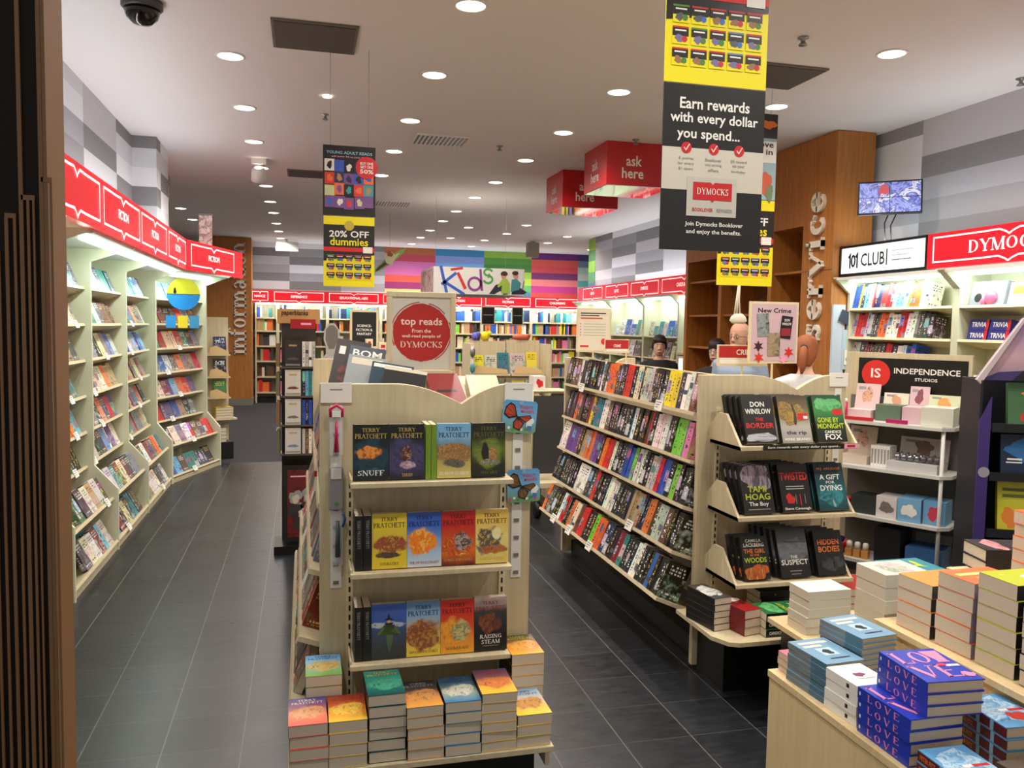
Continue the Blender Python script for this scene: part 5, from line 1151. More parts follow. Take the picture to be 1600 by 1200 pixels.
tpile(2.2, 2.6, .4212, 0, 6, .045, .17, .2, (30, 130, 146), (30, 110, 130), 'teal book with yellow swash lettering behind the orange paperback pile', '%s copy up under the teal book with the yellow swash', [('p', [(.3, .2), (.5, .3), (.45, .7), (.7, .8), (.6, .85), (.38, .75), (.4, .35)], LIME), ('b', .6, .3, .2, .06, LIME, 3)], 32)
tpile(1.985, 2.215, .6012, 2, 4, .044, .15, .2, (226, 140, 60), (60, 60, 60), 'orange and charcoal paperback, first pile along the middle step', '%s copy up under the orange and charcoal paperback', [('b', .4, .3, .3, .2, C_BLK, 3)], 33)
tpile(1.99, 2.05, .6012, 2, 5, .047, .142, .2, (236, 112, 60), (150, 140, 160), 'bright orange paperback with pale lettering, second pile along the middle step', '%s copy up under the bright orange paperback', [('r', .2, .4, .1, .7, mat('peach', (246, 176, 140), .5)), ('r', .55, .7, .2, .9, mat('butter', (236, 226, 130), .5))], 34)
tpile(1.995, 1.89, .6012, 1, 6, .046, .142, .21, (188, 196, 40), (24, 20, 20), 'lime yellow paperback, third and tallest pile along the middle step', '%s copy up under the lime yellow paperback', [('b', .5, .5, .1, .1, WHT, 3), ('b', .3, .3, .04, .04, mat('pale_lime', (220, 224, 130), .5), 4), ('b', .3, .6, .04, .04, mat('pale_lime', (220, 224, 130), .5), 5), ('b', .7, .8, .04, .04, mat('pale_lime'), 6)], 35)
tpile(1.995, 1.72, .6012, 1, 5, .045, .15, .21, (40, 34, 34), (80, 50, 50), 'dark covered book on the fourth pile along the middle step', '%s copy up in the fourth pile along the middle step', (), 36)
tpile(1.995, 1.55, .6012, 1, 4, .045, .15, .21, (170, 150, 130), (120, 100, 90), 'tan covered book on the fifth pile along the middle step', '%s copy up in the fifth pile along the middle step', (), 37)
tpile(2.3, 2.27, .7612, -14, 2, .045, .15, .22, (40, 36, 40), (30, 28, 30), 'black edged hardcover with a pink streak on the uppermost step', '%s from the step, black edged hardcover under the pink streak', [('b', .5, .7, .4, .16, art('art_streak', ((170, 70, 90), (226, 150, 150), (60, 40, 50)), 20), 3)], 38, 'hardcover')
tpile(2.3, 2.06, .7612, -4, 6, .042, .15, .21, (240, 110, 50), (200, 190, 180), 'vivid orange paperback on the tall pile of the uppermost step', '%s copy up under the vivid orange paperback', (), 39)
tpile(1.895, 2.74, .4212, 0, 5, .034, .13, .19, (226, 230, 216), (200, 204, 200), 'white covered book on the pile behind the steel blue hardcovers', '%s copy up in the white pile behind the steel blue hardcovers', (), 40)
tpile(1.592, 2.39, .4312, 0, 3, .022, .07, .12, (220, 120, 130), (206, 190, 180), 'small pink and blue book at the very corner of the table', '%s small copy up at the very corner of the table', [('b', .5, .5, .4, .3, art('art_pinkblue', ((90, 90, 190), (230, 130, 120), (220, 200, 200)), 40), 3)], 41)
# ---------------------------------------------------------------- right-hand wall bay, 101 club
def open_unit(M, L, zs, depth, H, lab, name='wall_bookcase', lean=12, mat_=None, kick=.08, cat='bookcase'):
    """open wall shelving in frame M with its canopy and shelves; returns the frames of the shelves"""
    mm = mat_ or MINT
    t = thing(name, lab, cat, M=M); fr = []
    for x in (0, L - .03):
        m = MB(M); m.prism([(depth, 0), (depth, H), (-.12, H), (-.12, H - .01), (.02, H - .13), (.02, 0)], 'x', x, x + .03, mm); m.build('side_panel', t)
    m = MB(M); m.box(.03, L - .03, depth - .015, depth, 0, H, mm); m.build('back_panel', t)
    m = MB(M); m.box(.03, L - .03, .03, .05, 0.001, kick, MAPLE); m.build('plinth', t)
    m = MB(M); m.box(.03, L - .03, -.11, depth - .015, H - .025, H - .004, WHITE); m.build('canopy', t)
    for z in zs:
        F = M @ T(.032, .03, z) @ RX(-lean)
        m = MB(F); m.box(0, L - .064, -.01, min(.22, depth - .06), -.018, 0, EDGE); m.build('shelf', t)
        fr.append(F)
    return t, fr, L - .064
# frame: x runs along -Y (seen from the shop), y into the wall
MR = T(4.22, 5.78, 0) @ RZ(-90)
t, fr, W = open_unit(MR, 1.14, [1.79, 1.565, 1.335, 1.1, .86, .62, .36, .1], .28, 2.035, 'pale wall bookcase below the white 101 club lightbox')
SEQR = ['b40 b30 y26 v34 l60 s36 r20 v80 r60 r40 r30 s30 l90 w40 g26 o100 s40 w30', 's40 r110 s80 d26 d26 d26 o90 w90 w30 r90 w90 e30 d140', 's80 d60 m26 m26 m26 d34 d40 d40 d44 r70 d60 w90 b60 b40']
for i, F in enumerate(fr[:5]):
    fill_row(F, W, '%s shelf below 101 club sign' % ORD[i], 'wood pillar', 700 + i, kind='trade_paperback', t=(.03, .05), h=(.175, .2), face=.35, seq=SEQR[i] if i < 3 else None, group='books under the club sign', stop=30 if i < 3 else 12)
MR2 = T(4.22, 4.64, 0) @ RZ(-90)
t, fr, W = open_unit(MR2, 1.1, [1.79, 1.565, 1.335, 1.1, .86], .28, 2.035, 'pale wall bookcase of boxed games below the red bookshop fascia')
TOYGREY = mat('toy_box_grey', (136, 142, 156), .5)
t = thing('boxed_toy', 'grey boxed toy with a pink piggy figure on the shelf under the red fascia', 'toy box', (4.3, 4.4, 1.79))
X = fr[0]
m = MB(X); m.box(.02, .3, .04, .12, .001, .17, TOYGREY); m.build('box', t)
m = MB(X); m.ball((.2, .03, .06), (.05, .018, .045), mat('piggy_pink', (220, 90, 130), .4)); m.ball((.15, .026, .03), (.02, .016, .026), mat('piggy_pink')); m.build('pink_toy', t)
m = MB(X); m.disc(.09, .06, .03, .038, INK); m.rect(.04, .16, .11, .14, .038, PAPER); m.build('printing', t)
t = thing('boxed_toy', 'white and yellow boxed toy at the edge of the view under the red fascia', 'toy box', (4.3, 4.2, 1.79))
m = MB(X); m.box(.33, .5, .04, .12, .001, .15, PAPER); m.build('box', t)
m = MB(X); m.box(.36, .44, .036, .04, .08, .13, YELLOW); m.build('label_card', t)
TRV = mat('trivia_blue', (40, 44, 130), .45)
for i in range(4):
    X = fr[1] @ T(.03 + (i % 2) * .17, .03, .001 + (i // 2) * .072)
    o = MB(); o.box(0, .16, 0, .12, 0, .07, TRV); o.text('TRIVIA', .08, .036, .12, .032, -.001, WHT); o.rect(.135, .16, 0, .07, -.0008, STICK)
    b = o.at('game_box', X); tag(b, 'blue game box reading TRIVIA, %s %s under the red fascia' % (('first', 'second')[i % 2], ('lower', 'upper')[i // 2]), 'game box', 'trivia boxes on the wall shelf')
X = T(4.16, 5.86, 0) @ RZ(-90)
t = thing('lightbox_sign', 'white backlit lightbox reading 101 CLUB in a black frame', 'sign', M=X)
m = MB(X)
for a, b, c, d in ((.06, 1.02, 2.045, 2.062), (.06, 1.02, 2.262, 2.28), (.06, .078, 2.062, 2.262), (1.002, 1.02, 2.062, 2.262)): m.box(a, b, 0, .08, c, d, BLACK)
m.build('frame', t)
m = MB(X); m.box(.078, 1.002, .01, .075, 2.062, 2.262, mat('lightbox_face', (236, 248, 246), .4, emit=.9)); m.build('light_panel', t)
m = MB(X); m.line([(.172, 2.19), (.186, 2.206), (.186, 2.108)], .018, .008, INK); m.line([(.225 + .02 * math.cos(a * PI / 8), 2.157 + .04 * math.sin(a * PI / 8)) for a in range(17)], .018, .0078, INK); m.line([(.258, 2.19), (.272, 2.206), (.272, 2.108)], .018, .008, INK); m.text('CLUB', .45, 2.158, .27, .1, .008, mat('thin_ink', (60, 60, 62), .5)); m.rect(.6, .613, 2.1, 2.222, .008, INK)
for i, wd in enumerate((.22, .18, .2)): m.rect(.66, .66 + wd, 2.198 - i * .034, 2.206 - i * .034, .008, [mat('pale_print', (200, 206, 206), .5), mat('pale_print'), mat('mid_print', (130, 136, 138), .5)][i])
m.build('lettering', t)
fascia('fascia_sign', T(4.16, 4.835, 0) @ RZ(-90), 2.6, 2.045, 2.28, [(.06, 1.3, ''), (1.4, 2.5, '')], 'red backlit fascia with the bookshop name beside the white lightbox')
X = T(4.16, 4.835, 0) @ RZ(-90)
m = MB(X); m.text('DYMOCKS', .68, 2.165, .62, .085, -.006, WHITELIT, serif); o = m.build('lettering', bpy.data.objects[[q.name for q in bpy.data.objects if q.name.startswith('fascia_sign')][-1]])
t, o, a = tube_light((4.2, 5.7, 1.998), (4.2, 3.6, 1.998), 'fluorescent tube under the club lightbox and red fascia')
o.matrix_basis = RZ(-90) @ RX(28)
# monitor
X = T(4.03, 5.43, 2.6) @ RZ(-35) @ RX(-6) @ RY(-1)
t = thing('monitor', 'small wall monitor showing a blue-toned four-way security picture', 'monitor', M=X)
m = MB(X); m.box(0, .44, 0, .035, -.125, .125, BLACK); m.build('bezel', t, .004)
k = art('screen_art', ((26, 30, 70), (70, 80, 170), (150, 160, 220), (60, 66, 150), (210, 214, 240), (90, 60, 90)), 9, .3)
bn = k.node_tree.nodes['Principled BSDF']; ln = bn.inputs['Base Color'].links[0].from_socket
k.node_tree.links.new(ln, bn.inputs['Emission Color']); bn.inputs['Emission Strength'].default_value = .5
m = MB(X); m.rect(0.012, .428, -.112, .112, -.002, k); m.build('screen', t)
m = MB(X); m.line([(.22, -.112), (.22, .112)], .004, -.003, INK); m.line([(.012, 0), (.428, 0)], .004, -.003, INK); m.blob(.18, .06, .03, .045, -.0035, mat('screen_red', (190, 80, 90), .5, emit=.4), 3); m.build('picture_split', t)
m = MB(X); m.box(.19, .25, .035, .34, -.04, .04, BLACK); m.build('bracket', t)
m = MB(); m.tube([(4.24, 5.34, 2.5), (4.22, 5.36, 2.42), (4.25, 5.38, 2.26)], .005, INK, 6); m.tube([(4.28, 5.31, 2.49), (4.25, 5.33, 2.4), (4.28, 5.35, 2.25)], .005, INK, 6); m.build('cables', t)
# ---------------------------------------------------------------- honey wood service joinery behind the counter
t = thing('service_joinery', 'tall honey wood shelving wall behind the counter with vertical lettering reading service', 'shelving', (4.3, 7.2, 0))
m = MB(); m.box(4.1, 4.45, 5.80, 6.22, 0, 3.195, VENEER); m.build('pillar', t)
m = MB(); m.box(4.1, 4.5, 6.22, 6.7, 2.49, 3.195, VENEER); m.box(4.1, 4.5, 6.7, 8.42, 2.33, 2.62, VENEER); m.build('header', t)
for y in (6.68, 7.6, 8.36):
    m = MB(); m.box(4.1, 4.5, y, y + .06, 0, 2.49 if y < 7 else 2.33, VENEER); m.build('upright', t)
m = MB(); m.box(4.49, 4.51, 6.22, 8.42, 0, 2.6, laminate('dark_veneer', (120, 74, 32), (140, 90, 42), .7)); m.build('back_panel', t)
for z in (.75, 1.1, 1.4, 1.74, 2.1):
    for y0, y1 in ((6.22, 6.68), (6.74, 7.6), (7.66, 8.36)):
        m = MB(); m.box(4.13, 4.49, y0, y1, z, z + .02, VENEER); m.build('shelf', t)
m = MB(); m.box(4.098, 4.1, 5.8, 6.22, 2.1, 2.105, mat('veneer_seam', (96, 58, 26), .6)); m.build('seam', t)
LETT = mat('cream_letter', (226, 216, 200), .5)
def solid_text(mb, vs, fs, fn, m):
    """lettering with thickness: fn maps a 2d point and 0/1 depth to the room"""
    n = len(vs)
    mb.add([fn(p, 0) for p in vs] + [fn(p, 1) for p in vs], list(fs) + [tuple(n + i for i in f) for f in fs] + [(f[i], f[(i + 1) % len(f)], n + f[(i + 1) % len(f)], n + f[i]) for f in fs for i in range(len(f))], m)
vs, fs, asp = serif('service')
m = MB(); solid_text(m, vs, fs, lambda p, d: (4.068 + .0305 * d, 5.9 + p[1] * .25, 1.53 + p[0] * 1.21), LETT); m.build('lettering', t)
t = thing('information_column', 'honey wood column at the back with vertical pale lettering reading information', 'column', (-1.38, 16.75, 0))
m = MB(); m.box(-1.8, -.97, 16.5, 17.0, .13, 3.195, VENEER); m.build('shaft', t)
m = MB(); m.box(-1.8, -.965, 16.495, 17.0, 0, .13, mat('plinth_grey', (120, 118, 104), .6)); m.build('plinth', t)
vs, fs, asp = serif('information')
m = MB(); solid_text(m, vs, fs, lambda p, d: (-1.07 - p[1] * .33, 16.46 + .0405 * d, .98 + p[0] * 2.12), mat('silver_letter', (226, 220, 210), .45)); m.build('lettering', t)
# notice board on the pillar's front
t = thing('notice_board', 'pin board of pale blue papers and notes on the front of the wood pillar', 'notice board', (4.28, 5.79, 1.5))
m = MB(); m.box(4.11, 4.22, 5.775, 5.797, 1.16, 1.82, mat('blue_paper', (196, 208, 222), .7)); m.build('paper', t)
m = MB(); m.box(4.2, 4.36, 5.77, 5.774, 1.3, 1.62, mat('blue_sheet', (186, 200, 216), .7)); m.build('paper', t)
m = MB(); m.box(4.26, 4.43, 5.765, 5.769, 1.2, 1.5, art('photo_page', ((60, 40, 40), (180, 90, 80), (220, 200, 190), (110, 110, 120)), 30)); m.rect(4.26, 4.43, 1.5, 1.54, 5.765, STICK); m.build('flyer', t)
m = MB(); m.box(4.22, 4.32, 5.76, 5.764, 1.34, 1.46, PAPER); m.blob(4.27, 1.39, .035, .03, 5.7595, GREYL, 3); m.build('card', t)
for x, z, r, c, s_ in ((4.21, 1.72, 20, (60, 66, 84), .1), (4.33, 1.71, -18, (196, 206, 90), .1)):
    m = MB(T(x, 5.756, z) @ RY(r)); m.box(-s_ / 2, s_ / 2, 0, .003, -s_ / 2, s_ / 2, mat('note_%d' % c[0], c, .6)); m.build('sticky_note', t)
# ---------------------------------------------------------------- service counter
t = thing('service_counter', 'wood service counter seen behind the crime gondola', 'counter', (3.3, 7.4, 0))
m = MB(); m.box(3.0, 3.36, 6.5, 7.6, 0, 1.02, VENEER); m.build('body', t)
m = MB(); m.box(2.97, 3.4, 6.46, 7.62, 1.02, 1.05, BLACK); m.build('top', t)
for i, (x, y, w, h, c) in enumerate(((3.05, 6.62, .1, .16, (120, 124, 130)), (3.18, 6.6, .09, .18, (70, 72, 80)), (3.29, 6.64, .08, .14, (150, 152, 156)), (3.1, 6.95, .16, .12, (206, 196, 190)), (3.28, 6.95, .1, .13, (190, 186, 190)))):
    t = thing('counter_display', '%s clear-fronted display box on the service counter' % ('first second third fourth fifth'.split()[i] + [' small grey', ' tall dark', ' squat grey', ' wide pale', ' narrow pale'][i]), 'display box', (x, y, 1.05))
    m = MB(); m.box(x, x + w, y, y + .1, 1.051, 1.05 + h * .7, mat('counter_item_%d' % i, c, .3)); m.build('box', t)
    m = MB(); m.box(x + .01, x + w - .01, y + .02, y + .08, 1.05 + h * .7, 1.05 + h, mat('counter_pack_%d' % i, tuple(min(255, int(v * 1.15)) for v in c), .4)); m.build('contents', t)
t = thing('tote_bag', 'cream canvas tote bag hanging below the hidden banner above the bald man', 'bag', (2.83, 5.0, 1.65))
m = MB(); m.loft([(2.83, 5.0, 1.645, .045, .018), (2.83, 5.0, 1.665, .066, .026), (2.83, 5.0, 1.69, .056, .02), (2.83, 5.0, 1.712, .03, .012)], CREAM, 14); m.build('bag_body', t)
m = MB()
for dx in (-.03, -.012, .012): m.tube([(2.83 + dx, 5.0, 1.7), (2.825 + dx * .4, 5.0, 1.81), (2.83 + dx * .2, 5.0, 1.9)], .006, CREAM, 6)
m.build('handles', t)
cove((4.235, 5.7, 2.262), (4.235, 3.4, 2.262), 'slim cool uplight tube lying on top of the club lightbox and red fascia')
# ---------------------------------------------------------------- independence studios stand
SI = T(3.45, 4.65, 0) @ RZ(-58) @ T(0, -.3, 0)
t = thing('gift_stand', 'white shelved gift stand with a black header and round red logo', 'display stand', M=SI)
OFFW = mat('offwhite_metal', (206, 204, 196), .4)
m = MB(SI); m.box(-.02, .72, .3, .33, .02, 1.475, MAPLE); m.build('backboard', t)
m = MB(SI); m.box(.06, .7, .294, .3, 1.2, 1.44, BLACK); m.build('header', t)
m = MB(SI); m.disc(.17, 1.34, .088, .2935, REDL); m.text('IS', .17, 1.345, .06, .06, .293, PAPER); m.build('round_logo', t)
m = MB(SI); m.text('INDEPENDENCE', .47, 1.365, .38, .036, .293, PAPER); m.build('lettering', t); m = MB(SI); m.text('STUDIOS', .47, 1.315, .13, .02, .293, PAPER); m.build('lettering', t)
m = MB(SI); m.box(.02, .7, .292, .296, .05, 1.2, mat('mesh_grey', (110, 106, 98), .6)); m.build('mesh_back', t)
for z in (1.06, .78, .48, .2):
    m = MB(SI); m.prism([(-.02, 0.02), (.66, 0.0), (.71, .06), (.71, .29), (-.02, .29)], 'z', z - .02, z, OFFW); m.build('shelf', t)
m = MB(SI); m.tube([(.66, .03, 0), (.66, .03, 1.06)], .011, OFFW, 10); m.build('post', t)
m = MB(SI); m.tube([(0.0, .05, 0), (0.0, .05, 1.06)], .011, OFFW, 10); m.build('post', t)
def pack(M, w, d, h, c, lab, name='gift_pack', cat='gift pack', pic=None, flap=0, lidc=None, tilt=0):
    t = thing(name, lab, cat, M=M)
    mm = mat('pk_' + lab[:22], c, .5)
    m = MB(M); m.box(0, w, 0, d, .001, h, mm); m.build('tray', t)
    if flap:
        X = M @ T(0, d, h * .5) @ RX(-12); m = MB(X); m.box(0, w, 0, .006, 0, flap, lidc or mm)
        if pic: m.blob(w * .5, flap * .62, w * .2, flap * .26, -.001, pic, len(lab)); m.rect(w * .1, w * .4, flap * .8, flap * .9, -.001, GREYL)
        m.build('header_flap', t)
    elif pic:
        m = MB(M); m.blob(w * .5, h * .5, w * .3, h * .28, -.001, pic, len(lab)); m.build('printed_picture', t)
    return t
SKIN = mat('print_skin', (206, 150, 120), .5); PINKC = (214, 186, 186)
on = lambda x, y, z, r=0: SI @ T(x, y, z) @ RZ(r)
pack(on(.07, .1, 1.06), .15, .12, .06, PINKC, 'pink display tray with a portrait flap on the top tier of the gift stand', pic=art('portrait', ((120, 60, 40), (220, 170, 140), (90, 50, 40)), 20), flap=.19)
pack(on(.24, .12, 1.06), .15, .12, .1, (90, 110, 90), 'cream and green card display in the middle of the top tier', pic=SKIN, flap=.12, lidc=CREAM)
pack(on(.41, .08, 1.06, 4), .11, .14, .1, (206, 176, 180), 'tall pink card display on the top tier of the gift stand', pic=mat('print_mauve', (130, 70, 80), .5), flap=.17)
pack(on(.53, .04, 1.06, 6), .17, .18, .11, (206, 206, 190), 'pale yellow and blue counter box at the near end of the top tier', pic=mat('print_orange', (226, 150, 80), .5), flap=.12, lidc=mat('mint_card', (200, 206, 170), .6))
for i, (x, c) in enumerate(((.0, (190, 30, 50)), (.03, (30, 26, 30)), (.055, (200, 40, 100)))):
    t = thing('hair_tie_tube', ['red', 'black', 'magenta'][i] + ' tall cup at the far end of the top tier of the gift stand', 'cup', M=on(x + .01, .05 + .02 * i, 1.06))
    m = MB(WM[t.name]); m.lathe([(.014, .001), (.017, .1), (.017, .1)], 0, 0, mat('cup_%d' % i, c, .4), 12); m.build('cup', t)
    m = MB(WM[t.name]); m.ball((0, 0, .112), .016, PAPER, 10, 6); m.build('fluffy_top', t)
pack(on(.02, .02, 1.0599), .24, .02, .022, (190, 40, 50), 'long red tray along the front of the top tier', name='pen_tray', cat='tray')
pack(on(.34, .02, 1.0599), .12, .02, .024, (170, 30, 90), 'magenta tray along the front of the top tier', name='pen_tray', cat='tray')
pack(on(.04, .1, .78), .17, .13, .05, (214, 196, 180), 'wooden-bottomed tray with a two portrait flap on the second tier', pic=art('portrait2', ((90, 50, 40), (226, 180, 160), (60, 40, 40)), 24), flap=.2)
for i in range(6):
    M = on(.24 + i * .0188, .08, .78) ; t = MB(); t.box(0, .017, 0, .12, .001, .13, PAPER); t.rect(.003, .014, .02, .11, -.0006, GREYL)
    o = t.at('pocket_notebook', M); tag(o, 'white pocket notebook, %s of six standing on the second tier' % ORD[i], 'notebook', 'white pocket notebooks')
pack(on(.355, .03, .78), .28, .2, .055, (196, 194, 192), 'speckled open tray of silver balls with a lid flap on the second tier', pic=mat('print_brown', (140, 110, 100), .5), flap=.16, lidc=mat('lid_white', (214, 206, 202), .6))
rd = random.Random(4)
k = 0
for i in range(7):
    for j in range(2):
        M = on(.4 + i * .037, .075 + j * .07, .78 + .0575); t = MB(); t.ball((0, 0, .021), (.021, .021, .021), [STEEL, mat('ball_grey', (90, 86, 84), .3)][(i > 3) * 1], 10, 7); t.lathe([(.006, .038), (.006, .046)], 0, 0, STEEL, 8)
        o = t.at('trinket_ball', M); tag(o, '%s trinket ball, %s along the %s line in the speckled tray' % (['silver', 'dark grey'][(i > 3) * 1], ORD[i], ['front', 'back'][j]), 'trinket', 'trinket balls in the tray')
for z, nm in ((.48, 'third'), (.2, 'lowest')):
    t = thing('bowl', 'red bowl at the far end of the %s tier of the gift stand' % nm, 'bowl', M=on(.06, .12, z))
    m = MB(WM[t.name]); m.lathe([(.03, .001), (.055, .05), (.06, .075), (.056, .075), (.05, .05)], 0, 0, mat('bowl_red', (176, 24, 30), .35), 16); m.build('body', t)
    m = MB(WM[t.name]); m.lathe([(.02, .06), (.03, .09), (.02, .1)], 0, 0, mat('bowl_blue', (40, 50, 110), .4), 12); m.build('contents', t)
pack(on(.14, .06, .48), .15, .16, .11, (46, 52, 50), 'dark grey tin on the third tier of the gift stand')
pack(on(.3, .04, .48), .12, .16, .13, (214, 206, 200), 'white box with round pictures on the third tier', pic=mat('print_greybrown', (120, 110, 104), .5))
pack(on(.43, .02, .48, 3), .13, .18, .14, (120, 170, 206), 'sky blue unicorn-coloured box with red bow on the third tier', pic=PAPER)
pack(on(.565, .05, .48, 3), .12, .16, .14, (110, 160, 200), 'sky blue box with a red rainbow beside the corner post', pic=mat('print_red', (190, 60, 80), .5))
for i in range(3):
    M = on(.14 + i * .05, .05, .2); t = thing('jar', 'small pale jar with orange foot, %s of three on the lowest tier' % ORD[i], 'jar', (0, 0, 0), 'little jars on the gift stand', M=M)
    m = MB(M); m.box(-.02, .02, 0, .04, .001, .05, mat('jar_orange', (200, 140, 70), .4)); m.build('foot', t)
    m = MB(M); m.lathe([(.018, .05), (.018, .085), (.012, .095)], 0, .02, CREAM, 12); m.build('top', t)
pack(on(.3, .04, .2), .15, .2, .22, (20, 18, 18), 'black gift box on the lowest tier of the gift stand')
pack(on(.48, .04, .2, 3), .2, .2, .13, (50, 90, 140), 'blue and grey box on the lowest tier behind the corner post', pic=mat('print_slate', (130, 140, 146), .5), flap=.12, lidc=GRYP)

# ---------------------------------------------------------------- dark dump bin at the edge of the view
X = T(3.15, 3.22, 0) @ RZ(-27)
t = thing('dump_bin', 'dark purple cardboard dump bin with a dusk landscape header', 'display stand', M=X)
PUR = mat('dusk_purple', (58, 40, 110), .5); NIGHT = mat('night_blue', (16, 16, 26), .5)
m = MB(X); m.box(0, .62, .1, .4, .0, .58, NIGHT); m.build('body', t)
m = MB(X); m.prism([(.1, .58), (.1, 1.38), (.4, 1.38), (.4, .58)][::-1], 'x', 0, .012, NIGHT); m.build('side_panel', t)
m = MB(X); m.prism([(0, .5), (.05, .45), (.05, 1.3), (0, 1.18)], 'y', .09, .1, PUR); m.disc(.03, .93, .026, .088, mat('silver_badge', (150, 146, 160), .4)); m.build('edge_strip', t)
m = MB(X); m.box(.012, .62, .39, .4, .58, 1.38, NIGHT); m.build('back_panel', t)
hz = [(-.02, 1.38), (.62, 1.38), (.62, 1.8), (.3, 1.8), (.2, 1.7), (.17, 1.68)]
m = MB(X); m.prism(hz, 'y', .12, .135, fade('dusk_sky', ((120, 110, 140), (196, 160, 170), (150, 120, 170), (110, 90, 150)), 1.35, 1.8)); m.build('header', t)
m = MB(X); m.poly([(0, 1.38), (.62, 1.38), (.62, 1.5), (.5, 1.52), (.36, 1.46), (.2, 1.43), (.08, 1.42)], .119, mat('dusk_hill', (60, 50, 100), .6))
m.poly([(.14, 1.38), (.62, 1.38), (.62, 1.6), (.56, 1.56), (.5, 1.6), (.44, 1.5), (.36, 1.54), (.3, 1.46), (.2, 1.44)], .118, mat('rock_black', (22, 20, 30), .6)); m.build('landscape_print', t)
m = MB(X); m.prism([(-.02, 1.38), (.17, 1.68), (.19, 1.69), (.0, 1.36)][::-1], 'y', .1, .12, mat('torn_edge', (190, 176, 180), .6)); m.build('folded_edge', t)
for z in (.62, .9, 1.14):
    m = MB(X); m.box(.012, .62, .11, .39, z - .012, z, NIGHT); m.box(.06, .62, .1, .112, z - .012, z + .03, NIGHT); m.build('shelf', t)
def bin_book(x, z, w, h, c, lab, items):
    me = cover_design(w, h, .03, mat('bb_' + lab[:18], c, .4), items, None, 'hardcover')
    put_book(X @ T(x, .135, z + .0055) @ RX(-8), 0, 0, 0, None, lab, 'picture_book', 'story books in the dump bin', me)
OB = mat('bird_orange', (226, 130, 50), .5)
bin_book(.14, 1.14, .19, .225, (70, 110, 70), 'green story book with an orange bird in the dump bin', [('b', .62, .3, .28, .22, mat('bird_red', (190, 50, 40), .5), 3), ('p', [(.5, .45), (.44, .6), (.36, .74), (.3, .76), (.34, .8), (.42, .8), (.52, .66), (.6, .5)], OB)])
bin_book(.34, 1.14, .19, .225, (60, 90, 60), 'green story book second along on the top tier of the dump bin', [('b', .5, .4, .3, .3, OB, 4)])
bin_book(.12, .9, .24, .21, (20, 40, 70), 'midnight blue story book in the dump bin', [('b', .5, .62, .4, .26, mat('glow_blue', (40, 110, 170), .5), 5), ('r', .12, .4, .4, .44, WHT), ('r', .1, .4, .33, .36, WHT)])
bin_book(.37, .9, .24, .21, (24, 36, 60), 'dark blue story book second along on the middle tier of the dump bin', [('b', .5, .5, .4, .26, mat('glow_blue'), 6)])
bin_book(.12, .62, .22, .26, (206, 200, 50), 'yellow story book on the lowest tier of the dump bin', [('r', .1, .9, .8, .86, mat('olive_print', (110, 110, 50), .5)), ('r', .1, .9, .68, .74, mat('olive_print')), ('b', .3, .3, .2, .2, OB, 7), ('b', .7, .2, .1, .16, mat('leaf_green', (90, 150, 60), .5), 3)])

# ---------------------------------------------------------------- hanging banners
def wires(m, x0, x1, y, z):
    for x in (x0, x1): m.tube([(x, y, z), (x, y, CEIL_Z)], .0012, STEEL, 5)
def dummies(X, w, z0, z1, t, nm):
    """yellow and black discount panel with its grid of book covers"""
    H = z1 - z0
    m = MB(X); m.box(-w, w, 0, .004, z0, z1, YELLOW); t = m.build('panel', t)
    m = MB(X); m.poly([(-w, z0 + .36 * H), (w, z0 + .46 * H), (w, z1 - .12 * H), (-w, z1 - .12 * H)], -.001, DARKPANEL); m.build('black_field', t)
    m = MB(X); m.disc(0, z1 - .13 * H, .07 * H, -.002, mat('badge_gold', (190, 170, 60), .5), 20); m.rect(-w, w, z0 + .5 * H, z0 + .56 * H, -.002, mat('band_red', (206, 40, 40), .5)); m.rect(.55 * w, .92 * w, z0 + .485 * H, z0 + .575 * H, -.003, PAPER); m.build('bands', t)
    m = MB(X); m.text('20% OFF', 0, z1 - .25 * H, 1.55 * w, .095 * H, -.003, WHT); m.text('dummies', 0, z1 - .36 * H, 1.5 * w, .11 * H, -.003, YELLOW); m.build('lettering', t)
    rd = random.Random(3)
    m = MB(X)
    heads = [(110, 130, 180), (90, 140, 60), (120, 80, 110), (196, 50, 50)]
    for r in range(3):
        for c in range(5):
            cx = -.72 * w + c * .36 * w; cz = z0 + .4 * H - r * .125 * H; hw = .155 * w; hh = .052 * H
            m.rect(cx - hw, cx + hw, cz - hh, cz + hh, -.0022, YELLOW); m.rect(cx - hw, cx + hw, cz - .1 * hh, cz + hh, -.0026, DARKPANEL); m.rect(cx - hw, cx + hw, cz + .8 * hh, cz + hh, -.003, mat('hd_%d' % rd.randrange(4), heads[rd.randrange(4)], .5))
            m.rect(cx - .7 * hw, cx + .7 * hw, cz + .45 * hh, cz + .62 * hh, -.003, WHT); m.blob(cx - .2 * hw, cz - .35 * hh, .5 * hw, .4 * hh, -.003, mat('dm_%d' % rd.randrange(5), [(200, 190, 180), (150, 110, 80), (120, 110, 160), (220, 220, 220), (90, 90, 100)][rd.randrange(5)], .5), r * 5 + c); m.disc(cx + .5 * hw, cz - .4 * hh, .34 * hw, -.0034, mat('dd_%d' % rd.randrange(4), [(70, 130, 60), (60, 110, 190), (200, 40, 60), (80, 160, 70)][rd.randrange(4)], .5), 12)
    m.build('cover_grid', t)
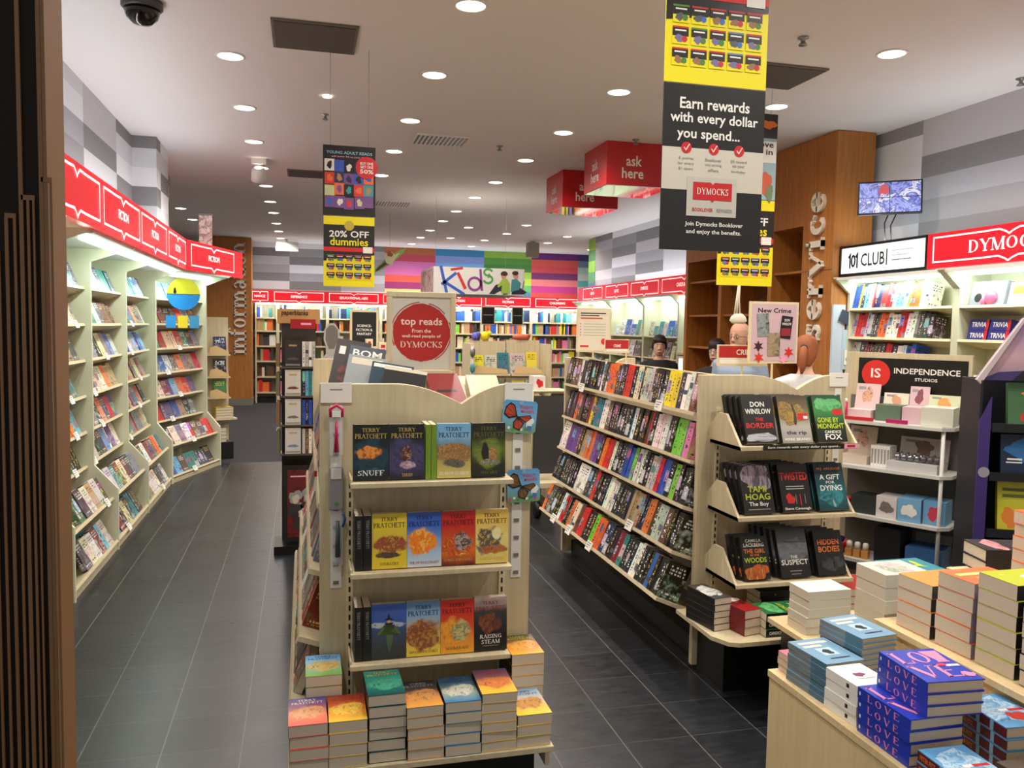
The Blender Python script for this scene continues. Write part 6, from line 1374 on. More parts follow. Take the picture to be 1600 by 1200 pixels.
def young(X, w, z0, z1, t):
    H = z1 - z0
    m = MB(X); m.box(-w, w, 0, .004, z0, z1, DARKPANEL); t = m.build('panel', t)
    m = MB(X); m.text('YOUNG ADULT READS', 0, z1 - .1 * H, 1.74 * w, .042 * H, -.001, mat('ice_blue', (150, 200, 226), .5)); m.text('add some YA to your TBR', 0, z1 - .16 * H, 1.35 * w, .03 * H, -.001, PINKL); m.build('lettering', t)
    m = MB(X); rd = random.Random(8)
    pc = [(226, 222, 214), (40, 50, 90), (60, 150, 160), (206, 60, 50), (30, 28, 30), (226, 110, 60), (196, 200, 150), (60, 90, 190), (176, 130, 80), (120, 80, 140)]
    for r in range(4):
        n = 5
        for c in range(n):
            cx = -.74 * w + c * .37 * w + rd.uniform(-.02, .02) * w; cz = z0 + (.7 - r * .17) * H + rd.uniform(-.02, .02) * H
            col = pc[(r * 3 + c * 7 + r * c) % 10]; mm = mat('ya_%d' % ((r * 3 + c * 7 + r * c) % 10), col, .5)
            m.rect(cx - .19 * w, cx + .19 * w, cz - .085 * H, cz + .085 * H, -.0014 - .0002 * (r * 5 + c), mm); m.blob(cx, cz, .1 * w, .05 * H, -.0016 - .0002 * (r * 5 + c) - .00009, mat('ya_%d' % ((r + c * 3 + 4) % 10), pc[(r + c * 3 + 4) % 10], .5), r * 9 + c)
    m.build('cover_pictures', t)
    m = MB(X); m.disc(.66 * w, z1 - .3 * H, .16 * H, -.0065, mat('band_red', (206, 40, 40), .5)); m.text('BUY ONE', .66 * w, z1 - .24 * H, .5 * w, .04 * H, -.007, WHT); m.text('GET ONE', .66 * w, z1 - .29 * H, .5 * w, .04 * H, -.007, WHT); m.text('50%', .66 * w, z1 - .355 * H, .52 * w, .06 * H, -.007, WHT); m.build('offer_disc', t)
X = T(.26, 5.0, 0)
t = thing('hanging_banner', 'hanging two-panel banner, young adult reads over a yellow 20% OFF panel, above fiction aisle', 'banner', M=T(.26, 5.0, 1.82))
young(X, .152, 2.235, 2.64, t); dummies(X, .148, 1.82, 2.23, t, '')
m = MB(); wires(m, .15, .37, 5.0, 2.64); m.build('wires', t)
X = T(2.865, 5.0, 0)
t = thing('hanging_banner', 'hanging two-panel banner mostly hidden behind the tall rewards banner', 'banner', M=T(2.865, 5.0, 1.9))
dummies(X, .205, 1.9, 2.47, t, '')
m = MB(X); m.box(-.205, .205, 0, .004, 2.475, 3.04, mat('banner_sky', (150, 180, 190), .5)); m.build('panel', t)
m = MB(X); m.rect(-.205, .205, 2.88, 3.04, -.001, DARKPANEL); m.rect(-.205, .2, 2.72, 2.86, -.001, PAPER); m.text('love', .12, 2.84, .12, .04, -.002, INK); m.text('in', .15, 2.79, .05, .035, -.002, INK)
m.blob(.14, 2.97, .05, .03, -.002, ORG, 4); m.blob(.13, 2.58, .06, .07, -.002, mat('rust_print', (200, 90, 60), .5), 5); m.blob(.16, 2.52, .03, .05, -.003, mat('print_olive', (110, 130, 90), .5), 6); m.build('printing', t)
m = MB(); wires(m, 2.72, 3.02, 5.0, 3.04); m.build('wires', t)
X = T(1.303, 2.5, 0)
t = thing('hanging_banner', 'tall hanging banner reading Earn rewards with every dollar you spend', 'banner', M=T(1.303, 2.5, 1.86))
w = .182; z0, z1 = 1.86, 2.392
dummies(X, .182, 2.395, 2.93, t, '')
tb = t
m = MB(X); m.box(-w, w, 0, .004, z0, z1, DARKPANEL); t = m.build('panel', t)
m = MB(X); m.rect(-w, w, z0 + .195, z0 + .33, -.001, mat('panel_stone', (206, 200, 186), .6)); m.build('pale_band', t)
m = MB(X)
for i, s in enumerate(('Earn rewards', 'with every dollar', 'you spend...')): m.text(s, (-.0, 0, -.02)[i], z1 - .06 - i * .05, (.25, .315, .225)[i], (.036, .042, .042)[i], -.0015, WHT)
m.build('lettering', t); m = MB(X)
m.text('Join Dymocks Booklover', .01, z0 + .085, .21, .018, -.0015, WHT); m.text('and enjoy the benefits.', .01, z0 + .06, .2, .018, -.0015, WHT)
for i, ls in enumerate((('5 points', 'for every', '$1 spent'), ('Booklover', 'only pricing', 'offers'), ('$5 reward', 'on your', 'birthday'))):
    m.build('lettering', t); m = MB(X); cx = (-.098, 0, .092)[i]
    for j, s in enumerate(ls): m.text(s, cx, z0 + .295 - j * .0165, min(.06, .0065 * len(s)), .0105, -.0018, GREYL)
m.build('lettering', t)
for cx in (-.098, 0, .092):
    m = MB(X); m.disc(cx, z0 + .33, .0185, -.002, STICK, 20); m.line([(cx - .008, z0 + .33), (cx - .002, z0 + .322), (cx + .01, z0 + .341)], .003, -.003, WHT); m.build('tick_badge', t)
m = MB(X); r = .006
m.rect(-.092, .088, z0 + .112, z0 + .238, -.002, mat('card_stone', (196, 192, 182), .5))
top, bot = book_outline(-.07, .07, z0 + .165, z0 + .222, .008)
m.poly(bot + top[::-1], -.003, STICK); m.text('DYMOCKS', 0, z0 + .193, .112, .024, -.004, WHT, serif); m.text('BOOKLOVER', -.034, z0 + .133, .074, .012, -.003, STICK); m.text('REWARDS', .045, z0 + .133, .056, .012, -.003, GREYL)
m.build('loyalty_card', t)
t = tb
m = MB(); wires(m, 1.16, 1.45, 2.5, 2.93); m.build('wires', t)
# ask here cubes
for i, (x, y) in enumerate(((2.51, 6.73), (2.55, 8.09))):
    t = thing('hanging_cube_sign', ['red ceiling cube reading ask here, the one closer to the entrance', 'red ceiling cube reading ask here, half hidden behind another'][i], 'hanging sign', (x + .29, y + .29, 2.82))
    m = MB(); m.box(x, x + .6, y, y + .58, 2.83, 3.198, mat('cube_red', (186, 28, 32), .35)); m.build('shell', t)
    m = MB(); m.box(x + .004, x + .596, y + .004, y + .576, 2.824, 2.83, mat('mirror', (225, 225, 228), .05, 1.0)); m.build('mirror_base', t)
    cr = mat('pale_lettering', (236, 224, 214), .5)
    m = MB(); m.text('ask', x + .25, 3.04, .145, .09, y - .002, cr); m.text('here', x + .24, 2.935, .2, .09, y - .002, cr); m.build('lettering', t)
    X = T(x, y + .58, 0) @ RZ(-90); m = MB(X); m.text('ask', .29, 3.04, .145, .09, -.002, cr); m.text('here', .29, 2.935, .2, .09, -.002, cr); m.build('lettering', t)
# kids cube
t = thing('kids_sign', 'white box sign reading kids in coloured letters with two seated children', 'hanging sign', (2.1, 10.1, 1.99))
m = MB(); m.box(1.5, 2.62, 9.8, 10.9, 1.98, 2.3, mat('sign_white', (226, 222, 216), .5)); m.build('box', t)
X = T(2.06, 9.8, 0)
m = MB(X); kb = mat('kid_blue', (52, 96, 190), .5)
m.line([(-.47, 2.29), (-.4, 1.99)], .035, -.002, kb); m.line([(-.45, 2.1), (-.3, 2.22)], .035, -.002, kb); m.line([(-.41, 2.11), (-.2, 1.985)], .035, -.002, kb); m.build('letter_k', t)
m = MB(X); kr = mat('kid_red', (206, 50, 50), .5); m.line([(-.26, 2.22), (-.18, 2.06)], .036, -.003, kr); m.line([(-.34, 2.27), (-.22, 2.29)], .028, -.003, kr); m.build('letter_i', t)
m = MB(X); kp = mat('kid_purple', (140, 70, 140), .5)
m.line([(-.06 + .075 * math.cos(a * PI / 8), 2.105 + .075 * math.sin(a * PI / 8)) for a in range(17)], .03, -.002, kp); m.line([(.01, 2.27), (.03, 2.04)], .03, -.002, kp); m.build('letter_d', t)
m = MB(X); kg = mat('kid_green', (70, 160, 70), .5); m.line([(.15 - .045 + .05 * math.cos(R(a)), 2.25 + .04 * math.sin(R(a))) for a in range(30, 271, 30)] + [(.15 - .045 + .055 * math.cos(R(a)), 2.165 + .045 * math.sin(R(a))) for a in range(90, -151, -30)], .024, -.003, kg); m.build('letter_s', t)
m = MB(X); sk = mat('print_skin'); hair = mat('print_hair', (70, 46, 34), .5); jean = mat('print_jeans', (44, 44, 60), .5)
m.poly([(.12, 1.99), (.2, 2.1), (.27, 2.12), (.3, 2.04), (.36, 1.99), (.3, 1.985), (.26, 2.03), (.19, 1.99)], -.002, jean); m.poly([(.27, 2.0), (.38, 2.0), (.38, 2.12), (.34, 2.18), (.28, 2.17), (.22, 2.08), (.24, 2.07), (.28, 2.1)], -.003, mat('print_lime', (160, 190, 70), .5)); m.blob(.3, 2.215, .034, .04, -.004, sk, 2, j=.08); m.blob(.305, 2.24, .042, .03, -.005, hair, 3, j=.1)
m.poly([(.4, 1.99), (.56, 1.995), (.6, 2.02), (.5, 2.08), (.42, 2.08)], -.002, jean); m.poly([(.39, 2.02), (.5, 2.05), (.52, 2.13), (.46, 2.18), (.4, 2.17)], -.003, mat('print_teal', (70, 140, 150), .5)); m.blob(.45, 2.22, .034, .042, -.004, sk, 5, j=.08); m.blob(.445, 2.25, .042, .026, -.005, hair, 6, j=.1); m.poly([(.53, 2.06), (.55, 2.06), (.57, 2.16), (.55, 2.16)], -.003, GREYL)
m.build('children_print', t)
m = MB(); X = T(1.5, 10.9, 0) @ RZ(-90); m.X = X; m.rect(.05, 1.05, 2.0, 2.28, -.002, art('kids_side', ((226, 214, 210), (206, 90, 90), (226, 220, 214), (190, 120, 160)), 5)); m.build('side_print', t)
m = MB(); wires(m, 1.6, 2.5, 10.3, 2.3); m.build('wires', t)
# hanging board cutout
X = T(1.2, 12.0, 2.52)
t = thing('hanging_cutout', 'green and brown leaf-shaped board cutout hanging before the striped wall', 'hanging decoration', M=X)
m = MB(X @ RY(-38)); m.prism([(-.3, 0), (-.2, -.035), (0, -.05), (.2, -.035), (.3, 0), (.2, .035), (0, .05), (-.2, .035)], 'y', 0, .012, mat('cutout_green', (130, 170, 80), .5)); m.build('board', t)
m = MB(X @ RY(-38)); m.blob(-.14, 0, .1, .025, -.002, mat('cutout_plum', (90, 56, 66), .5), 3); m.blob(.1, 0, .06, .022, -.002, mat('cutout_cream', (206, 200, 160), .5), 4); m.build('painted_shapes', t)
m = MB(X); m.blob(.0, .03, .07, .1, -.01, mat('cutout_cream'), 8); m.blob(0, .09, .04, .04, -.012, mat('cutout_rust', (150, 90, 60), .5), 9); m.build('paper_figure', t)
m = MB(); m.tube([(1.2, 12.0, 2.6), (1.2, 12.0, CEIL_Z)], .0015, STEEL, 5); m.build('wire', t)
t = thing('acrylic_panel', 'narrow patterned clear panel standing up behind the angled fiction fascia', 'panel', (-1.01, 9.35, 2.36))
m = MB(); m.box(-1.075, -.945, 9.33, 9.35, 2.3, 2.72, art('pink_acrylic', ((190, 150, 150), (226, 214, 210), (150, 110, 110), (206, 190, 186)), 14)); m.build('sheet', t)
m = MB(); m.box(-1.08, -.94, 9.325, 9.355, 2.72, 2.735, STEEL); m.build('top_rail', t)
# ---------------------------------------------------------------- back wall bookcases
BX = [-.93, -.5, .46, 1.52, 2.58, 3.63, 4.7, 5.78]
BN = ['narrow slice of a back wall bookcase beside the information column', 'back wall bookcase under the word REFERENCE', 'back wall bookcase under the words EDUCATIONAL AIDS', 'back wall bookcase behind the top reads board', 'back wall bookcase under the end of a hidden heading', 'back wall bookcase under the far word FICTION', 'back wall bookcase under the words CHILDREN\'S']
BZ = [1.7, 1.44, 1.14, .84, .53, .22]
frames = []
for i in range(7):
    x0, x1 = BX[i], BX[i + 1]
    t = thing('wall_bookcase', BN[i], 'bookcase', ((x0 + x1) / 2, 17.1, 0))
    for x in (x0, x1 - .03):
        m = MB(); m.box(x, x + .03, 16.95, 17.28, 0, 2.03, MAPLE); m.build('side_panel', t)
    m = MB(); m.box(x0 + .03, x1 - .03, 17.26, 17.28, 0, 2.03, MINT); m.build('back_panel', t)
    m = MB(); m.box(x0 + .03, x1 - .03, 16.98, 17.26, 0, .1, BLACK); m.build('plinth', t)
    for z in BZ:
        m = MB(); m.box(x0 + .03, x1 - .03, 16.96, 17.26, z - .03, z, MAPLE); m.build('shelf', t); frames.append((x0 + .035, x1 - .035, z))
fascia('fascia_sign', T(-.97, 16.8, 0), 6.85, 1.985, 2.225, [(-.0, .29, ''), (.41, 1.35, 'REFERENCE'), (1.46, 2.42, 'EDUCATIONAL AIDS'), (2.53, 3.5, ''), (3.6, 4.55, 'FICTION'), (4.64, 5.6, 'FICTION'), (5.72, 6.68, "CHILDREN'S")], 'long red backlit fascia across the back wall reading REFERENCE, EDUCATIONAL AIDS, FICTION and CHILDREN\'S')
fs_ = [o for o in bpy.data.objects if o.name.startswith('fascia_sign')][-1]
m = MB(); m.text('NANCE', -.83, 2.11, .2, .05, 16.795, WHITELIT); m.build('lettering', bpy.data.objects[sorted((o.name for o in bpy.data.objects if o.name.startswith('fascia_sign')))[-1]])
t, o, a = tube_light((-.9, 16.83, 1.97), (2.4, 16.83, 1.97), 'fluorescent tube under the back wall fascia, reference half'); o.matrix_basis = RX(30)
t, o, a = tube_light((2.5, 16.83, 1.97), (5.75, 16.83, 1.97), 'fluorescent tube under the back wall fascia, children\'s half'); o.matrix_basis = RX(30)
# the far books: beyond the three hundred nearest of their kind
rd = random.Random(77)
farpal = [mat('far_%s' % n.replace(' ', '_'), c, .5) for n, c in CN.items()]
names = list(CN)
m = MB()
for x0, x1, z in frames:
    x = x0 + .004
    pal = (['sky blue', 'blue', 'white', 'teal', 'pale grey', 'navy'] if z > 1.6 else ['red', 'orange', 'cream', 'white', 'lime', 'yellow', 'tan', 'dark red', 'brown', 'blue', 'grey', 'pink', 'charcoal'])
    while x < x1 - .09:
        w = rd.choice((.025, .035, .05, .05, .12)); h = rd.uniform(.17, .25); c = farpal[names.index(rd.choice(pal))]
        if rd.random() > .08: m.box(x, x + w - .001, 16.985 + rd.uniform(0, .01), 17.15, z + .001, z + h, c)
        x += w
stuff(m.build('shelved_books'), 'small distant books filling every shelf of the back wall bookcases', 'books')
# ---------------------------------------------------------------- right-hand far wall
fascia('fascia_sign', T(4.72, 13.95, 0) @ RZ(-90), 5.2, 2.05, 2.3, [(.3, 1.24, 'GIFTS'), (1.41, 2.34, 'GIFTS'), (2.47, 3.44, 'DYMOCKS'), (3.56, 4.9, 'CARDS & WRAP')], 'red backlit fascia along the gift wall reading GIFTS twice and CARDS')
t, o, a = tube_light((4.76, 13.8, 2.018), (4.76, 9.0, 2.018), 'fluorescent tube under the gift wall fascia'); o.matrix_basis = RZ(-90) @ RX(28)
GF = []
for k, (y0, L, nm) in enumerate(((13.9, 1.55, 'gift wall bookcase under the first GIFTS panel'), (12.35, 1.3, 'gift wall bookcase under the second GIFTS panel'), (11.05, 1.15, 'gift wall bookcase beside the lit white cabinet'))):
    M = T(4.72, y0, 0) @ RZ(-90)
    t, fr, W = open_unit(M, L, [1.5, 1.2, .9, .6], .27, 2.06, nm)
    for i, F in enumerate(fr[:3]):
        rd = random.Random(300 + k * 10 + i); x = .06; n = 0
        while x < W - .2:
            w = rd.uniform(.08, .2); h = rd.uniform(.14, .26)
            cn = rd.choice(['sky blue', 'blue', 'white', 'pale grey', 'teal'] if i == 0 else ['lime', 'white', 'grey', 'pink', 'teal', 'navy', 'cream', 'charcoal'])
            put_book(F @ T(x, .03, .0015), w, .03, h, jit(CN[cn], rd), '%s gift book face out, %s along %s shelf of %s' % (cn, ORD[n], ORD[i], ['first gifts bay', 'second gifts bay', 'lit cabinet bay'][k]), 'picture_book', 'gift books on the gift wall')
            x += w + .03; n += 1
M = T(4.72, 9.9, 0) @ RZ(-90)
t = thing('peg_panel', 'pale green peg panel hung with small card packs above a lit cabinet', 'display panel', M=M)
m = MB(M); m.box(0, 1.2, .2, .24, 1.3, 2.05, MINT); m.build('panel', t)
m = MB(M); m.box(0, 1.2, .0, .24, 1.27, 1.3, MAPLE); m.build('ledge', t)
rd = random.Random(12)
for r in range(3):
    for c in range(6):
        cn = rd.choice(['pink', 'purple', 'charcoal', 'teal', 'navy', 'grey', 'magenta', 'cream'])
        X = M @ T(.06 + c * .17, .17, 1.4 + r * .2)
        o = MB(); o.box(0, .09, 0, .02, 0, .15, mat('hp_' + cn.replace(' ', '_'), CN[cn], .4)); o.rect(.01, .08, .09, .14, -.001, PAPER if cn != 'cream' else PINKL); o.blob(.045, .05, .03, .03, -.001, mat('hp_teal', CN['teal'], .4), c + r)
        o = o.at('hanging_pack', X); tag(o, '%s card pack, %s in the %s row of the peg panel' % (cn, ORD[c], ['lower', 'middle', 'upper'][r]), 'card pack', 'card packs on the peg panel')
t = thing('lit_cabinet', 'brightly lit white glass-fronted cabinet behind the dark-haired assistant', 'cabinet', M=M)
m = MB(M); m.box(0, 1.2, .03, .25, .02, 1.26, WHITE); m.build('body', t)
m = MB(M); m.box(.04, 1.16, .024, .03, .92, 1.22, mat('cabinet_glow', (255, 250, 226), .4, emit=1.6)); m.build('lit_panel', t)
for i, (x, c) in enumerate(((.35, (120, 160, 150)), (.55, (190, 70, 60)), (.75, (206, 200, 120)))):
    o = MB(M); o.box(x, x + .1, -.02, .02, .92, .99 + .02 * i, mat('cab_item_%d' % i, c, .5)); o = o.build('gift_box'); tag(o, ['sage', 'brick red', 'straw'][i] + ' coloured small gift box before the lit cabinet', 'gift box')
    b = MB(M); b.box(x - .02, x + .12, -.04, .022, .9, .919, WHITE); b.build('stand', o)

# ---------------------------------------------------------------- far picture-book gondola
M = T(1.49, 7.5, 0)
t = thing('picture_book_gondola', 'pale gondola of children\'s picture books with kraft holders in the middle distance', 'bookcase', (1.9, 7.7, 0))
m = MB(); m.box(1.49, 1.86, 7.62, 7.65, .0, 1.46, MAPLE); m.box(1.875, 2.2, 7.62, 7.65, 0, 1.47, MAPLE); m.build('back_panel', t)
m = MB(); m.box(1.46, 1.49, 7.3, 7.7, 0, 1.44, MAPLE); m.build('side_panel', t)
m = MB(); m.box(2.2, 2.23, 7.3, 7.7, 0, 1.44, MAPLE); m.build('side_panel', t)
for z in (1.16, .92, .68, .4):
    for x0, x1 in ((1.495, 1.86), (1.875, 2.195)):
        m = MB(T(0, 7.4, z) @ RX(-10)); m.box(x0, x1, 0, .19, -.018, 0, MAPLE); m.build('shelf', t)
        m = MB(T(0, 7.4, z) @ RX(-10)); m.prism([(x0 + .02, 0), (x1 - .02, 0), (x1 - .03, .04), (x0 + .12, .07), (x0 + .05, .08)], 'y', -.004, 0, KRAFT); m.build('kraft_holder', t)
rd = random.Random(31)
for zi, z in enumerate((1.16, .92, .68, .4)):
    x = 1.51; n = 0
    while x < 2.06:
        w = rd.uniform(.1, .16); h = rd.uniform(.17, .21)
        if x < 1.86 < x + w: x = 1.885
        if x + w > 2.19: break
        cn = rd.choice(['teal', 'lime', 'orange', 'pale grey', 'red', 'purple', 'yellow', 'green'] if zi < 2 else ['pale grey', 'white', 'green', 'pink', 'teal'])
        put_book(T(x, 7.4, z) @ RX(-10) @ T(0, .01, .0012), w, .02, h, jit(CN[cn], rd), '%s picture book, %s along the %s shelf of the picture book gondola' % (cn, ORD[n], ['top', 'second', 'third', 'lowest'][zi]), 'picture_book', 'picture books on the far gondola')
        x += w + .012; n += 1
for i, (x, z, c, rx, rz) in enumerate(((1.66, 1.505, (230, 206, 30), .05, .045), (1.57, 1.5, (90, 90, 190), .035, .04), (2.02, 1.5, (190, 90, 60), .09, .03))):
    o = MB(); o.ball((x, 7.63, z), (rx, .04, rz), mat('toy_%d' % i, c, .6), 12, 8); o = o.build('soft_toy'); tag(o, ['yellow', 'violet', 'rust'][i] + ' soft toy lying on top of the picture book gondola', 'soft toy')
    b = MB(); b.ball((x + rx * .8, 7.61, z + rz * .6), rz * .55, mat('toy_%d' % i), 10, 6); b.build('head', o)
# sparkly hanging strip on that gondola
t = thing('clip_strip', 'clip strip of small shiny packs on the picture book gondola side', 'clip strip', (1.475, 7.29, 1.4))
m = MB(); m.box(1.462, 1.488, 7.285, 7.295, .5, 1.42, WHITE); m.build('strip', t)
for i in range(6):
    m = MB(); m.ball((1.475, 7.27, 1.36 - i * .14), (.025, .015, .045), [STEEL, mat('foil_teal', (70, 140, 150), .3)][i % 2], 10, 6); m.build('shiny_pack', t)
# trolley
t = thing('trolley', 'low stock trolley with a dark panel and black castors beside the crime gondola', 'trolley', (2.1, 6.7, 0))
m = MB(); m.box(1.88, 2.2, 6.62, 6.66, .36, 1.02, mat('trolley_dark', (62, 62, 62), .5)); m.build('panel', t)
m = MB(); m.tube([(1.87, 6.64, .3), (1.87, 6.64, 1.06), (2.21, 6.64, 1.06), (2.21, 6.64, .3)], .012, EDGE, 8); m.build('frame', t)
m = MB(); m.box(1.84, 2.24, 6.5, 7.1, .26, .3, EDGE); m.build('deck', t)
for x in (1.9, 2.18):
    for y in (6.56, 7.04):
        m = MB(); m.X = T(x, y, .07) @ RY(90); m.lathe([(.03, -.02), (.07, -.02), (.07, .02), (.03, .02)], 0, 0, BLACK, 16); m.build('castor', t)
        m = MB(); m.box(x - .03, x + .03, y - .012, y + .012, .14, .26, STEEL); m.build('castor_fork', t)
pack(T(1.9, 6.72, 1.06) , .1, .16, .12, (226, 214, 210), 'white and red carton standing on the trolley top', pic=STICK)
m = MB(); m.box(1.87, 2.21, 6.655, 6.98, 1.04, 1.06, EDGE); m.build('top_shelf', t)

# ---------------------------------------------------------------- notebook spinner
t = thing('notebook_spinner', 'dark acrylic notebook spinner with a tan lettered header beyond the front gondola', 'display stand', (-.04, 5.95, 0))
m = MB(); m.box(-.2, .12, 5.78, 6.08, 0, .06, BLACK); m.build('base', t)
m = MB(); m.box(-.15, .08, 5.95, 6.02, .06, 1.6, mat('smoke_acrylic', (60, 52, 46), .2)); m.build('core', t)
m = MB(); m.box(-.18, .11, 5.94, 5.955, 1.595, 1.695, mat('header_tan', (190, 142, 90), .5)); m.text('paperblanks', -.06, 1.665, .18, .045, 5.938, INK); m.build('header', t)
m = MB(); m.box(-.09, .08, 5.9, 5.91, 1.56, 1.625, mat('strip_red', (170, 26, 36), .4)); m.rect(-.02, .05, 1.585, 1.6, 5.899, PINKL); m.build('red_strip', t)
NZ = [1.3, 1.09, .88, .67, .46 + .17]
for i, z in enumerate((1.3, 1.1, .9, .7)):
    m = MB(); m.box(-.16, .1, 5.8, 5.95, z - .012, z, mat('smoke_shelf', (90, 80, 70), .2)); m.build('tier', t)
    m = MB(); m.box(-.185, -.16, 5.82, 6.02, z, z + .16, [mat('spin_tan', (130, 96, 66), .5), mat('spin_olive', (110, 104, 80), .5)][i % 2]); m.build('side_pocket', t)
    c, nm = [((50, 44, 46), 'dark'), ((214, 206, 196), 'white with a brown sketch'), ((206, 202, 196), 'white with a small key sketch'), ((206, 200, 196), 'white with a blue sketch')][i]
    me = cover_design(.105, .178, .02, mat('nb_%d' % i, c, .5), [('b', .5, .3, .3, .06, mat('nb_art_%d' % i, [(90, 84, 90), (110, 60, 40), (120, 110, 100), (110, 140, 170)][i], .5), 3), ('r', .25, .75, .78, .84, mat('nb_gold', (190, 160, 110), .5)), ('r', .05, .95, .04, .1, GREYL)])
    put_book(T(-.125, 5.805, z + .001), 0, 0, 0, None, '%s notebook face out on the %s tier of the spinner' % (nm, ORD[i]), 'notebook', 'notebooks on the spinner', me, 'notebook')
    for k in range(4):
        cn = [['white', 'pale grey', 'white', 'pale grey'], ['navy', 'sky blue', 'teal', 'pale grey'], ['blue', 'navy', 'blue', 'navy'], ['pale grey', 'brown', 'white', 'dark red']][i][k]
        put_book(T(-.011 + k * .022 + .02, 5.81, z + .001) @ RZ(90), .1, .02, .17, CN[cn], '%s notebook spine, %s of four on the %s tier of the spinner' % (cn, ORD[k], ORD[i]), 'slim_notebook', 'notebook spines on the spinner', None, 'notebook')
m = MB(); m.box(-.135, .09, 5.79, 5.8, .09, .62, INK); m.rect(-.11, .07, .12, .59, 5.789, art('poster_red', ((40, 16, 18), (110, 34, 34), (60, 24, 26)), 8))
for bx, bz, s in ((-.055, .4, 1), (.03, .41, 1), (-.01, .3, 1.1)):
    m.blob(bx, bz, .042 * s, .05 * s, 5.788, mat('poster_grey_hair', (150, 150, 146), .6), int(abs(bx) * 1000)); m.blob(bx, bz - .012, .024 * s, .03 * s, 5.787, mat('poster_face', (206, 190, 176), .6), 2); m.blob(bx, bz - .09, .05 * s, .05 * s, 5.7875, mat('poster_cloth', (50, 46, 50), .6), 4)
m.rect(-.09, .04, .54, .55, 5.788, PINKL); m.build('poster_panel', t)

# ---------------------------------------------------------------- end rack past the angled fiction bay
M = T(-1.08, 9.95, 0) @ RZ(20)
t = thing('end_rack', 'small end-of-aisle rack with kraft holders and yellow books before the information column', 'display stand', M=M)
m = MB(M); m.box(-.02, .3, .2, .22, 0, 1.65, MAPLE); m.build('back_panel', t)
for z in (1.22, .96, .72):
    m = MB(M); m.box(.02, .28, .03, .2, z - .015, z, MAPLE); m.build('shelf', t)
    m = MB(M); m.prism([(.04, 0), (.26, 0), (.26, .03), (.12, .1), (.05, .08)], 'y', .028, .03, KRAFT) ; m.X = M @ T(0, 0, z); 
    m = MB(M @ T(0, 0, z)); m.prism([(.04, 0), (.26, 0), (.26, .03), (.12, .1), (.05, .08)], 'y', .028, .031, KRAFT); m.build('kraft_holder', t)
m = MB(M); m.box(-.02, .34, -.02, .2, .46, .48, MAPLE); m.build('tray', t)
m = MB(M); m.box(0, .3, 0, .2, 0, .2, BLACK); m.build('plinth', t)
for i, (z, c) in enumerate(((1.22, 'navy'), (.96, 'black'), (.72, 'green'))):
    put_book(M @ T(.1, .05, z + .006) @ RX(-8), .14, .03, .2, CN[c], '%s book face out on the %s shelf of the end rack' % (c, ORD[i]), 'picture_book', 'books on the end rack')
for i in range(4):
    put_book(M @ T(-.06, .12, 1.42 - i * .27 + .03) @ RX(-4), .06, .012, .2, (70, 84, 150), 'slim blue booklet on the outer side of the end rack, %s from the top' % ORD[i], 'picture_book', 'slim blue booklets on the end rack')
for i in range(4):
    put_book(M @ T(.1, -.01, .4812 + (i + 1) * .0312) @ RX(-90), .2, .03, .17, (214, 176, 20), 'yellow book in the pile on the end rack tray, %s up' % ORD[i], 'picture_book', 'yellow books on the end rack')
for i in range(4):
    put_book(M @ T(.02, 0, .2012 + (i + 1) * .0412) @ RX(-90), .2, .04, .17, (150, 146, 140), 'grey book in the pile under the end rack tray, %s up' % ORD[i], 'picture_book', 'grey books under the end rack tray')
# bust-shaped cut-out and small boards seen beyond the front gondola
t = thing('photo_cutout', 'grey life-size head and shoulders photo cutout behind the notebook spinner', 'standee', (.2, 6.6, 0))
m = MB(); m.prism([(.09, 1.2), (.33, 1.2), (.31, 1.3), (.25, 1.36), (.25, 1.4), (.275, 1.47), (.27, 1.55), (.235, 1.6), (.19, 1.6), (.155, 1.55), (.15, 1.47), (.175, 1.4), (.17, 1.36), (.11, 1.3)], 'y', 6.6, 6.612, mat('cutout_edge', (190, 184, 176), .6)); m.build('board', t)
m = MB(); m.poly([(.165, 1.47), (.19, 1.4), (.23, 1.4), (.26, 1.47), (.258, 1.55), (.23, 1.585), (.195, 1.585), (.167, 1.55)], 6.599, mat('photo_grey', (120, 112, 106), .6)); m.poly([(.1, 1.2), (.32, 1.2), (.3, 1.29), (.24, 1.34), (.19, 1.34), (.12, 1.29)], 6.599, mat('photo_pale', (200, 200, 206), .6)); m.build('printed_portrait', t)
m = MB(); m.box(.19, .23, 6.612, 6.63, 0, 1.4, KRAFT); m.build('stand', t)
for i, (x, z, c) in enumerate(((2.45, 1.62, 'plain black category board, first of two over the picture book gondola'), (2.9, 1.62, 'plain black category board, second of two over the picture book gondola'))):
    t = post_sign(x, x + .2 - .03 * i, z, z + .26, 11.5, 0, c, INK, lambda m, w, z0, z1: m.rect(-w * .7, w * .7, z0 + .13, z0 + .145, -.002, GREYL), 'category_sign')

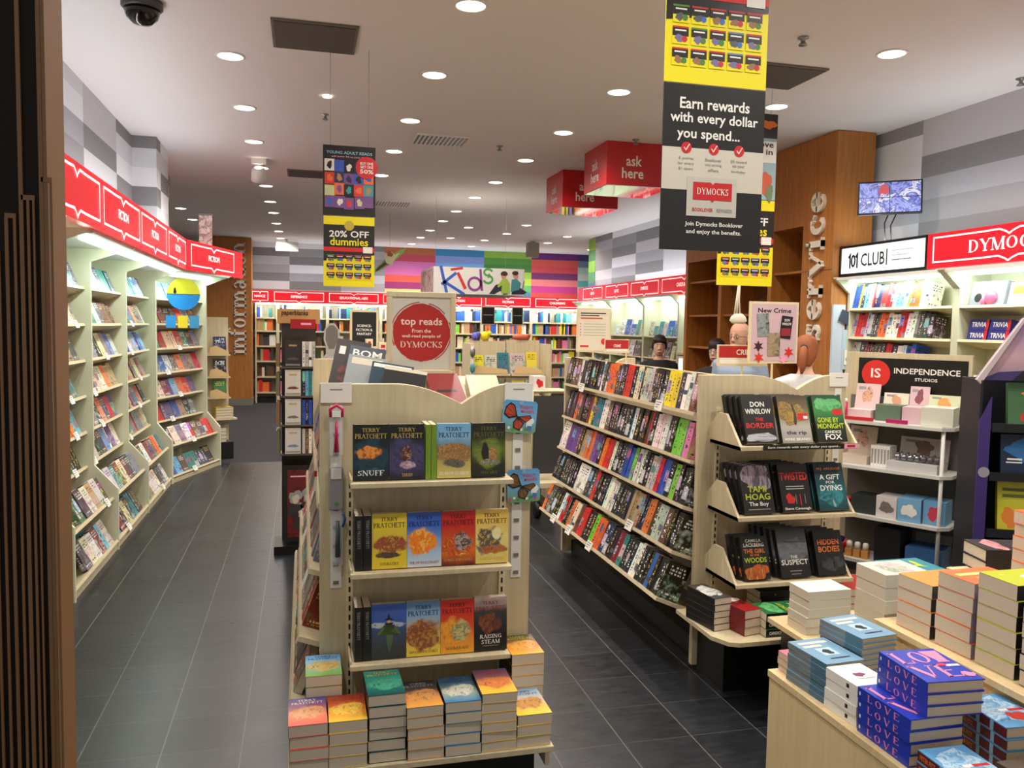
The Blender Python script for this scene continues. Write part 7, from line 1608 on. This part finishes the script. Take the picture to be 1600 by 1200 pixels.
# ---------------------------------------------------------------- people
def person(label, loc, rz, H, skin, shirt, trousers, hairc, hair='short', turn=0, glasses=False, bend=0, stoop=0.0, name='person', sleeve=.55, build_=1.0):
    """one figure with a continuous body; x to its left, -y is the way it faces, z up; H standing height"""
    s = H / 1.75
    M = T(*loc) @ RZ(rz) @ SC(s, s, s)
    skm = mat('skin_%d' % skin[0], skin, .55)
    m = MB()
    b = build_
    # torso and neck
    m.loft([(0, 0, .84, .13 * b, .1), (0, 0, .93, .165 * b, .115), (0, 0, 1.05, .145 * b, .1), (0, -.005, 1.2, .165 * b, .115), (0, -.005, 1.33, .175 * b, .11), (0, .005, 1.41, .15 * b, .085), (0, .012, 1.455, .072 * b, .06), (0, .008, 1.49, .054 * b, .054), (0, 0, 1.55, .05 * b, .053)], skm, 20, 2.3)
    # head with jaw, brow and skull
    hx = T(0, -.01, 1.532) @ RZ(turn) @ RX(bend)
    m.X = hx
    m.loft([(0, -.035, -.03, .022, .02), (0, -.034, -.018, .04, .04), (0, -.024, .005, .056, .06), (0, -.014, .035, .066, .08), (0, -.006, .07, .071, .09), (0, 0, .105, .074, .095), (0, .004, .14, .073, .095), (0, .006, .17, .064, .085), (0, .006, .195, .042, .058), (0, .006, .207, .012, .018)], skm, 20)
    m.loft([(0, -.098, .042, .017, .014), (0, -.106, .05, .014, .014), (0, -.098, .07, .009, .012), (0, -.088, .095, .006, .008)], skm, 10)     # nose
    m.ball((0, -.088, .012), (.024, .012, .008), skm, 10, 6)                                                                                  # lips
    for sx in (-1, 1): m.ball((sx * .074, .012, .075), (.012, .02, .032), skm, 10, 8)                                                         # ears
    m.X = Matrix.Identity(4)
    for sx in (-1, 1):
        sh = Vector((sx * .185 * b, .005, 1.38)); el = Vector((sx * .235 * b, .03, 1.09)); wr = Vector((sx * .2 * b, -.17, .98))
        m.tube([(sx * .1 * b, .005, 1.39), sh, sh.lerp(el, .5), el, el.lerp(wr, .4), wr], [.06, .056, .047, .04, .037, .026], skm, 14)
        d = (wr - el).normalized(); p = wr + d * .045
        m.X = T(*p); m.ball((0, 0, 0), (.02, .045, .036), skm, 10, 8); m.X = Matrix.Identity(4)
        for k, L in enumerate((.072, .08, .074, .058)):
            a = p + Vector((0, -.03, .024 - .016 * k)); m.tube([a, a + Vector((-sx * .006, -L * .55, -.006)), a + Vector((-sx * .016, -L, -.024))], [.0088, .0082, .0064], skm, 8)
        a = p + Vector((-sx * .012, -.01, .026)); m.tube([a, a + Vector((-sx * .02, -.03, .014)), a + Vector((-sx * .03, -.055, .008))], [.011, .0095, .007], skm, 8)
        hp = Vector((sx * .085, 0, .88)); kn = Vector((sx * .09, -.012, .49)); an = Vector((sx * .09, .02, .09))
        m.tube([hp, hp.lerp(kn, .5), kn, kn.lerp(an, .35), an], [.095, .075, .056, .055, .038], skm, 14)
        m.loft([(sx * .092, -.06, .005, .04, .12), (sx * .092, -.055, .035, .038, .11), (sx * .09, -.01, .07, .034, .06), (sx * .09, .015, .1, .034, .04)], skm, 14)
    o = m.at(name, M)
    r = o.modifiers.new('fuse', 'REMESH'); r.mode = 'VOXEL'; r.voxel_size = .0075; r.use_smooth_shade = True
    q = o.modifiers.new('soften', 'SMOOTH'); q.factor = .5; q.iterations = 3
    tag(o, label, 'person')
    def part(mb, nm, fuse=True):
        p = bpy.data.objects.new(nm, mb.mesh(nm)); COL.objects.link(p); p.parent = o
        if fuse:
            r = p.modifiers.new('fuse', 'REMESH'); r.mode = 'VOXEL'; r.voxel_size = .011; r.use_smooth_shade = True
            q = p.modifiers.new('soften', 'SMOOTH'); q.factor = .5; q.iterations = 4
        return p
    sm = mat('shirt_%d_%d' % shirt[:2], shirt, .8); e = .016
    m = MB(); m.loft([(0, 0, .86, .175 * b + e, .125 + e), (0, 0, 1.05, .155 * b + e, .11 + e), (0, -.005, 1.2, .17 * b + e, .12 + e), (0, -.005, 1.33, .178 * b + e, .112 + e), (0, .005, 1.41, .155 * b + e, .088 + e), (0, .012, 1.452, .09 + e, .07 + e)], sm, 20, 2.3)
    for sx in (-1, 1):
        sh = Vector((sx * .185 * b, .005, 1.38)); el = Vector((sx * .235 * b, .03, 1.09)); wr = Vector((sx * .2 * b, -.17, .98))
        end = sh.lerp(el, sleeve * 2) if sleeve <= .5 else el.lerp(wr, (sleeve - .5) * 2)
        pts = [Vector((sx * .1 * b, .005, 1.385)), sh] + ([end] if sleeve <= .5 else [el, end])
        m.tube(pts, [.075, .072] + ([.066] if sleeve <= .5 else [.056, .045]), sm, 14)
    part(m, 'shirt')
    tm = mat('trousers_%d' % trousers[0], trousers, .8)
    m = MB(); m.loft([(0, 0, .8, .15 * b, .12), (0, 0, .93, .175 * b, .128), (0, 0, 1.0, .162 * b, .12)], tm, 20, 2.3)
    for sx in (-1, 1):
        hp = Vector((sx * .085, 0, .88)); kn = Vector((sx * .09, -.012, .49)); an = Vector((sx * .09, .02, .11)); m.tube([hp, hp.lerp(kn, .5), kn, an], [.108, .09, .07, .056], tm, 14)
    part(m, 'trousers')
    for sx in (-1, 1):
        m = MB(); m.loft([(sx * .092, -.06, .002, .046, .128), (sx * .092, -.055, .04, .044, .12), (sx * .09, -.01, .075, .042, .068), (sx * .09, .015, .1, .042, .05)], mat('shoe_black', (28, 26, 26), .5), 16); part(m, 'shoe', False)
    # face
    m = MB(hx)
    for sx in (-1, 1): m.ball((sx * .03, -.084, .08), (.013, .008, .007), WHITE, 10, 6); m.ball((sx * .03, -.0905, .08), (.006, .003, .006), INK, 8, 6)
    part(m, 'eyes', False)
    m = MB(hx); hm = mat('hair_%d_%d' % hairc[:2], hairc, .6)
    for sx in (-1, 1): m.tube([(sx * .014, -.095, .104), (sx * .03, -.096, .108), (sx * .046, -.088, .1)], [.0025, .003, .0015], hm, 6)
    part(m, 'eyebrows', False)
    m = MB(hx); m.ball((0, -.095, .012), (.022, .007, .0055), mat('lips_%d' % skin[0], (max(0, skin[0] - 40), skin[1] - 66, skin[2] - 60), .5), 10, 6); part(m, 'lips', False)
    m = MB(hx)
    if hair == 'crop':        # dark cropped hair with a fringe
        m.loft([(0, .05, .03, .07, .055), (0, .03, .07, .084, .08), (0, .012, .115, .088, .103), (0, .004, .15, .088, .11), (0, .004, .185, .076, .097), (0, .004, .212, .05, .064), (0, .004, .224, .012, .016)], hm, 20)
        m.ball((-.03, -.068, .158), (.05, .028, .026), hm, 12, 8); m.ball((.045, -.062, .15), (.034, .026, .034), hm, 12, 8)
        for sx in (-1, 1): m.ball((sx * .078, -.01, .09), (.014, .03, .055), hm, 10, 8)
    elif hair == 'bald':      # thin grey hair round the back and sides
        m.loft([(0, .045, .03, .06, .05), (0, .03, .07, .08, .075), (0, .02, .11, .081, .086), (0, .026, .14, .076, .08), (0, .03, .16, .06, .064)], hm, 20)
    elif hair == 'pony':
        m.loft([(0, .05, -.03, .05, .035), (0, .042, .01, .068, .055), (0, .03, .05, .084, .08), (0, .012, .1, .088, .104), (0, .004, .15, .088, .11), (0, .004, .19, .074, .095), (0, .004, .214, .045, .058), (0, .004, .225, .012, .016)], hm, 20)
        m.ball((0, -.06, .165), (.07, .04, .03), hm, 12, 8)
    else:                     # long dark hair
        m.loft([(0, .06, -.1, .07, .04), (0, .05, -.02, .088, .06), (0, .03, .05, .092, .085), (0, .012, .1, .09, .104), (0, .004, .15, .088, .11), (0, .004, .19, .074, .095), (0, .004, .214, .045, .058), (0, .004, .225, .012, .016)], hm, 20)
        m.ball((0, -.06, .165), (.07, .04, .03), hm, 12, 8)
    part(m, 'hair')
    if hair == 'pony':
        m = MB(hx); m.tube([(0, .085, .11), (0, .122, .09), (0, .134, .03), (0, .122, -.05), (.004, .115, -.1)], [.018, .028, .03, .024, .008], hm, 12); part(m, 'ponytail', False)
        m = MB(hx); m.tube([(0, .098, .108), (0, .112, .1)], .027, mat('hair_band', (40, 30, 30), .6), 12); part(m, 'hair_band', False)
        m = MB(); m.tube([(-.09, -.12, 1.25), (-.1, -.02, 1.43), (-.07, .09, 1.4), (.02, .135, 1.2), (.1, .13, 1.0)], .014, mat('tan_strap', (170, 140, 110), .6), 8); part(m, 'bag_strap', False)
    if glasses:
        m = MB(hx); gm = mat('glasses_dark', (40, 36, 36), .3)
        for sx in (-1, 1):
            m.tube([(sx * .032 + .022 * math.cos(a * PI / 6), -.099, .08 + .015 * math.sin(a * PI / 6)) for a in range(13)], .002, gm, 6); m.tube([(sx * .054, -.098, .085), (sx * .076, -.04, .086), (sx * .078, .02, .08)], .002, gm, 6)
        m.tube([(-.01, -.1, .082), (.01, -.1, .082)], .002, gm, 6); part(m, 'glasses', False)
    return o
person('woman with short dark hair in a black top facing the entrance behind the counter', (3.62, 8.0, 0), -22, 1.541, (214, 168, 140), (24, 24, 26), (30, 30, 34), (44, 28, 22), 'crop', sleeve=.3, build_=.86)
person('balding man in glasses and a pale blue shirt, half hidden behind the new crime board', (3.42, 6.0, 0), -62, 1.677, (208, 156, 130), (150, 166, 186), (60, 60, 70), (150, 140, 128), 'bald', glasses=True, sleeve=.35)
person('woman with dark hair and glasses peeking out beside the red and white crime card', (3.74, 6.98, 0), -50, 1.52, (216, 176, 156), (40, 26, 28), (30, 30, 34), (40, 26, 24), 'long', glasses=True, build_=.86)
person('ginger-haired woman with a ponytail and pale top seen from behind', (3.33, 4.96, 0), 160, 1.576, (220, 176, 150), (206, 204, 204), (70, 74, 96), (150, 82, 44), 'pony', turn=-22, bend=12, sleeve=.35, build_=.9)
cove((-.9, 16.872, 2.2), (5.7, 16.872, 2.2), 'slim cool uplight tube lying above the back wall fascia')
cove((4.795, 13.7, 2.27), (4.795, 9.0, 2.27), 'slim cool uplight tube lying on top of the gift wall fascia')
